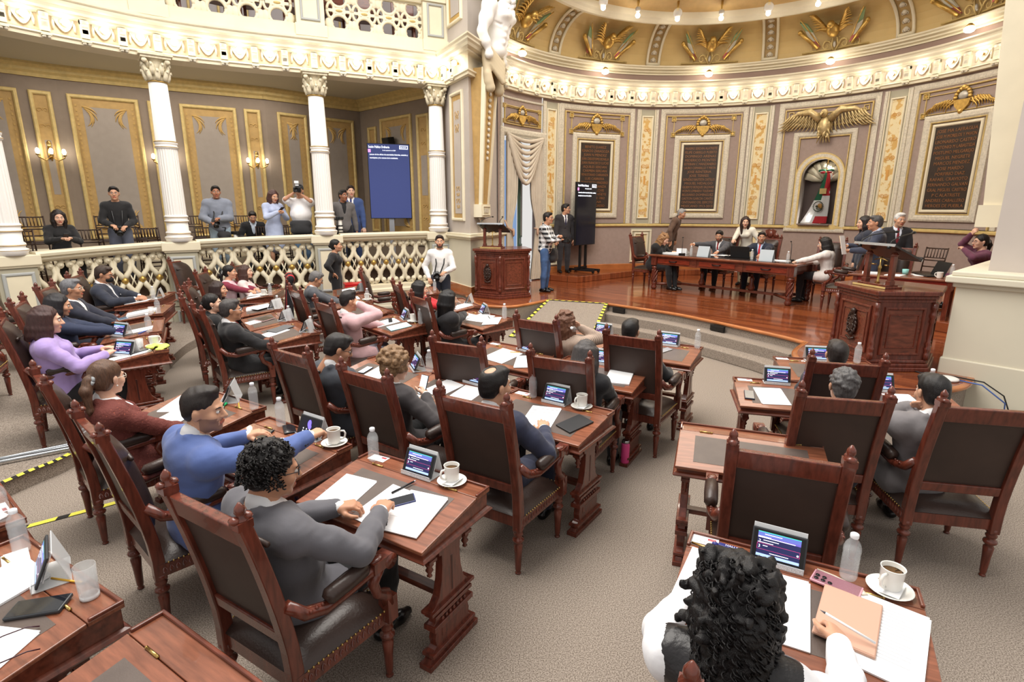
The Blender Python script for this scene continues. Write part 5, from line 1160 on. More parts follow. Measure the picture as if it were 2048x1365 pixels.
for sx in (-1, 1):
    for sy in (-1, 1):
        b = B(); M = Matrix.Translation((sx*(TBL/2-.06), sy*(TBD/2-.06), 0)); b.lathe([(.04, 0), (.06, .02), (.065, .06), (.045, .09), (.06, .12), (.058, .15), (.05, .17), (.062, .34), (.055, .46), (.07, .48), (.075, .5), (.05, .52)], 16, 0, M)
        for k in range(6): b.tube([(sx*(TBL/2-.06)+.058*math.cos(k*PI/3+t*.28), sy*(TBD/2-.06)+.058*math.sin(k*PI/3+t*.28), .17+.03*t) for t in range(10)], .014, 5)
        b.box((sx*(TBL/2-.06), sy*(TBD/2-.06), .64), (.13, .13, .2)); b.build('leg', M_WOODV, root)
b = B(); b.box((0, 0, .12), (TBL-.9, .06, .05)); [b.tube([(s*(TBL/2-.06), q*(TBD/2-.06), .12), (s*(TBL/2-.5), 0, .12)], .03, 6) for s in (-1, 1) for q in (-1, 1)]; [b.lathe([(.05, .14), (.07, .2), (.03, .3), (.045, .38), (.02, .44)], 12, 0, Matrix.Translation((s*.55, 0, 0))) for s in (-1, 1)]; b.build('stretcher', M_WOOD, root)
def stage_chair(P, p, ang, lb, z=STZ): return P.put((p[0], p[1], z), ang, lb, 'armchairs on the stage' if P is not CH else 'armchairs of the chamber')
SA = math.atan2(TBN.x, -TBN.y)      # yaw facing the hall
stage_chair(CH, tb(-.42, .50), TBA-PI/2, 'tall brown leather armchair at the left end of the dais table')
stage_chair(CH, tb(.80, 1.55), SA, 'armchair behind the dais table of the man in charcoal writing')
stage_chair(CH, tb(3.15, 1.45), SA+.25, 'empty armchair with grey-brown leather at the right of the dais table')
stage_chair(CH, tb(3.75, .42), TBA+PI/2+.1, 'armchair at the right end of the dais, of the woman in the patterned jacket')
PCH = leather_chair(True); stage_chair(PCH, tb(1.75, 1.55), SA, 'armchair with carved crest behind the man in navy with red tie')
CH.put((6.35, 9.25, STZ), 2.2, 'dark red armchair half hidden behind the right lectern', 'armchairs of the chamber')
def lectern(P, zt, lb, emblem_face=0):
    """P: five plan points, three across the front (left to right), then back right, back left"""
    c = Vector((sum(p[0] for p in P)/5, sum(p[1] for p in P)/5)); root = empty('lectern', (c.x, c.y, STZ), 0, lb, 'lectern'); Q = [(p[0]-c.x, p[1]-c.y) for p in P]
    def sc(k): return [(x*k, y*k) for x, y in Q]
    b = B(); b.prism(sc(1.0), .12, zt-.09); b.build('body', M_WOODV, root)
    b = B(); b.prism(sc(1.14), 0, .05); b.prism(sc(1.10), .05, .09); b.prism(sc(1.05), .09, .13); b.build('plinth', M_WOODV, root, .01)
    b = B(); b.prism(sc(1.03), zt-.13, zt-.09); b.prism(sc(1.08), zt-.09, zt-.05); b.prism(sc(1.14), zt-.05, zt); b.build('top_moulding', M_WOODV, root, .01)
    for i in range(4):
        p, q = Q[i], Q[i+1]; f = pmap(p, q); b = B(); rframe(b, .08, f.L-.08, .18, zt-.18, .03, .022, 0, 1); panel(b, .11, f.L-.11, .21, zt-.21, .004, 1, 1); rframe(b, .14, f.L-.14, .26, zt-.26, .015, .014, 0, 1); b.map(f); pn = b.build('side_panel', [M_WOODV, M_WOOD], root)
        if i == emblem_face:
            e = B(); u0 = f.L/2; z0 = zt*.52
            for t in range(16): a = 2*PI*t/16; leaf(e, u0+.085*math.cos(a), z0+.14*math.sin(a), a+1.9, .07, .016, 0, .03, .4)
            e.ball((u0, z0, .02), (.075, .12, .03), 10, 8); [scroll(e, u0, z0-.03+.07*t, .035, s, 1, .009, 0, 1.1, .045) for t in (-1, 0, 1) for s in (-1, 1)]; e.ball((u0, z0+.15, .03), (.04, .035, .03), 8, 6); e.tube([(u0-.07, z0-.16, .03), (u0, z0-.19, .03), (u0+.07, z0-.16, .03)], .014, 6)
            e.map(f); e.build('carved_emblem', mat('emblem_carving', rgb(52, 34, 28), .35, var=.2), pn)
    for i in range(3):
        x, y = Q[i]; k = 1.02; b = B(); b.lathe([(.03, .13), (.03, .2), (.022, .21), (.03, .23), (.034, .26), (.022, .28), (.03, .31), (.018, .34), (.024, zt*.5), (.018, zt-.36), (.03, zt-.34), (.022, zt-.31), (.034, zt-.28), (.03, zt-.25), (.022, zt-.22), (.03, zt-.2), (.03, zt-.13)], 12, 0, Matrix.Translation((x*k, y*k, 0))); b.build('colonette', M_WOODV, root)
    return root, c
def lectern_top(c, zt, rz, lb, mic):
    r = empty('reading_stand', (c[0], c[1], STZ+zt), rz, lb, 'reading stand')   # local: reader at -y, audience +y
    b = B(); b.box((0, 0, .012), (.46, .22, .024)); b.box((0, .0, .032), (.40, .16, .02)); b.build('base', M_WOODV, r, .005); b = B(); b.box((0, .113, .014), (.46, .006, .02)); b.build('gilt_edge', M_GOLDP, r)
    for s in (-1, 1): b = B(); b.box((s*.17, 0, .20), (.05, .05, .33)); b.lathe([(.035, .355), (.04, .37), (.03, .385), (.02, .40)], 10, 0, Matrix.Translation((s*.17, 0, 0))); b.box((s*.17, 0, .06), (.065, .065, .05)); b.build('post', M_WOODV, r, .004)
    b = B(); b.lathe([(.03, .04), (.012, .07), (.014, .2), (.02, .22), (.008, .25), (.012, .34)], 10); b.tube([(-.09, 0, .30), (0, 0, .325), (.09, 0, .30)], .007, 6); [b.lathe([(.03, 0), (.022, -.012), (.002, -.016)], 10, 0, Matrix.Translation((s*.09, 0, .255))) for s in (-1, 1)]; b.build('brass_scales', M_BRASS, r)
    M = Matrix.Translation((0, -.06, .40)) @ Matrix.Rotation(R_(24), 4, 'X'); b = B(); b.box((0, 0, 0), (.56, .40, .02), 0, M); b.box((0, -.2, .015), (.56, .012, .04), 0, M); b.build('reading_board', mat('board_dark', rgb(40, 34, 34), .4), r); b = B(); b.box((0, .203, .0), (.56, .008, .03), 0, M); b.box((0, -.21, .0), (.56, .008, .03), 0, M); b.build('metal_edge', M_STEEL, r)
    for s in (-1, 1): b = B(); b.tube([(s*.2, .12, .46), (s*.2, .10, .52), (s*.19, -.0, .57), (s*.16, -.16, .60), (s*.12, -.24, .61)], .006, 6); b.ball((s*.11, -.26, .61), (.016, .03, .016), 8, 6); b.lathe([(.02, .44), (.02, .47)], 8, 0, Matrix.Translation((s*.2, .12, 0))); b.build('microphone', M_BLACK, r)
    return r
PLL = [(-.72, 11.0), (-.24, 10.72), (.32, 11.05), (.22, 11.62), (-.5, 11.72)]
_, c = lectern(PLL, .98, 'dark carved lectern with wreath emblem at the left of the stage'); lectern_top((-.40, 11.15), .98, 2.75, 'reading stand with twin microphones on the left lectern', 1)
PRL = [(4.0, 6.60), (4.0, 5.88), (4.60, 5.86), (4.98, 6.3), (4.62, 6.9)]
_, c = lectern(PRL, .90, 'dark carved lectern with wreath emblem at the right of the stage'); lectern_top((4.18, 6.22), .90, 1.75, 'reading stand with twin microphones on the right lectern', 1)
# side table with piled papers behind the right lectern
root = empty('side_table', (6.2, 8.62, STZ), -.75, 'reddish side table piled with papers behind the right lectern', 'table'); b = B(); b.box((0, 0, .74), (1.35, .7, .03)); b.build('tabletop', M_WOODL, root, .005); b = B(); b.box((0, 0, .64), (1.25, .62, .16)); b.build('apron', mat('red_wood', rgb(130, 40, 28), .3, var=.2, stretch=(3, 14, 14)), root); [B().box((sx*.6, sy*.3, .36), (.06, .06, .72)).build('leg', M_WOODV, root) for sx in (-1, 1) for sy in (-1, 1)]
# slatted banquet chairs
M_DARKW = mat('dark_walnut', rgb(58, 40, 32), .4, var=.2)
def chiavari():
    r = empty('banquet_chair', (0, 0, 0), 0, 'x', 'chair'); b = B()
    for s in (-1, 1): b.tube([(s*.18, -.19, .44), (s*.18, -.22, .7), (s*.185, -.26, .92)], .013, 6)
    for z, w in ((.56, .0), (.68, .0), (.90, .0)): y = -.205-.05*(z-.5)-.04*(z > .8); b.tube([(-.18, y, z), (.18, y, z)], .012, 6)
    b.tube([(-.18, -.225, .73), (.18, -.225, .73)], .01, 6)
    for k in range(6): x = -.13+.052*k; b.tube([(x, -.228, .73), (x, -.252, .90)], .008, 6)
    b.build('backrest', M_DARKW, r); b = B(); b.box((0, 0, .43), (.40, .40, .03)); b.box((0, 0, .455), (.38, .38, .03)); b.build('seat', M_DARKW, r, .01)
    for x, y in ((-.175, -.185), (.175, -.185), (-.18, .18), (.18, .18)): q = B(); q.tube([(x*1.06, y*1.06, 0), (x, y, .43)], [.012, .015], 8); q.build('leg', M_DARKW, r)
    b = B(); [b.tube([(-.18, y, z), (.18, y, z)], .009, 6) for y, z in ((.185, .2), (.185, .28), (-.19, .24))]; [b.tube([(s*.18, -.185, z), (s*.18, .185, z)], .009, 6) for s in (-1, 1) for z in (.22, .30)]; b.build('stretcher', M_DARKW, r)
    return Proto(r)
CV = chiavari()
CV.put((7.75, 10.25, PLZ), 2.0, 'slatted dark banquet chair on the stage behind the side table', 'slatted banquet chairs')
CV.put((7.75, 9.05, PLZ), 1.3, 'slatted dark banquet chair under the woman in the plum dress', 'slatted banquet chairs')
def gal_p(s, o): p, t = gat(s); return (p.x-t.y*o, p.y+t.x*o, math.atan2(t.y, t.x)+PI)
cvs = []
for s, o in ((S_C[0]+.35, 1.9), (S_C[0]+.9, 2.0), (S_C[0]+1.75, 2.0), (S_C[1]-.35, 2.0), (S_C[1]+.35, 1.95), (S_C[1]+1.15, 2.0), (S_C[1]+1.75, 1.95), (S_C[0]+.45, .95), (S_C[0]+1.35, .85), (S_C[0]+2.1, .95), (S_C[1]-.25, .9), (S_C[1]+.5, .9), (S_C[1]+1.45, .85), (S_C[1]+1.95, .95), (S_C[2]+.55, 1.7)):
    x, y, a = gal_p(s, o); hi = o > 1.5 and s < S_C[1]+1.5; CV.put((x, y, GFZ+(.22 if hi else 0)), a+.15*math.sin(s*9), 'slatted dark banquet chair in the side gallery, '+('back row' if hi else 'front row'), 'slatted banquet chairs '+('back row' if hi else 'front row'))
# screens on stands
def screen(p, rz, w, h, z0, lb, dark, stand):
    r = empty('display_screen', p, rz, lb, 'screen'); b = B(); b.box((0, 0, z0+h/2), (w, .06, h)); b.build('housing', M_BLACK, r, .006)
    b = B(); b.box((0, -.032, z0+h/2), (w-.03, .004, h-.03)); b.build('panel', dark, r)
    b = B(); MT = frame_M((-w/2+.03, -.036, z0+h-.03), (1, 0, 0), (0, 0, 1))
    def L(t, x, y, s, wd, mi=0): text(b, t, s, MT @ Matrix.Translation((x, -y, 0)), mi, 'LEFT', .0005, wd)
    L('Sesión Pública Ordinaria', .0, .075, .075, .48); L('26 de septiembre de 2024', .32, .135, .034, .30)
    L('Lectura de los oficios de autoridades federales, estatales y', .02, .235, .05, w-.1); L('municipales y los ocursos de la ciudadanía.', .02, .31, .05, w*.66)
    b.box((.05-w/2, -.036, z0+h-.17), (.06, .002, .07), 1); rr = B(); rframe(rr, w-.27, w-.07, -.09, -.01, .012, .002, 0, 1); b.merge(rr.map(lambda u, z, d: tuple(MT @ Vector((u, z, d))))); L('00:10:24', w-.245, .065, .04, .15)
    b.build('screen_text', [mat('screen_white', (.9, .92, 1), .5, emit=((.85, .9, 1), 1.5)), mat('screen_pink', (.9, .2, .6), .5, emit=((.9, .3, .7), 1.0))], r)
    b = B()
    if stand == 'post': b.box((0, .04, z0/2), (.12, .06, z0)); b.box((0, .0, .02), (.7, .5, .04))
    else:
        for s in (-1, 1): b.box((s*.13, .04, z0/2+.05), (.06, .05, z0)); b.box((s*.13, -.02, .07), (.07, .75, .05))
        b.box((0, .04, .12), (.36, .05, .05)); [b.cyl((s*.13-.02, y, .03), (s*.13+.02, y, .03), .03, .03, 10) for s in (-1, 1) for y in (-.37, .33)]
    b.build('stand', mat('stand_grey', rgb(170, 172, 178), .4, .6) if stand == 'post' else M_BLACKM, r); return r
M_SCR1 = mat('screen_blue', rgb(38, 44, 84), .12, emit=((.05, .07, .22), .55)); M_SCR2 = mat('screen_black', rgb(10, 11, 16), .15, emit=((.02, .025, .05), .15))
screen((-2.93, 13.55, GFZ), .27, .98, 1.72, 1.06, 'large blue upright screen on a grey post in the side gallery', M_SCR1, 'post')
screen((1.86, 14.25, PLZ), R_(50), .92, 1.55, .70, 'tall black upright screen on a wheeled stand on the stage', M_SCR2, 'wheels')
# fire box with extinguisher
root = empty('fire_cabinet', (-3.22, 11.05, 0), .42, 'red fire extinguisher box standing against the cream wall', 'fire box'); b = B(); M_FRED = mat('fire_red', rgb(206, 34, 36), .35)
for c, d in (((-.19, 0, .36), (.02, .28, .72)), ((.19, 0, .36), (.02, .28, .72)), ((0, 0, .71), (.40, .30, .03)), ((0, 0, .02), (.40, .28, .04)), ((0, .13, .36), (.38, .02, .72)), ((0, -.135, .64), (.40, .02, .16)), ((-.16, -.135, .3), (.08, .02, .6)), ((.17, -.135, .3), (.06, .02, .6))): b.box(c, d)
b.build('box', M_FRED, root, .004); b = B(); b.box((0, .11, .33), (.34, .01, .6)); b.build('liner', mat('box_inside', rgb(50, 10, 12), .6), root)
e = empty('fire_extinguisher', (-3.22, 11.05, .04), .42, 'red extinguisher with white label inside the fire box', 'extinguisher'); b = B(); b.lathe([(.075, 0), (.08, .02), (.08, .26), (.06, .31), (.025, .33), (.02, .36)], 16); b.build('cylinder', M_FRED, e); b = B(); b.lathe([(.081, .09), (.081, .17)], 16); b.build('label_band', M_PAPER, e); b = B(); b.box((0, -.03, .38), (.03, .10, .02)); b.tube([(0, -.06, .40), (.03, -.10, .42)], .01, 6); b.tube([(.02, 0, .36), (.09, -.03, .30), (.09, -.04, .12)], .012, 6); b.build('valve', M_STEEL, e)
# shawl over a chair, crutch, floor cable box
d = SEAT['M3']; c, s_ = math.cos(d[2]), math.sin(d[2]); P_ = []
for t in range(7): x = -.2+.07*t; P_ += [cap((x, -.36, 1.16), (x*1.2, -.42-.03*math.sin(t*2), .3+.05*math.sin(t*3)), .045, .05, .03)]
P_.append(cap((-.2, -.34, 1.17), (.2, -.34, 1.17), .06, .06, .03))
o = sdf_obj('shawl', sdf(P_, .022), two_tone('shawl_cloth', 'ShaderNodeTexWave', rgb(22, 20, 24), rgb(176, 30, 40), .9, .9, .78, .8)); o.location = (d[0], d[1], d[3]); o.rotation_euler = (0, 0, d[2]); tag(o, 'black shawl with a red band draped over a chair back by the pedestal', 'shawl')
M_ALU = mat('aluminium', rgb(190, 196, 202), .3, .9); root = empty('crutch', (-4.02, 4.30, .16), 0, 'aluminium crutch lying on the raised tier at the left', 'crutch')
b = B()
for s in (-1, 1): b.tube([(-.55, -.35+s*.02, 0), (-.2, -.12+s*.05, .0), (.5, .42+s*.09, .0)], .014, 8)
b.tube([(-.8, -.52, 0), (-.3, -.18, .0)], .016, 8); b.tube([(-.35, -.21, 0), (.5, .42, .0)], .012, 8); b.build('shaft', M_ALU, root); b = B(); b.ball((-.33, -.20, 0), (.05, .045, .03), 8, 6); b.ball((-.8, -.52, 0), (.03, .03, .02), 8, 6); b.build('joint', mat('grip_grey', rgb(150, 156, 160), .6), root)
o = B(); o.lathe([(.0, 0), (.09, .0), (.10, .012), (.095, .025), (.07, .034), (.0, .036)], 20); r = o.build('wireless_router', M_WHITE); r.location = (4.62, 5.52, STZ+.002); tag(r, 'white rounded router lying on the stage corner by the right pier', 'router')
b = B(); b.tube([(4.70, 5.5, STZ+.01), (4.82, 5.32, STZ+.01), (5.0, 5.22, .3), (5.06, 5.26, .1), (5.14, 5.1, .06)], .007, 6); tag(b.build('cable', mat('blue_cable', rgb(70, 100, 170), .5)), 'blue network cable running from the router down to the floor', 'cable')
b = B(); b.tube([(4.45, 5.9, STZ+.01), (4.5, 5.75, STZ+.012), (4.75, 5.62, STZ+.012), (4.92, 5.42, STZ+.01), (5.02, 5.27, .36), (5.1, 5.2, .1), (5.2, 5.05, .08)], .007, 6); tag(b.build('cable', M_BLACK), 'black cable running behind the router to the wall outlet', 'cable')
root = empty('power_outlet', (5.36, 4.98, .16), -1.0, 'grey surface-mounted power outlet low on the right pier', 'outlet'); b = B(); b.box((0, 0, 0), (.16, .06, .10)); b.build('box', M_ALU, root, .006); b = B(); b.tube([(-.5, .0, -.05), (-.25, .0, .03), (-.07, 0, .0)], .014, 8); b.tube([(.07, 0, 0), (.6, .0, -.02)], .014, 8); b.build('conduit', M_ALU, root)
# ---------------- people ----------------
SKIN = {}
def skin(c): return mat('skin_%d_%d_%d' % c, rgb(*c), .5, var=.06, vscale=9., sheen=.1)
def cloth(c, kind='plain'):
    n = '%s_cloth_%d_%d_%d' % ((kind,)+tuple(c)); col = rgb(*c)
    if n in MATS: return MATS[n]
    if kind == 'tweed': return two_tone(n, 'ShaderNodeTexVoronoi', rgb(206, 112, 84), rgb(104, 50, 44), 55, .85, .25, .62, .3)
    if kind == 'floral': return two_tone(n, 'ShaderNodeTexVoronoi', rgb(214, 204, 196), rgb(44, 52, 76), 26, .8, .22, .36)
    if kind == 'print': return two_tone(n, 'ShaderNodeTexVoronoi', rgb(40, 36, 40), rgb(226, 220, 216), 17, .8, .28, .36)
    if kind == 'knit': return two_tone(n, 'ShaderNodeTexWave', tuple(k*.72 for k in col), col, 26, .85, .35, .6, .3)
    if kind == 'sheenleather': return mat(n, col, .36, var=.2, vscale=30., bump=.25, bscale=70)
    return mat(n, col, .85, var=.10, vscale=7., bump=.10, bscale=35, sheen=.15)
def plaid(n, c1, c2, sc):
    m = mat(n, c1, .85); nt = m.node_tree; N = nt.nodes; L = nt.links; tc = N.new('ShaderNodeTexCoord'); p = None; outs = []
    for ax in (0, 2):
        mp = N.new('ShaderNodeMapping'); L.new(tc.outputs['Object'], mp.inputs[0]); s = [0, 0, 0]; s[ax] = 1; mp.inputs['Scale'].default_value = s
        w = N.new('ShaderNodeTexWave'); w.inputs['Scale'].default_value = sc; w.bands_direction = 'XYZ'[ax]; L.new(mp.outputs[0], w.inputs[0])
        r = N.new('ShaderNodeValToRGB'); r.color_ramp.interpolation = 'CONSTANT'; r.color_ramp.elements[0].color = (0, 0, 0, 1); r.color_ramp.elements[1].position = .5; r.color_ramp.elements[1].color = (1, 1, 1, 1); L.new(w.outputs[0], r.inputs[0]); outs.append(r)
    mx = N.new('ShaderNodeMix'); mx.data_type = 'RGBA'; mx.inputs[0].default_value = .5; L.new(outs[0].outputs[0], mx.inputs[6]); L.new(outs[1].outputs[0], mx.inputs[7])
    r = N.new('ShaderNodeValToRGB'); r.color_ramp.elements[0].color = (*c1, 1); r.color_ramp.elements[1].color = (*c2, 1); L.new(mx.outputs[2], r.inputs[0]); L.new(r.outputs[0], N['Principled BSDF'].inputs['Base Color']); return m
def hairm(c): return mat('hair_%d_%d_%d' % tuple(c), rgb(*c), .42, var=.35, vscale=10., stretch=(14, 14, 3), bump=.35, bscale=30)
_PH = RNG.uniform(0, 6.28, (12, 3)); _DR = RNG.normal(size=(12, 3)); _DR /= np.linalg.norm(_DR, axis=1)[:, None]
def wob(V, f, a, n=6):
    o = np.zeros_like(V)
    for i in range(n): o += np.sin((V @ _DR[i])[:, None]*f*(1+.35*i)+_PH[i])*_DR[(i+3) % 12]
    return o*a/n**.5
def rotm(yaw, pitch, roll=0.): return np.array((Matrix.Rotation(yaw, 3, 'Z') @ Matrix.Rotation(pitch, 3, 'X') @ Matrix.Rotation(roll, 3, 'Y')))
def ik(a, t, l1, l2, pole):
    d = t-a; D = min(np.linalg.norm(d), .997*(l1+l2)); u = d/np.linalg.norm(d); x = (l1*l1-l2*l2+D*D)/(2*D); h = math.sqrt(max(0, l1*l1-x*x)); p = pole-u*(pole @ u); p = p/(np.linalg.norm(p)+1e-9)
    return a+u*x+p*h, a+u*D
def hand_prims(w, f, n, side, curl, s=1.):
    """wrist w, finger direction f, palm normal n (out of the palm); side +1 right"""
    f = f/np.linalg.norm(f); n = n-f*(n @ f); n = n/np.linalg.norm(n); t = np.cross(n, f)*(-side)   # towards the little finger side is -t
    P = []; L = [.074, .082, .076, .060]
    for i in range(4):
        o = (1.5-i)*.0195; kn = w+f*(.088-.006*abs(i-1.2))*s+t*o*s; P.append(cap(w+f*.01*s+t*o*.6*s, kn, .019*s, .0135*s, .014))
        d = f; p = kn; c = curl*(1+.08*i); n0 = n
        for j, q in enumerate((.46, .30, .24)):
            a = c*(.75 if j == 0 else 1.0)
            d, n0 = d*math.cos(a)+n0*math.sin(a), n0*math.cos(a)-d*math.sin(a); e = p+(d+t*.04*(1.5-i)*(j == 0))*L[i]*q*s
            P.append(cap(p, e, (.0098-.0011*j)*s, (.0089-.0012*j)*s, .004)); p = e
    b = w+f*.022*s+t*.022*s+n*.006*s; d = (f*.62+t*.70+n*.30); d = d/np.linalg.norm(d); m = b+d*.042*s; d2 = f*.86+t*.30+n*.35; d2 = d2/np.linalg.norm(d2); e = m+d2*.034*s; g = e+(f*.95+n*.3*min(1, curl))*.024*s
    P += [cap(w+f*.012*s, m, .019*s, .0125*s, .012), cap(m, e, .0115*s, .0105*s, .006), cap(e, g, .0102*s, .0085*s, .004)]
    return P
LOD = {0: (.022, .0115, .0062, .0042), 1: (.030, .016, .0085, .0062), 2: (.036, .021, .0105, .008)}
def person(label, loc, yaw, seat=None, lod=1, s=1., sk=(196, 148, 120), hair=('short', (34, 28, 26)), top=('jacket', (60, 62, 68)), shirt=(232, 232, 234), tie=None, pants=(34, 34, 38), shoes=(22, 20, 20), lean=8., twist=0., head=(0., 0.), L=None, R=None, curl=(.35, .35), palm=None, belly=0., glasses=None, mask=False, beard=None, fem=False, legs=None, skirt=None, cross=False, headto=None, side=0., group=None, pole=None, sleeve=1., wide=1., collar=True):
    root = empty('person', loc, yaw, label, 'person', group); hb, hc_, hh, hk = LOD[lod]; A = lambda *v: np.array(v, float)
    st = seat is None; pz = .93 if st else .565*1.0/s*1.0
    if not st: pz = (seat+.085)/s
    P = A(0, 0 if st else -.09, pz); la = math.radians(lean); Rt = rotm(math.radians(twist), -la, math.radians(side)); up = Rt @ A(0, 0, 1); fw = Rt @ A(0, 1, 0); rt = Rt @ A(1, 0, 0); RT = Rt
    nb = P+up*.505; sw = ((.182 if not st else .168) if not fem else .160)*wide
    sh = {1: nb+rt*sw-up*.07, -1: nb-rt*sw-up*.07}
    hy, hp = math.radians(head[0]), math.radians(head[1]); HR = rotm(math.radians(twist)+hy, hp*1.0, math.radians(side)*.4); hc = nb+up*.075+fw*.03+HR @ A(0, .025, .075)
    if headto is not None: c_, s_ = math.cos(yaw), math.sin(yaw); loc = (headto[0]-(c_*hc[0]-s_*hc[1])*s, headto[1]-(s_*hc[0]+c_*hc[1])*s, loc[2]); root.location = loc
    M = Matrix.Translation(loc) @ Matrix.Rotation(yaw, 4, 'Z'); Mi = M.inverted()
    def tgt(v):
        if v is None: return None
        if v[0] == 'd': return Mi @ dloc(DK[v[1]][0], *v[2:])
        if v[0] == 'w': return Mi @ Vector(v[1:])
        if v[0] == 'h': return Vector(tuple((hc+HR @ A(*v[1:]))*s))
        return v
    L, R = tgt(L), tgt(R)
    # arms
    arm = {}
    dflt = {1: A(.24, .10, pz-.10) if st else A(.16, .28, pz+.10), -1: A(-.24, .10, pz-.10) if st else A(-.16, .28, pz+.10)}
    for sd, tg in ((1, R), (-1, L)):
        t = dflt[sd] if tg is None else A(*tg)/s; pl = A(sd*.75, -.55, -.55) if pole is None else A(sd*pole[0], pole[1], pole[2])
        arm[sd] = (sh[sd],)+tuple(ik(sh[sd], t, .285, .255, pl))
    # legs
    lg = {}
    for sd in (1, -1):
        hip = P+A(sd*.092, .02, -.03)
        if st: an = A(sd*.105, 0, .085); kn = A(sd*.10, .03, .49)
        else: kn = A(sd*.13, .37, pz-.015); an = A(sd*.13, .36, .085)
        if legs and legs.get(sd): kn, an = A(*legs[sd][0])/s, A(*legs[sd][1])/s
        if cross and sd == 1: kn = A(.04, .40, pz+.08); an = A(-.10, .56, pz-.33)
        lg[sd] = (hip, kn, an)
    fm = .92 if fem else 1.
    def torso(o, low=True, kk=.07):
        bl = belly; w_ = wide if wide < 1 else 1+(wide-1)*.6; q = [ell(P+up*.03, (.146*w_+o, .108+o+bl*.4, .115+o), RT, kk), ell(P+up*.20+fw*(.005+bl*.35), (.134*fm*w_+o+bl*.5, .098+o+bl*.8, .15+o), RT, kk), ell(P+up*.35+fw*.004, (.160*fm*wide+o, .104+o, .15+o), RT, kk), ell(P+up*.41-fw*.01, (.165*fm*wide+o, .092+o, .085+o), RT, .06)]
        for sd in (1, -1): q += [ell(sh[sd]-rt*sd*.012, (.057+o, .060+o, .060+o), RT, .035), cap(nb-up*.04, sh[sd]-up*.012, .054+o*.8, .050+o, .05)]
        if fem: q += [ell(P+up*.36+fw*(.105+o*.5)+rt*sd*.062, (.062+o*.3, .05+o*.3, .058+o*.3), RT, .05) for sd in (1, -1)]
        return q
    def arms(o, frac=1., kk=.014):
        q = []
        for sd in (1, -1):
            a, e, w = arm[sd]; w2 = e+(w-e)*frac
            q += [cap(a, (a+e)/2, .056+o, .052+o, kk), cap((a+e)/2, e, .052+o, .043+o, kk), cap(e, e+(w2-e)*.45, .044+o, .042+o, kk), cap(e+(w2-e)*.45, w2, .042+o, .029+o, kk)]
        return q
    def legp(o, frac=1., kk=.02):
        q = []
        for sd in (1, -1):
            h, k, a = lg[sd]; a2 = k+(a-k)*frac
            q += [cap(h, (h+k)/2, .086+o, .074+o, kk), cap((h+k)/2, k, .074+o, .056+o, kk), cap(k, k+(a2-k)*.4, .056+o, .055+o, kk), cap(k+(a2-k)*.4, a2, .055+o, .036+o, kk)]
        return q
    S3 = lambda VQ, m=0: (VQ[0]*s, VQ[1], m)
    # ---- body: torso and limbs, head, hands in one mesh ----
    parts = [S3(sdf(torso(-.012)+arms(-.006)+legp(-.008)+[cap(nb-up*.05, hc+HR @ A(0, -.03, -.05), .062, .052, .04)], hb))]
    H = [ell((0, -.016, .036), (.076, .095, .083), None, .02), ell((0, .026, -.028), (.060, .066, .084), None, .03), ell((0, .030, -.076), (.050 if not fem else .044, .052, .038), None, .025), ell((0, .074, -.099), (.021, .017, .016), None, .02),
         cap((0, .088, .014), (0, .111, -.027), .009, .0135, .012), ell((.012, .098, -.031), .0085, None, .008), ell((-.012, .098, -.031), .0085, None, .008), cap((-.034, .081, .024), (.034, .081, .024), .011, .011, .014),
         cap((0, -.022, -.05), (0, -.05, -.2), .052 if not fem else .046, .06 if not fem else .052, .035)]
    for q in (1, -1): H += [ell((q*.040, .060, -.026), .026, None, .02), sub(ell((q*.031, .100, .005), (.019, .016, .0125), None, .01)), ell((q*.078, -.010, -.008), (.009, .020, .032), rotm(q*.35, .1), .008), ell((q*.083, -.004, .0), (.006, .012, .02), rotm(q*.5, 0), .006)]
    H += [cap((-.019, .091, -.059), (.019, .091, -.059), .0075, .0075, .006), cap((-.016, .089, -.068), (.016, .089, -.068), .0085, .0085, .006), sub(cap((-.02, .101, -.0635), (.02, .101, -.0635), .0025, .0025, .002))]
    V, Q = sdf(H, hh); fc = V[Q].mean(1); mi = np.zeros(len(Q), int)
    mi[(np.abs(fc[:, 0]) < .026) & (np.abs(fc[:, 2]+.0635) < .0125) & (fc[:, 1] > .088)] = 1
    if beard: mi[(fc[:, 2] < -.03) & (fc[:, 1] > -.005) & (fc[:, 2] > -.125) & ((np.abs(fc[:, 0]) > .028) | (np.abs(fc[:, 2]+.063) > .0135)) & ((fc[:, 2] < -.046) | (np.abs(fc[:, 0]) > .045)) & (np.hypot(fc[:, 0], fc[:, 1]) > .04)] = 2
    HT = lambda V: (V @ HR.T+hc)*s
    parts.append((HT(V), Q, mi))
    for sd in (1, -1):
        a, e, w = arm[sd]; d = w-e; d = d/np.linalg.norm(d); pn = A(0, 0, -1) if palm is None or palm.get(sd) is None else A(*palm[sd]); f_ = d+A(0, 0, .0); hp_ = hand_prims(w, f_, pn, sd, curl[0 if sd < 0 else 1], fm)
        parts.append(S3(sdf(hp_, hk)))
    sdf_obj('body', parts, [skin(sk), mat('lips_%d' % sk[0], rgb(int(sk[0]*.86), int(sk[1]*.62), int(sk[2]*.62)), .4), mat('beard_%d' % sum(beard), rgb(*beard), .7) if beard else skin(sk)], root)
    b = B(); TM = Matrix([list(HR[i])+[hc[i]] for i in range(3)]+[[0, 0, 0, 1]]); TM = Matrix.Scale(s, 4) @ TM
    for q in (1, -1): b.ball((q*.031, .0835, .004), (.0125, .0105, .0095), 10, 8, 0, TM); b.ball((q*.031, .0895, .004), (.0062, .0062, .0062), 8, 6, 1, TM)
    b.build('eyes', [mat('eye_white', rgb(226, 220, 214), .3), mat('eye_dark', rgb(34, 24, 20), .2)], root)
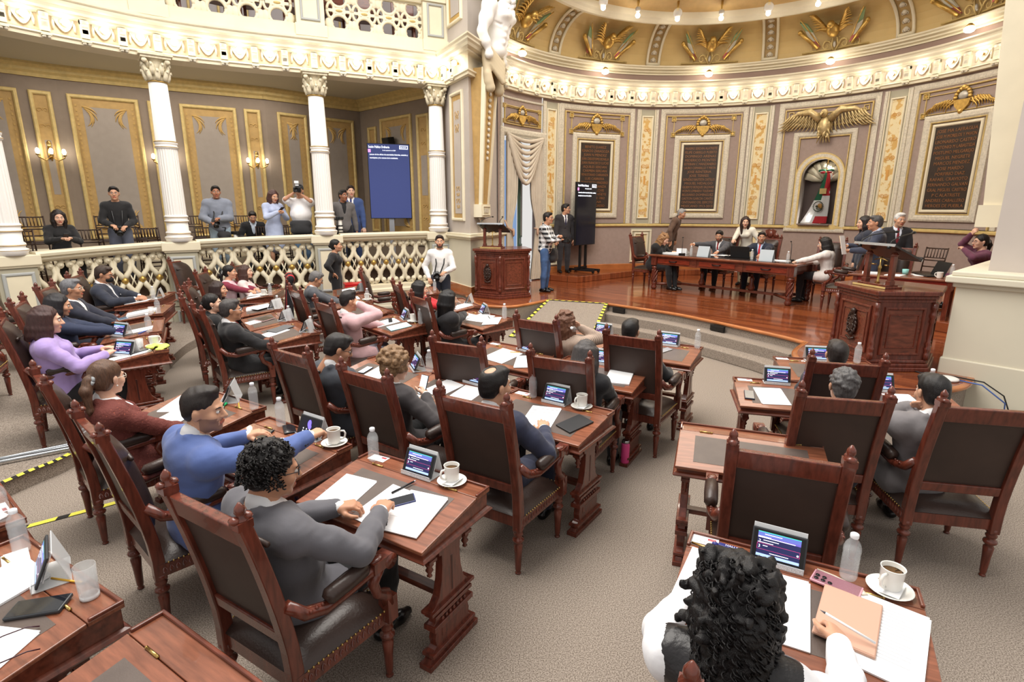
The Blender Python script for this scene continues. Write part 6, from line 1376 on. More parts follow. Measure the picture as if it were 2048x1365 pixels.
    hcoln = hair[1] if hair[0] != 'none' else (60, 50, 46)
    b = B()
    for q in (1, -1): b.tube([(q*.016, .094, .024), (q*.032, .093, .029), (q*.049, .080, .024)], [.0035, .004, .002], 6, 0, TM)
    b.build('eyebrows', mat('brow_%d' % sum(hcoln), rgb(*[int(c*.8) for c in hcoln]), .7), root)
    # ---- hair ----
    hs = hair[0]; hm = hairm(hair[1])
    base = [ell((0, -.022, .042), (.0835, .1005, .0885), None, .02), ell((0, -.055, -.02), (.068, .062, .075), None, .03)]
    face_cut = [sub(ell((0, .108, -.035), (.090, .080, .098), None, .012)), sub(ell((0, .10, .02), (.056, .06, .05), None, .02))]
    ears = [sub(ell((q*.085, -.004, -.012), (.022, .024, .036), None, .008)) for q in (1, -1)]
    HP = None; dsp = lambda V: wob(V, 70, .0028)
    if hs in ('short', 'balding', 'fade'):
        HP = base+[ell((0, .045, .098), (.058, .045, .026), None, .03)]+face_cut+ears+[sub(ell((0, -.07, -.11), (.1, .08, .045), None, .01))]
        if hs == 'balding': HP += [sub(ell((0, -.062, .128), (.046, .050, .040), None, .012))]
        if hs == 'fade': HP = [ell((0, -.018, .052), (.080, .096, .084), None, .02), ell((0, .03, .112), (.05, .05, .028), None, .03)]+face_cut+ears+[ell((0, -.055, .0), (.068, .056, .07), None, .03), sub(ell((0, -.06, -.10), (.1, .085, .05), None, .01))]
    elif hs == 'curly':
        HP = [ell((0, -.023, .044), (.084, .100, .089), None, .02), ell((0, -.055, -.02), (.070, .062, .07), None, .03)]+face_cut+ears+[sub(ell((0, -.07, -.115), (.1, .08, .045), None, .01))]
        rr = np.random.default_rng(3)
        for t in range(130):
            v = rr.normal(size=3); v /= np.linalg.norm(v); p = v*A(.083, .099, .087)+A(0, -.023, .044)
            if p[2] > -.03+.06*(p[1] > .0) and not (p[1] > .055 and p[2] < .075): HP.append(ell(p, rr.uniform(.010, .016), None, .005))
        dsp = lambda V: wob(V, 160, .003)
    elif hs in ('bob', 'long', 'wavy', 'curlylong', 'updo', 'pony', 'shortcurl'):
        HP = [ell((0, -.024, .045), (.0865, .1035, .091), None, .02), ell((0, -.05, -.02), (.075, .068, .08), None, .03)]
        if hs == 'pony':
            HP += face_cut+ears+[sub(ell((0, -.07, -.12), (.1, .08, .05), None, .01)), ell((0, -.125, .01), (.030, .034, .032), None, .012), cap((0, -.135, .005), (.01, -.165, -.06), .030, .034, .02), cap((.01, -.165, -.06), (.02, -.150, -.20), .034, .018, .02), cap((.02, -.15, -.2), (.0, -.14, -.26), .018, .005, .02)]
        elif hs == 'updo': HP += face_cut+ears+[sub(ell((0, -.07, -.12), (.1, .08, .05), None, .01)), ell((0, -.115, .0), (.05, .045, .045), None, .012)]
        elif hs == 'shortcurl':
            rr = np.random.default_rng(5); HP = [ell((0, -.028, .045), (.097, .112, .098), None, .02), ell((0, -.06, -.03), (.085, .07, .08), None, .03)]+face_cut
            for t in range(110):
                v = rr.normal(size=3); v /= np.linalg.norm(v); p = v*A(.100, .115, .100)+A(0, -.03, .04)
                if p[2] > -.11 and p[1] < .05: HP.append(ell(p, rr.uniform(.016, .026), None, .008))
            dsp = lambda V: wob(V, 110, .005)
        else:
            LN = {'bob': -.16, 'long': -.36, 'wavy': -.27, 'curlylong': -.30}[hs]; rr = np.random.default_rng(11)
            for t in range(17):
                a = -2.15+4.3*t/16; x, y = .086*math.sin(a), -.026-.094*math.cos(a); z1 = LN*(1-.16*abs(math.sin(a)))+.02*math.sin(t*2.3); w = .8 if hs == 'long' else 1.12
                HP += [cap((x*.97, y*.97, .05), (x*1.04, y*1.04-.004, -.07), .022, .027, .02), cap((x*1.04, y*1.04-.004, -.07), (x*w, y*w-.006, z1), .027, .020 if hs != 'bob' else .026, .018)]
            HP += face_cut+[sub(ell((0, .09, -.12), (.062, .09, .12), None, .012))]
            if hs in ('wavy', 'curlylong'):
                for t in range(170 if hs == 'curlylong' else 50):
                    a = rr.uniform(-2.2, 2.2); z = rr.uniform(LN, .12); r0 = .092*(1 if z < .05 else math.sqrt(max(.05, 1-((z-.045)/.09)**2))); k = 1.22 if hs == 'curlylong' else 1.08; x, y = r0*math.sin(a)*k, -.026-r0*math.cos(a)*k
                    c0 = A(x, y, z); rad = rr.uniform(.012, .022); HP.append(cap(c0, c0+rr.normal(size=3)*.022, rad, rad*.7, .007))
                dsp = lambda V: wob(V, 120, .005)
        if hs in ('long', 'bob', 'pony', 'updo'): dsp = lambda V: wob(V*A(1, 1, .25), 120, .0028)
    if HP is not None:
        V, Q = sdf(HP, hh*.9, dsp); sdf_obj('hair', [(HT(V), Q, 0)], hm, root)
        if hs in ('curlylong', 'curly') and lod == 0:
            b = B(); rr = np.random.default_rng(2); cl = hs == 'curlylong'
            for t in range(520 if cl else 420):
                a = rr.uniform(-2.3, 2.3) if cl else rr.uniform(-PI, PI); z = rr.uniform(LN*.95, .13) if cl else rr.uniform(-.04, .14); q = max(-1., min(1., (z-.045)/.10)); r0 = .098*(1 if z < .05 else math.sqrt(max(.02, 1-q*q)))*(1.16 if cl else 1.02)
                x, y = r0*math.sin(a)*.95, -.026-r0*math.cos(a)*1.08
                if not cl and y > .035 and z < .085: continue
                R0 = rr.uniform(.006, .011)*(1 if cl else .7); ph = rr.uniform(0, 6.28); n_ = 12 if cl else 8; Ln = rr.uniform(.05, .10) if cl else .022; fl = 1+rr.uniform(-.02, .10)*(1 if cl else .3)
                pts = [(x*(fl+.02*i/n_)+R0*math.cos(ph+i*1.15), y*(fl+.02*i/n_)+R0*math.sin(ph+i*1.15), z-Ln*i/n_+.3*R0*math.sin(ph*2+i)) for i in range(n_)]
                b.tube(pts, .0032 if cl else .0036, 4, 0, TM, True, 1., None, False)
            b.build('curls', hm, root)
        if hs == 'pony': b = B(); b.tube([(.034*math.cos(t*PI/5), -.130+.012*math.sin(t*PI/5), .004+.030*math.sin(t*PI/5)) for t in range(11)], .013, 8, 0, TM); b.build('hair_tie', mat('scrunchie', rgb(160, 164, 166), .8), root)
        if fem and hs in ('pony', 'updo'): b = B(); [b.ball((q*.083, -.002, -.046), .006, 8, 6, 0, TM) for q in (1, -1)]; b.build('earring', M_WHITE, root)
    if glasses:
        b = B()
        for q in (1, -1):
            b.tube([(q*.031+.024*math.cos(t*PI/7), .103-.012*abs(math.cos(t*PI/7))*(1 if math.cos(t*PI/7)*q > 0 else 0), .003+.017*math.sin(t*PI/7)) for t in range(15)], .0021, 6, 0, TM); b.tube([(q*.054, .094, .008), (q*.078, .04, .008), (q*.081, -.012, .004)], .0021, 6, 0, TM)
        b.tube([(-.008, .106, .006), (.008, .106, .006)], .002, 6, 0, TM); b.build('glasses', mat('glasses_%d' % sum(glasses), rgb(*glasses), .3), root)
    if mask:
        V, Q = sdf([ell((0, .052, -.058), (.060, .062, .052), None, .02), ell((0, .100, -.045), (.026, .024, .034), None, .02), sub(ell((0, 0, -.06), (.2, .045, .2), None, .005))], hh); sdf_obj('face_mask', [(HT(V), Q, 0)], mat('mask_black', rgb(28, 28, 30), .8), root)
    # ---- clothes ----
    kind, tc_ = top[0], top[1]; tm = top[2] if len(top) > 2 else cloth(tc_); tm = cloth(tc_, tm) if isinstance(tm, str) else tm
    cw = lambda a: (lambda V: wob(V, 26, a)+wob(V*A(1, 1, 2.2), 48, a*.5))
    hem = .06 if st else .0
    chest_f = P+up*.30+fw*.20; vee = [sub(cap(nb+fw*.10+up*.0, P+up*.20+fw*(.16+belly), .052, .012, .015)), sub(cap(nb+up*.05, nb-up*.0+fw*.05, .062, .060, .02))]
    neck_cut = [sub(cap(nb-up*.03, nb+up*.10+fw*.03, .062, .075, .01))]
    if kind == 'jacket':
        w_ = 1+(wide-1)*.6; T = torso(.022)+[ell(P-up*.04+fw*(.01 if st else .05), (.166*w_, .125+belly*.5, .11), RT, .05)]+arms(.016, .965)
        if not st: T += [cap(lg[q][0]+A(0, .0, .02), lg[q][0]*.62+lg[q][1]*.38+A(q*.0, 0, .0), .112, .098, .05) for q in (1, -1)]
        col = [cap(nb+rt*q*.055-fw*.035+up*.025, nb+rt*q*.075+fw*.055-up*.04, .022, .022, .015) for q in (1, -1)]+[cap(nb+rt*.05-fw*.045+up*.025, nb-rt*.05-fw*.045+up*.025, .024, .024, .015)]
        V, Q = sdf(T+neck_cut+col+vee, hc_, cw(.0045)); sdf_obj('jacket', [(V*s, Q, 0)], tm, root)
        SP = torso(.012)+arms(.008, 1.03)+[cap(nb-up*.03-fw*.01, nb+up*.030-fw*.006, .064 if not fem else .056, .058 if not fem else .05, .015)]+[sub(cap(nb+up*.03+fw*.075, nb-up*.06+fw*.11, .018, .005, .008))]
        V, Q = sdf(SP, hc_*.95); sdf_obj('shirt', [(V*s, Q, 0)], cloth(shirt), root)
        if tie:
            b = B(); f0 = nb+fw*.072+up*.012; pts = [f0, f0-up*.035+fw*.022, f0-up*.12+fw*.045, f0-up*.24+fw*(.045+belly), f0-up*.34+fw*(.04+belly)]; b.tube([tuple(p*s) for p in pts], [.014*s, .018*s, .024*s, .032*s, .034*s], 8, 0, None, True, .35, tuple(fw)); b.build('tie', cloth(tie), root)
        if lod == 0:
            b = B()
            for sd in (1, -1):
                a, e, w = arm[sd]; d = (w-e)/np.linalg.norm(w-e); o = np.cross(d, A(0, 0, 1))*sd; o /= np.linalg.norm(o)
                for k in range(3): b.ball(tuple((e+(w-e)*(.78+.06*k)+o*(.046-.003*k)+A(0, 0, -.012))*s), .008, 8, 6)
            b.build('cuff_button', mat('dark_button', rgb(40, 40, 44), .3), root)
    elif kind in ('shirt', 'blouse', 'vest', 'dress', 'polo', 'hoodie'):
        o = .016 if kind != 'hoodie' else .034; fr = {'polo': .0, 'vest': 1.}.get(kind, .985)*sleeve
        T = torso(o)
        if kind == 'polo' or sleeve < .5:
            for sd in (1, -1): a, e, w = arm[sd]; T += [cap(a, a+(e-a)*.72, .060+o*.6, .060+o*.8, .04)]
        elif kind != 'vest': T += arms(o*.8, fr)
        if kind in ('shirt', 'blouse', 'hoodie', 'polo', 'dress') or st: T += [ell(P-up*.02, (.150*(1+(wide-1)*.6)+o, .116+o, .11), RT, .05)]
        if kind == 'hoodie': T += [cap(nb-fw*.05+rt*.07, nb-fw*.05-rt*.07, .05, .05, .03), cap(nb+rt*.08-fw*.02, nb+fw*.07-up*.03, .04, .03, .03), cap(nb-rt*.08-fw*.02, nb+fw*.07-up*.03, .04, .03, .03)]
        if collar and kind in ('shirt', 'polo'): T += [cap(nb+rt*q*.05-fw*.04+up*.03, nb+rt*q*.045+fw*.07-up*.015, .020, .017, .012) for q in (1, -1)]+[cap(nb+rt*.045-fw*.05+up*.03, nb-rt*.045-fw*.05+up*.03, .02, .02, .012)]
        if kind == 'dress' and skirt is None: skirt = .5
        if kind == 'dress' and st: T += [cap(P-up*.02, P-A(0, 0, .36), .165, .20, .06)]
        V, Q = sdf(T+neck_cut, hc_, cw(.004)); sdf_obj({'shirt': 'shirt', 'blouse': 'blouse', 'vest': 'waistcoat', 'dress': 'dress', 'polo': 'polo_shirt', 'hoodie': 'sweatshirt'}[kind], [(V*s, Q, 0)], tm, root)
        if kind == 'vest': V, Q = sdf(arms(.012, .985)+[ell(sh[q]-up*.015, (.085, .085, .085), None, .03) for q in (1, -1)], hc_*.8, cw(.003)); sdf_obj('sleeves', [(V*s, Q, 0)], cloth(shirt), root)
    if pants is not None and not (kind == 'dress'):
        V, Q = sdf([ell(P-A(0, 0, .01), (.155*(1+(wide-1)*.6), .122, .12), None, .04)]+legp(.014, .985 if not (st and fem) else .985), hc_*1.2, cw(.005)); sdf_obj('trousers', [(V*s, Q, 0)], pants if not isinstance(pants, tuple) else cloth(pants), root)
    elif kind == 'dress' and not st:
        T = []
        for q in (1, -1): h, k, a = lg[q]; T += [cap(h, k, .115, .088, .07)]
        V, Q = sdf([ell(P, (.17, .14, .12), None, .05)]+T, hc_*1.2, cw(.004)); sdf_obj('skirt', [(V*s, Q, 0)], tm, root)
    if shoes is not None:
        for sd in (1, -1):
            h, k, a = lg[sd]; d = A(0, 1, 0)
            if legs and legs.get(sd) and len(legs[sd]) > 2: d = A(*legs[sd][2]); d = d/np.linalg.norm(d)
            if cross and sd == 1: d = A(0, .85, -.5)
            dn = A(0, 0, -1) if abs(d[2]) < .3 else A(0, -.5, -.85)
            V, Q = sdf([cap(a-d*.045+dn*.045, a+d*.10+dn*.052, .036, .034, .03), cap(a+d*.10+dn*.052, a+d*.165+dn*.058, .036, .026, .03), cap(a, a+dn*.03, .042, .044, .03), ell(a-d*.04+dn*.06, (.033, .036, .02), None, .02)]+([cut((0, 0, -1), -.004)] if abs(d[2]) < .3 and a[2] < .12 else []), .009 if lod == 0 else .012)
            sdf_obj('shoe', [(V*s, Q, 0)], mat('shoe_leather_%d' % sum(shoes), rgb(*shoes), .25), root)
    class Rp: pass
    r = Rp(); r.root = root; r.M = M; r.arm = arm; r.s = s; r.hc = hc; r.HR = HR; r.nb = nb; r.fw = fw; r.up = up; r.rt = rt; r.P = P
    r.hand = lambda sd, k=.08: M @ Vector(tuple((arm[sd][2]+(arm[sd][2]-arm[sd][1])/np.linalg.norm(arm[sd][2]-arm[sd][1])*k)*s))
    r.pt = lambda v: M @ Vector(tuple(np.array(v)*s))
    return r
# ---------------- who is where ----------------
HD = {'A1': (-.10, -.77), 'A2': (.10, -.54), 'A3': (.02, -.72), 'B1': (-.01, -.87), 'B2': (-.07, -.74), 'B3': (.07, -.80), 'C1': (.17, -.99), 'D1': (-.03, -.92), 'D2': (.29, -.85), 'F': (-.19, -.70), 'I1': (.09, -.97), 'I2': (-.23, -1.11), 'J1': (-.25, -.92),
      'P1': (.22, -.76), 'P2': (.04, -.87), 'P3': (.57, -1.00), 'P4': (.05, -.64), 'L1': (.15, -.79), 'L2': (.23, -.88), 'L3': (.06, -.68), 'L4': (-.37, -.72), 'L5': (-.34, -.48), 'M1': (.05, -.77), 'M3': (-.22, -.68), 'N1': (.24, -.85), 'N2': (.22, -.77)}
def seated(k, label, dyaw=0., seat=.405, s=.96, lean=None, desk=None, dv=.07, **kw):
    """sits in the chair of that desk; the trunk leans so that the head comes where the photograph has it"""
    d = DK[desk or k][0]; h = dloc(d, *HD[k]); x, y, yw, z = SEAT[desk or k]; yw += R_(dyaw); c, sn = math.cos(yw), math.sin(yw)
    if desk: x, y = h.x+sn*.02, h.y-c*.02
    hx, hy = c*(h.x-x)+sn*(h.y-y), -sn*(h.x-x)+c*(h.y-y)
    q = ((hy-dv)/s+.09-.055)/.58; qc = max(-.17, min(.42, q)); dv += max(0, (q-qc)*.58*s)
    hx = max(-.16, min(.16, hx)) if not desk else hx
    return person(label, (x+c*hx-sn*dv, y+sn*hx+c*dv, z), yw, seat, s=s, lean=math.degrees(math.asin(qc)), **kw)
BLK, DRK, BRN = (24, 20, 20), (38, 30, 28), (66, 44, 36)
MED, TAN, PALE = (188, 136, 106), (202, 152, 122), (218, 172, 146)
PP = {}
PP['A1'] = seated('A1', 'man in charcoal grey suit with curly black hair writing at open papers', lod=0, hair=('curly', BLK), top=('jacket', (96, 95, 101)), pants=(18, 18, 20), sk=MED, glasses=(30, 30, 36), twist=-4, head=(-20, -12), L=('d', 'A1', -.12, -.42, .05), R=('d', 'A1', .15, -.40, .09), curl=(.75, .6), belly=.05, wide=1.12, s=.99, pole=(.9, -.3, -.5))
PP['A2'] = seated('A2', 'man in blue suit touching a tablet, seen from behind in profile', lod=0, hair=('fade', DRK), top=('jacket', (84, 104, 160)), pants=(70, 90, 146), sk=TAN, beard=(150, 112, 92), head=(-42, -4), L=('d', 'A2', -.21, -.19, .05), R=('d', 'A2', .33, -.12, .14), curl=(.45, .9), wide=1.2, s=1.0)
PP['A3'] = seated('A3', 'woman in red tweed jacket with a brown ponytail and grey hair tie', lod=0, fem=True, hair=('pony', (92, 66, 50)), top=('jacket', (180, 88, 70), 'tweed'), pants=(26, 24, 28), sk=PALE, glasses=(210, 205, 190), head=(28, -6), L=(-.22, .22, .66), R=(.14, .34, .62), s=.95, wide=1.14, belly=.03)
PP['B1'] = seated('B1', 'man in dark navy suit with a bald patch resting one hand on a folder', lod=0, hair=('balding', BLK), top=('jacket', (46, 50, 72)), pants=(34, 38, 58), sk=TAN, head=(-22, -4), R=('d', 'B1', .17, -.44, .05), L=('d', 'B1', -.2, -.5, .03), curl=(.4, .25), s=.98)
PP['B2'] = seated('B2', 'woman in dark grey jacket with short light brown curls holding a phone', fem=True, hair=('shortcurl', (134, 104, 74)), top=('jacket', (66, 62, 64)), pants=(30, 30, 32), sk=PALE, head=(-10, -14), R=('d', 'B2', .10, -.60, .16), L=('d', 'B2', -.1, -.5, .05), curl=(.5, .9), s=.93, palm={1: (-.9, .2, .2)}, lod=0)
PP['B3'] = seated('B3', 'man in dark grey suit and glasses looking down in the middle row', hair=('short', (34, 30, 30)), top=('jacket', (62, 66, 74)), pants=(34, 36, 40), sk=MED, glasses=(24, 24, 28), head=(-28, -22), L=(-.08, .36, .62), R=(.12, .36, .62), s=.98, lod=0)
PP['C1'] = seated('C1', 'person in black whose grey-streaked crown shows over a chair back', fem=True, hair=('bob', (70, 66, 66)), top=('blouse', (28, 28, 32)), pants=(30, 30, 34), head=(0, -10), s=.93, lod=1)
PP['D1'] = seated('D1', 'person with short black hair in black before the carpeted steps', hair=('short', BLK), top=('blouse', (26, 26, 28)), pants=(24, 24, 26), s=.94, R=(.30, .16, .70))
PP['D2'] = seated('D2', 'woman in beige textured jacket drinking from a bottle beside the ramp', fem=True, hair=('wavy', (112, 76, 58)), top=('jacket', (186, 164, 148), 'knit'), shirt=(190, 170, 156), pants=(40, 36, 38), sk=PALE, head=(-18, 6), R=('h', .07, .13, -.09), L=(-.15, .4, .7), curl=(.3, .8), s=.92, palm={1: (-.3, -.8, .1)}, pole=(.9, .1, -.8))
PP['F'] = seated('F', 'woman with long black curly hair writing with a white pencil', lod=0, fem=True, hair=('curlylong', (20, 17, 18)), top=('vest', (36, 34, 36), 'sheenleather'), shirt=(236, 236, 240), pants=(30, 30, 32), sk=TAN, head=(4, -18), R=('d', 'F', .13, -.34, .05), L=('d', 'F', -.36, -.30, .04), curl=(.4, .8), s=.96, palm={1: (-.55, .1, -.8)}, wide=1.06)
PP['I1'] = seated('I1', 'man in dark navy with wavy grey hair, legs crossed, right block', hair=('curly', (92, 90, 90)), top=('jacket', (48, 50, 62)), pants=(40, 42, 56), s=.93)
PP['I2'] = seated('I2', 'man in grey suit with hand at chin and crossed leg at far right', hair=('short', (30, 27, 27)), top=('jacket', (124, 120, 122)), pants=(96, 94, 98), head=(8, -8), L=('h', -.05, .10, -.12), R=(.2, .3, .68), s=.95, curl=(1., .4), palm={-1: (.3, -.8, .2)}, legs={-1: ((-.12, .36, .56), (-.34, .36, .34), (-.5, .7, -.3)), 1: ((.13, .36, .50), (.10, .34, .085))}, pole=(.9, .2, -.8))
PP['J1'] = seated('J1', 'person with dark hair hidden behind a chair at the foot of the lectern', hair=('short', DRK), top=('jacket', (44, 44, 50)), s=.92)
PP['P1'] = seated('P1', 'woman in lilac sweater with a dark brown bob, shoulder strap across', lod=0, fem=True, hair=('bob', (64, 40, 38)), top=('blouse', (166, 144, 200)), pants=(24, 22, 26), sk=PALE, head=(-4, -6), R=('d', 'P1', .23, -.36, .05), L=('d', 'P1', -.05, -.38, .05), s=.97, wide=1.16, belly=.06)
PP['P2'] = seated('P2', 'woman in navy floral blouse holding a phone beside the woman in lilac', fem=True, hair=('bob', (34, 32, 36)), top=('blouse', (60, 66, 90), 'floral'), pants=(30, 32, 44), sk=TAN, head=(0, -12), L=(.0, .46, .74), R=(.12, .48, .76), curl=(.7, .7), s=.93)
PP['P3'] = seated('P3', 'man with grey hair and glasses leaning on a cane at the left', hair=('short', (112, 112, 116)), top=('jacket', (40, 42, 56)), pants=(36, 40, 56), sk=MED, glasses=(200, 200, 205), L=(-.02, .42, .60), R=(.06, .44, .60), curl=(.9, .9), s=.97)
PP['P4'] = seated('P4', 'man in navy blazer wearing a black face mask at his tablet', hair=('short', (58, 44, 38)), top=('jacket', (44, 48, 62)), shirt=(240, 240, 242), pants=(40, 44, 60), sk=MED, mask=True, glasses=(60, 50, 46), head=(-4, -14), L=('d', 'P4', .12, -.18, .05), R=('d', 'P4', .30, -.22, .05), s=1.0, belly=.06, wide=1.12, lod=0)
PP['L1'] = seated('L1', 'man in black suit with red tie and glasses seated in profile', seat=.385, hair=('short', (66, 62, 62)), top=('jacket', (30, 29, 32)), tie=(198, 36, 44), pants=(22, 22, 24), sk=MED, glasses=(180, 180, 186), head=(-8, -2), R=(.22, .30, .68), L=(-.1, .34, .62), s=.98, wide=1.05, lod=0)
PP['L2'] = seated('L2', 'smiling woman in black with tied black hair and earrings', seat=.375, fem=True, hair=('updo', BLK), top=('jacket', (24, 24, 26)), shirt=(28, 28, 30), pants=(24, 24, 26), sk=PALE, head=(-14, 2), s=.93)
PP['L3'] = seated('L3', 'woman in black with long dark brown hair next to the pink waistcoat', seat=.375, fem=True, hair=('long', (48, 32, 30)), top=('jacket', (28, 26, 28)), shirt=(26, 26, 28), pants=(24, 24, 26), sk=TAN, head=(-16, 0), s=.93)
PP['L4'] = seated('L4', 'woman in pale pink waistcoat with burgundy sleeves reaching over papers', fem=True, hair=('pony', BLK), top=('vest', (228, 198, 206)), shirt=(128, 40, 62), pants=(40, 36, 44), sk=TAN, head=(0, 0), R=('d', 'L4', .26, -.14, .05), L=('d', 'L4', -.1, -.2, .05), s=.95)
PP['L5'] = seated('L5', 'smiling woman with long brown hair behind the pink waistcoat', fem=True, hair=('long', (70, 46, 40)), top=('blouse', (222, 206, 204)), pants=(40, 40, 44), sk=PALE, desk='L4', head=(-6, 2), s=.94)
PP['M1'] = seated('M1', 'man in pale pink suit with his hand held to his face', seat=.385, hair=('fade', (32, 26, 26)), top=('jacket', (206, 168, 172)), pants=(120, 118, 128), sk=MED, head=(-6, -6), R=('h', .085, .09, -.02), L=(-.1, .5, .70), s=1.0, curl=(.3, .5), palm={1: (-.9, -.3, .1)}, pole=(1., .6, -.9), lod=0, wide=1.06)
PP['M3'] = seated('M3', 'grey-haired man in grey suit and glasses reading, head bowed', hair=('short', (104, 102, 102)), top=('jacket', (84, 86, 92)), pants=(50, 52, 58), sk=MED, glasses=(30, 30, 34), head=(0, -26), L=(-.1, .40, .66), R=(.1, .40, .66), s=.97)
PP['N1'] = seated('N1', 'woman in black jacket with very long straight black hair', seat=.385, fem=True, hair=('long', (18, 16, 18)), top=('jacket', (28, 26, 30)), pants=(26, 25, 28), sk=PALE, head=(-10, -6), R=('d', 'N1', -.02, -.36, .12), L=('d', 'N1', -.2, -.4, .05), curl=(.4, .8), s=.97, cross=True)
PP['N2'] = seated('N2', 'woman in bright red blouse with black hair resting on her hand', seat=.375, fem=True, hair=('bob', BLK), top=('blouse', (206, 42, 50)), pants=(30, 30, 34), sk=PALE, head=(-10, -8), R=('h', .06, .10, -.12), L=(-.1, .45, .7), s=.94, curl=(.3, .9), palm={1: (-.8, -.3, .2)}, pole=(1., .4, -.8))
# standing in the hall
PP['emb'] = person('woman in black blouse with bright embroidery, hand on hip, by the balustrade', (-3.45, 10.62, 0), R_(-82), lod=1, s=.945, fem=True, hair=('updo', BLK), top=('blouse', (26, 24, 28)), pants=(24, 23, 26), sk=MED, head=(-4, 2), R=(.22, .02, .98), L=(-.24, -.02, .86), sleeve=.72, pole=(1.2, -.6, 0), lean=1)
PP['wht'] = person('bearded man in white shirt with a camera hung round his neck', (-1.38, 10.50, 0), R_(186), s=1.005, hair=('short', (46, 34, 30)), beard=(84, 62, 52), top=('shirt', (236, 234, 232)), pants=(40, 44, 58), sk=TAN, head=(2, 0), L=(-.10, .28, 1.05), R=(.22, .10, .92), lean=1, curl=(.8, .6))
# side gallery
G_ = GFZ
PP['g1'] = person('woman in black seated at the gallery rail looking at her phone', (-7.62, 9.35, G_), R_(-128), .45, lod=1, s=.95, fem=True, hair=('long', (34, 26, 26)), top=('blouse', (26, 25, 27)), pants=(24, 24, 26), sk=PALE, lean=10, head=(-4, -10), L=(-.05, .34, .80), R=(.08, .36, .80), curl=(.8, .8))
PP['g2'] = person('man in black shirt and glasses standing in the gallery holding a camera', (-7.08, 10.02, G_), R_(-146), lod=1, s=.975, hair=('short', BLK), top=('shirt', (30, 29, 31)), pants=(92, 96, 112), sk=TAN, glasses=(150, 120, 110), head=(0, -2), L=(-.10, .25, .98), R=(.10, .25, 1.0), curl=(.7, .7), lean=1)
PP['g3'] = person('man in grey hooded sweatshirt with a camera strap in the gallery', (-5.85, 11.12, G_), R_(-152), lod=1, s=1.01, hair=('short', BLK), top=('hoodie', (128, 134, 148)), pants=(150, 168, 182), sk=(166, 112, 84), head=(4, -2), L=(-.02, .28, 1.10), R=(.14, .27, 1.04), curl=(.8, .8), lean=1, wide=1.05)
PP['g4'] = person('person in black over a pale shirt seated behind the grey sweatshirt', (-5.62, 12.05, G_), R_(-150), .45, lod=2, s=.95, hair=('short', BLK), top=('jacket', (26, 25, 27)), shirt=(206, 216, 230), pants=(30, 30, 34), sk=MED, lean=16, head=(0, -22))
PP['g5'] = person('woman in pale blue belted dress looking at her phone', (-4.98, 11.62, G_), R_(-126), lod=1, s=.975, fem=True, hair=('long', (72, 44, 40)), top=('dress', (176, 186, 214)), pants=None, sk=TAN, head=(-2, -16), L=(-.04, .30, 1.20), R=(.08, .32, 1.22), curl=(.8, .8), lean=2)
PP['g6'] = person('heavy photographer in white polo and cap aiming a camera', (-4.46, 11.82, G_), R_(-168), lod=1, s=1.04, hair=('short', (30, 30, 34)), top=('polo', (238, 236, 238)), pants=(84, 110, 138), sk=MED, head=(0, 2), L=('h', -.04, .16, -.06), R=('h', .05, .15, -.03), curl=(.7, .7), belly=.10, wide=1.12, lean=0, pole=(1., .1, -.8), palm={1: (-.6, .2, .3), -1: (.2, .2, .9)})
PP['g7'] = person('man in grey blazer over black shirt carrying a long white lens', (-3.66, 12.10, G_), R_(-150), lod=1, s=.985, hair=('short', BLK), top=('jacket', (104, 100, 100)), shirt=(26, 25, 28), pants=(28, 27, 30), sk=(150, 100, 76), head=(24, 0), L=(-.27, -.02, .82), R=(.20, .24, 1.10), curl=(.4, .9), lean=1, wide=1.08)
PP['g8'] = person('man in blue suit behind the man in the grey blazer', (-3.62, 12.62, G_), R_(-168), lod=2, s=1.05, hair=('short', (40, 30, 28)), top=('jacket', (62, 82, 132)), tie=(40, 50, 110), pants=(50, 64, 104), sk=PALE, head=(14, 0), lean=1, wide=1.06)
# on the stage
Z = STZ
def at(p, z=STZ): return (p[0], p[1], z)
PP['pld'] = person('man in black and white plaid shirt and jeans with a camera bag', (.70, 11.82, Z), R_(-112), lod=1, s=.985, hair=('short', BLK), top=('shirt', (230, 230, 232), plaid('plaid_cloth', rgb(236, 236, 238), rgb(34, 34, 38), 3.4)), pants=mat('denim', rgb(70, 98, 142), .85, var=.25, vscale=6.), sk=MED, glasses=(40, 40, 44), head=(-4, 0), L=(-.02, .30, 1.18), R=(.02, .34, 1.12), curl=(.9, .9), belly=.06, wide=1.08, lean=1)
PP['drk'] = person('man in dark suit and tie standing beside the black screen', (1.31, 14.10, PLZ), R_(-166), lod=1, s=1.01, hair=('short', (30, 26, 26)), top=('jacket', (50, 47, 50)), tie=(44, 40, 64), pants=(40, 38, 42), sk=TAN, glasses=(90, 80, 76), head=(52, 0), L=(-.27, .04, .80), lean=0)
p = tb(-.35, .50); PP['bln'] = person('blond curly-haired woman in black turning pages at the dais', at(p), TBA-PI/2, .45, lod=1, s=.97, fem=True, hair=('wavy', (150, 112, 76)), top=('jacket', (26, 25, 27)), shirt=(40, 38, 40), pants=(24, 24, 26), sk=PALE, lean=20, head=(0, -30), headto=(3.38, 12.30), L=('w', *tb(.28, .62), Z+.80), R=('w', *tb(.22, .40), Z+.80), legs={1: ((.10, .40, .52), (.06, .44, .085)), -1: ((-.08, .42, .52), (-.06, .5, .085))})
p = tb(.80, 1.50); PP['gry'] = person('man in charcoal suit with red tie raising a pen at the dais', at(p), SA, .45, lod=1, s=.99, hair=('short', BLK), top=('jacket', (76, 76, 82)), tie=(140, 28, 34), pants=(40, 40, 44), sk=MED, beard=(110, 80, 66), lean=10, head=(14, -12), L=('w', *tb(1.05, .85), Z+.81), R=('w', *tb(.42, .95), Z+.98), curl=(.4, .9))
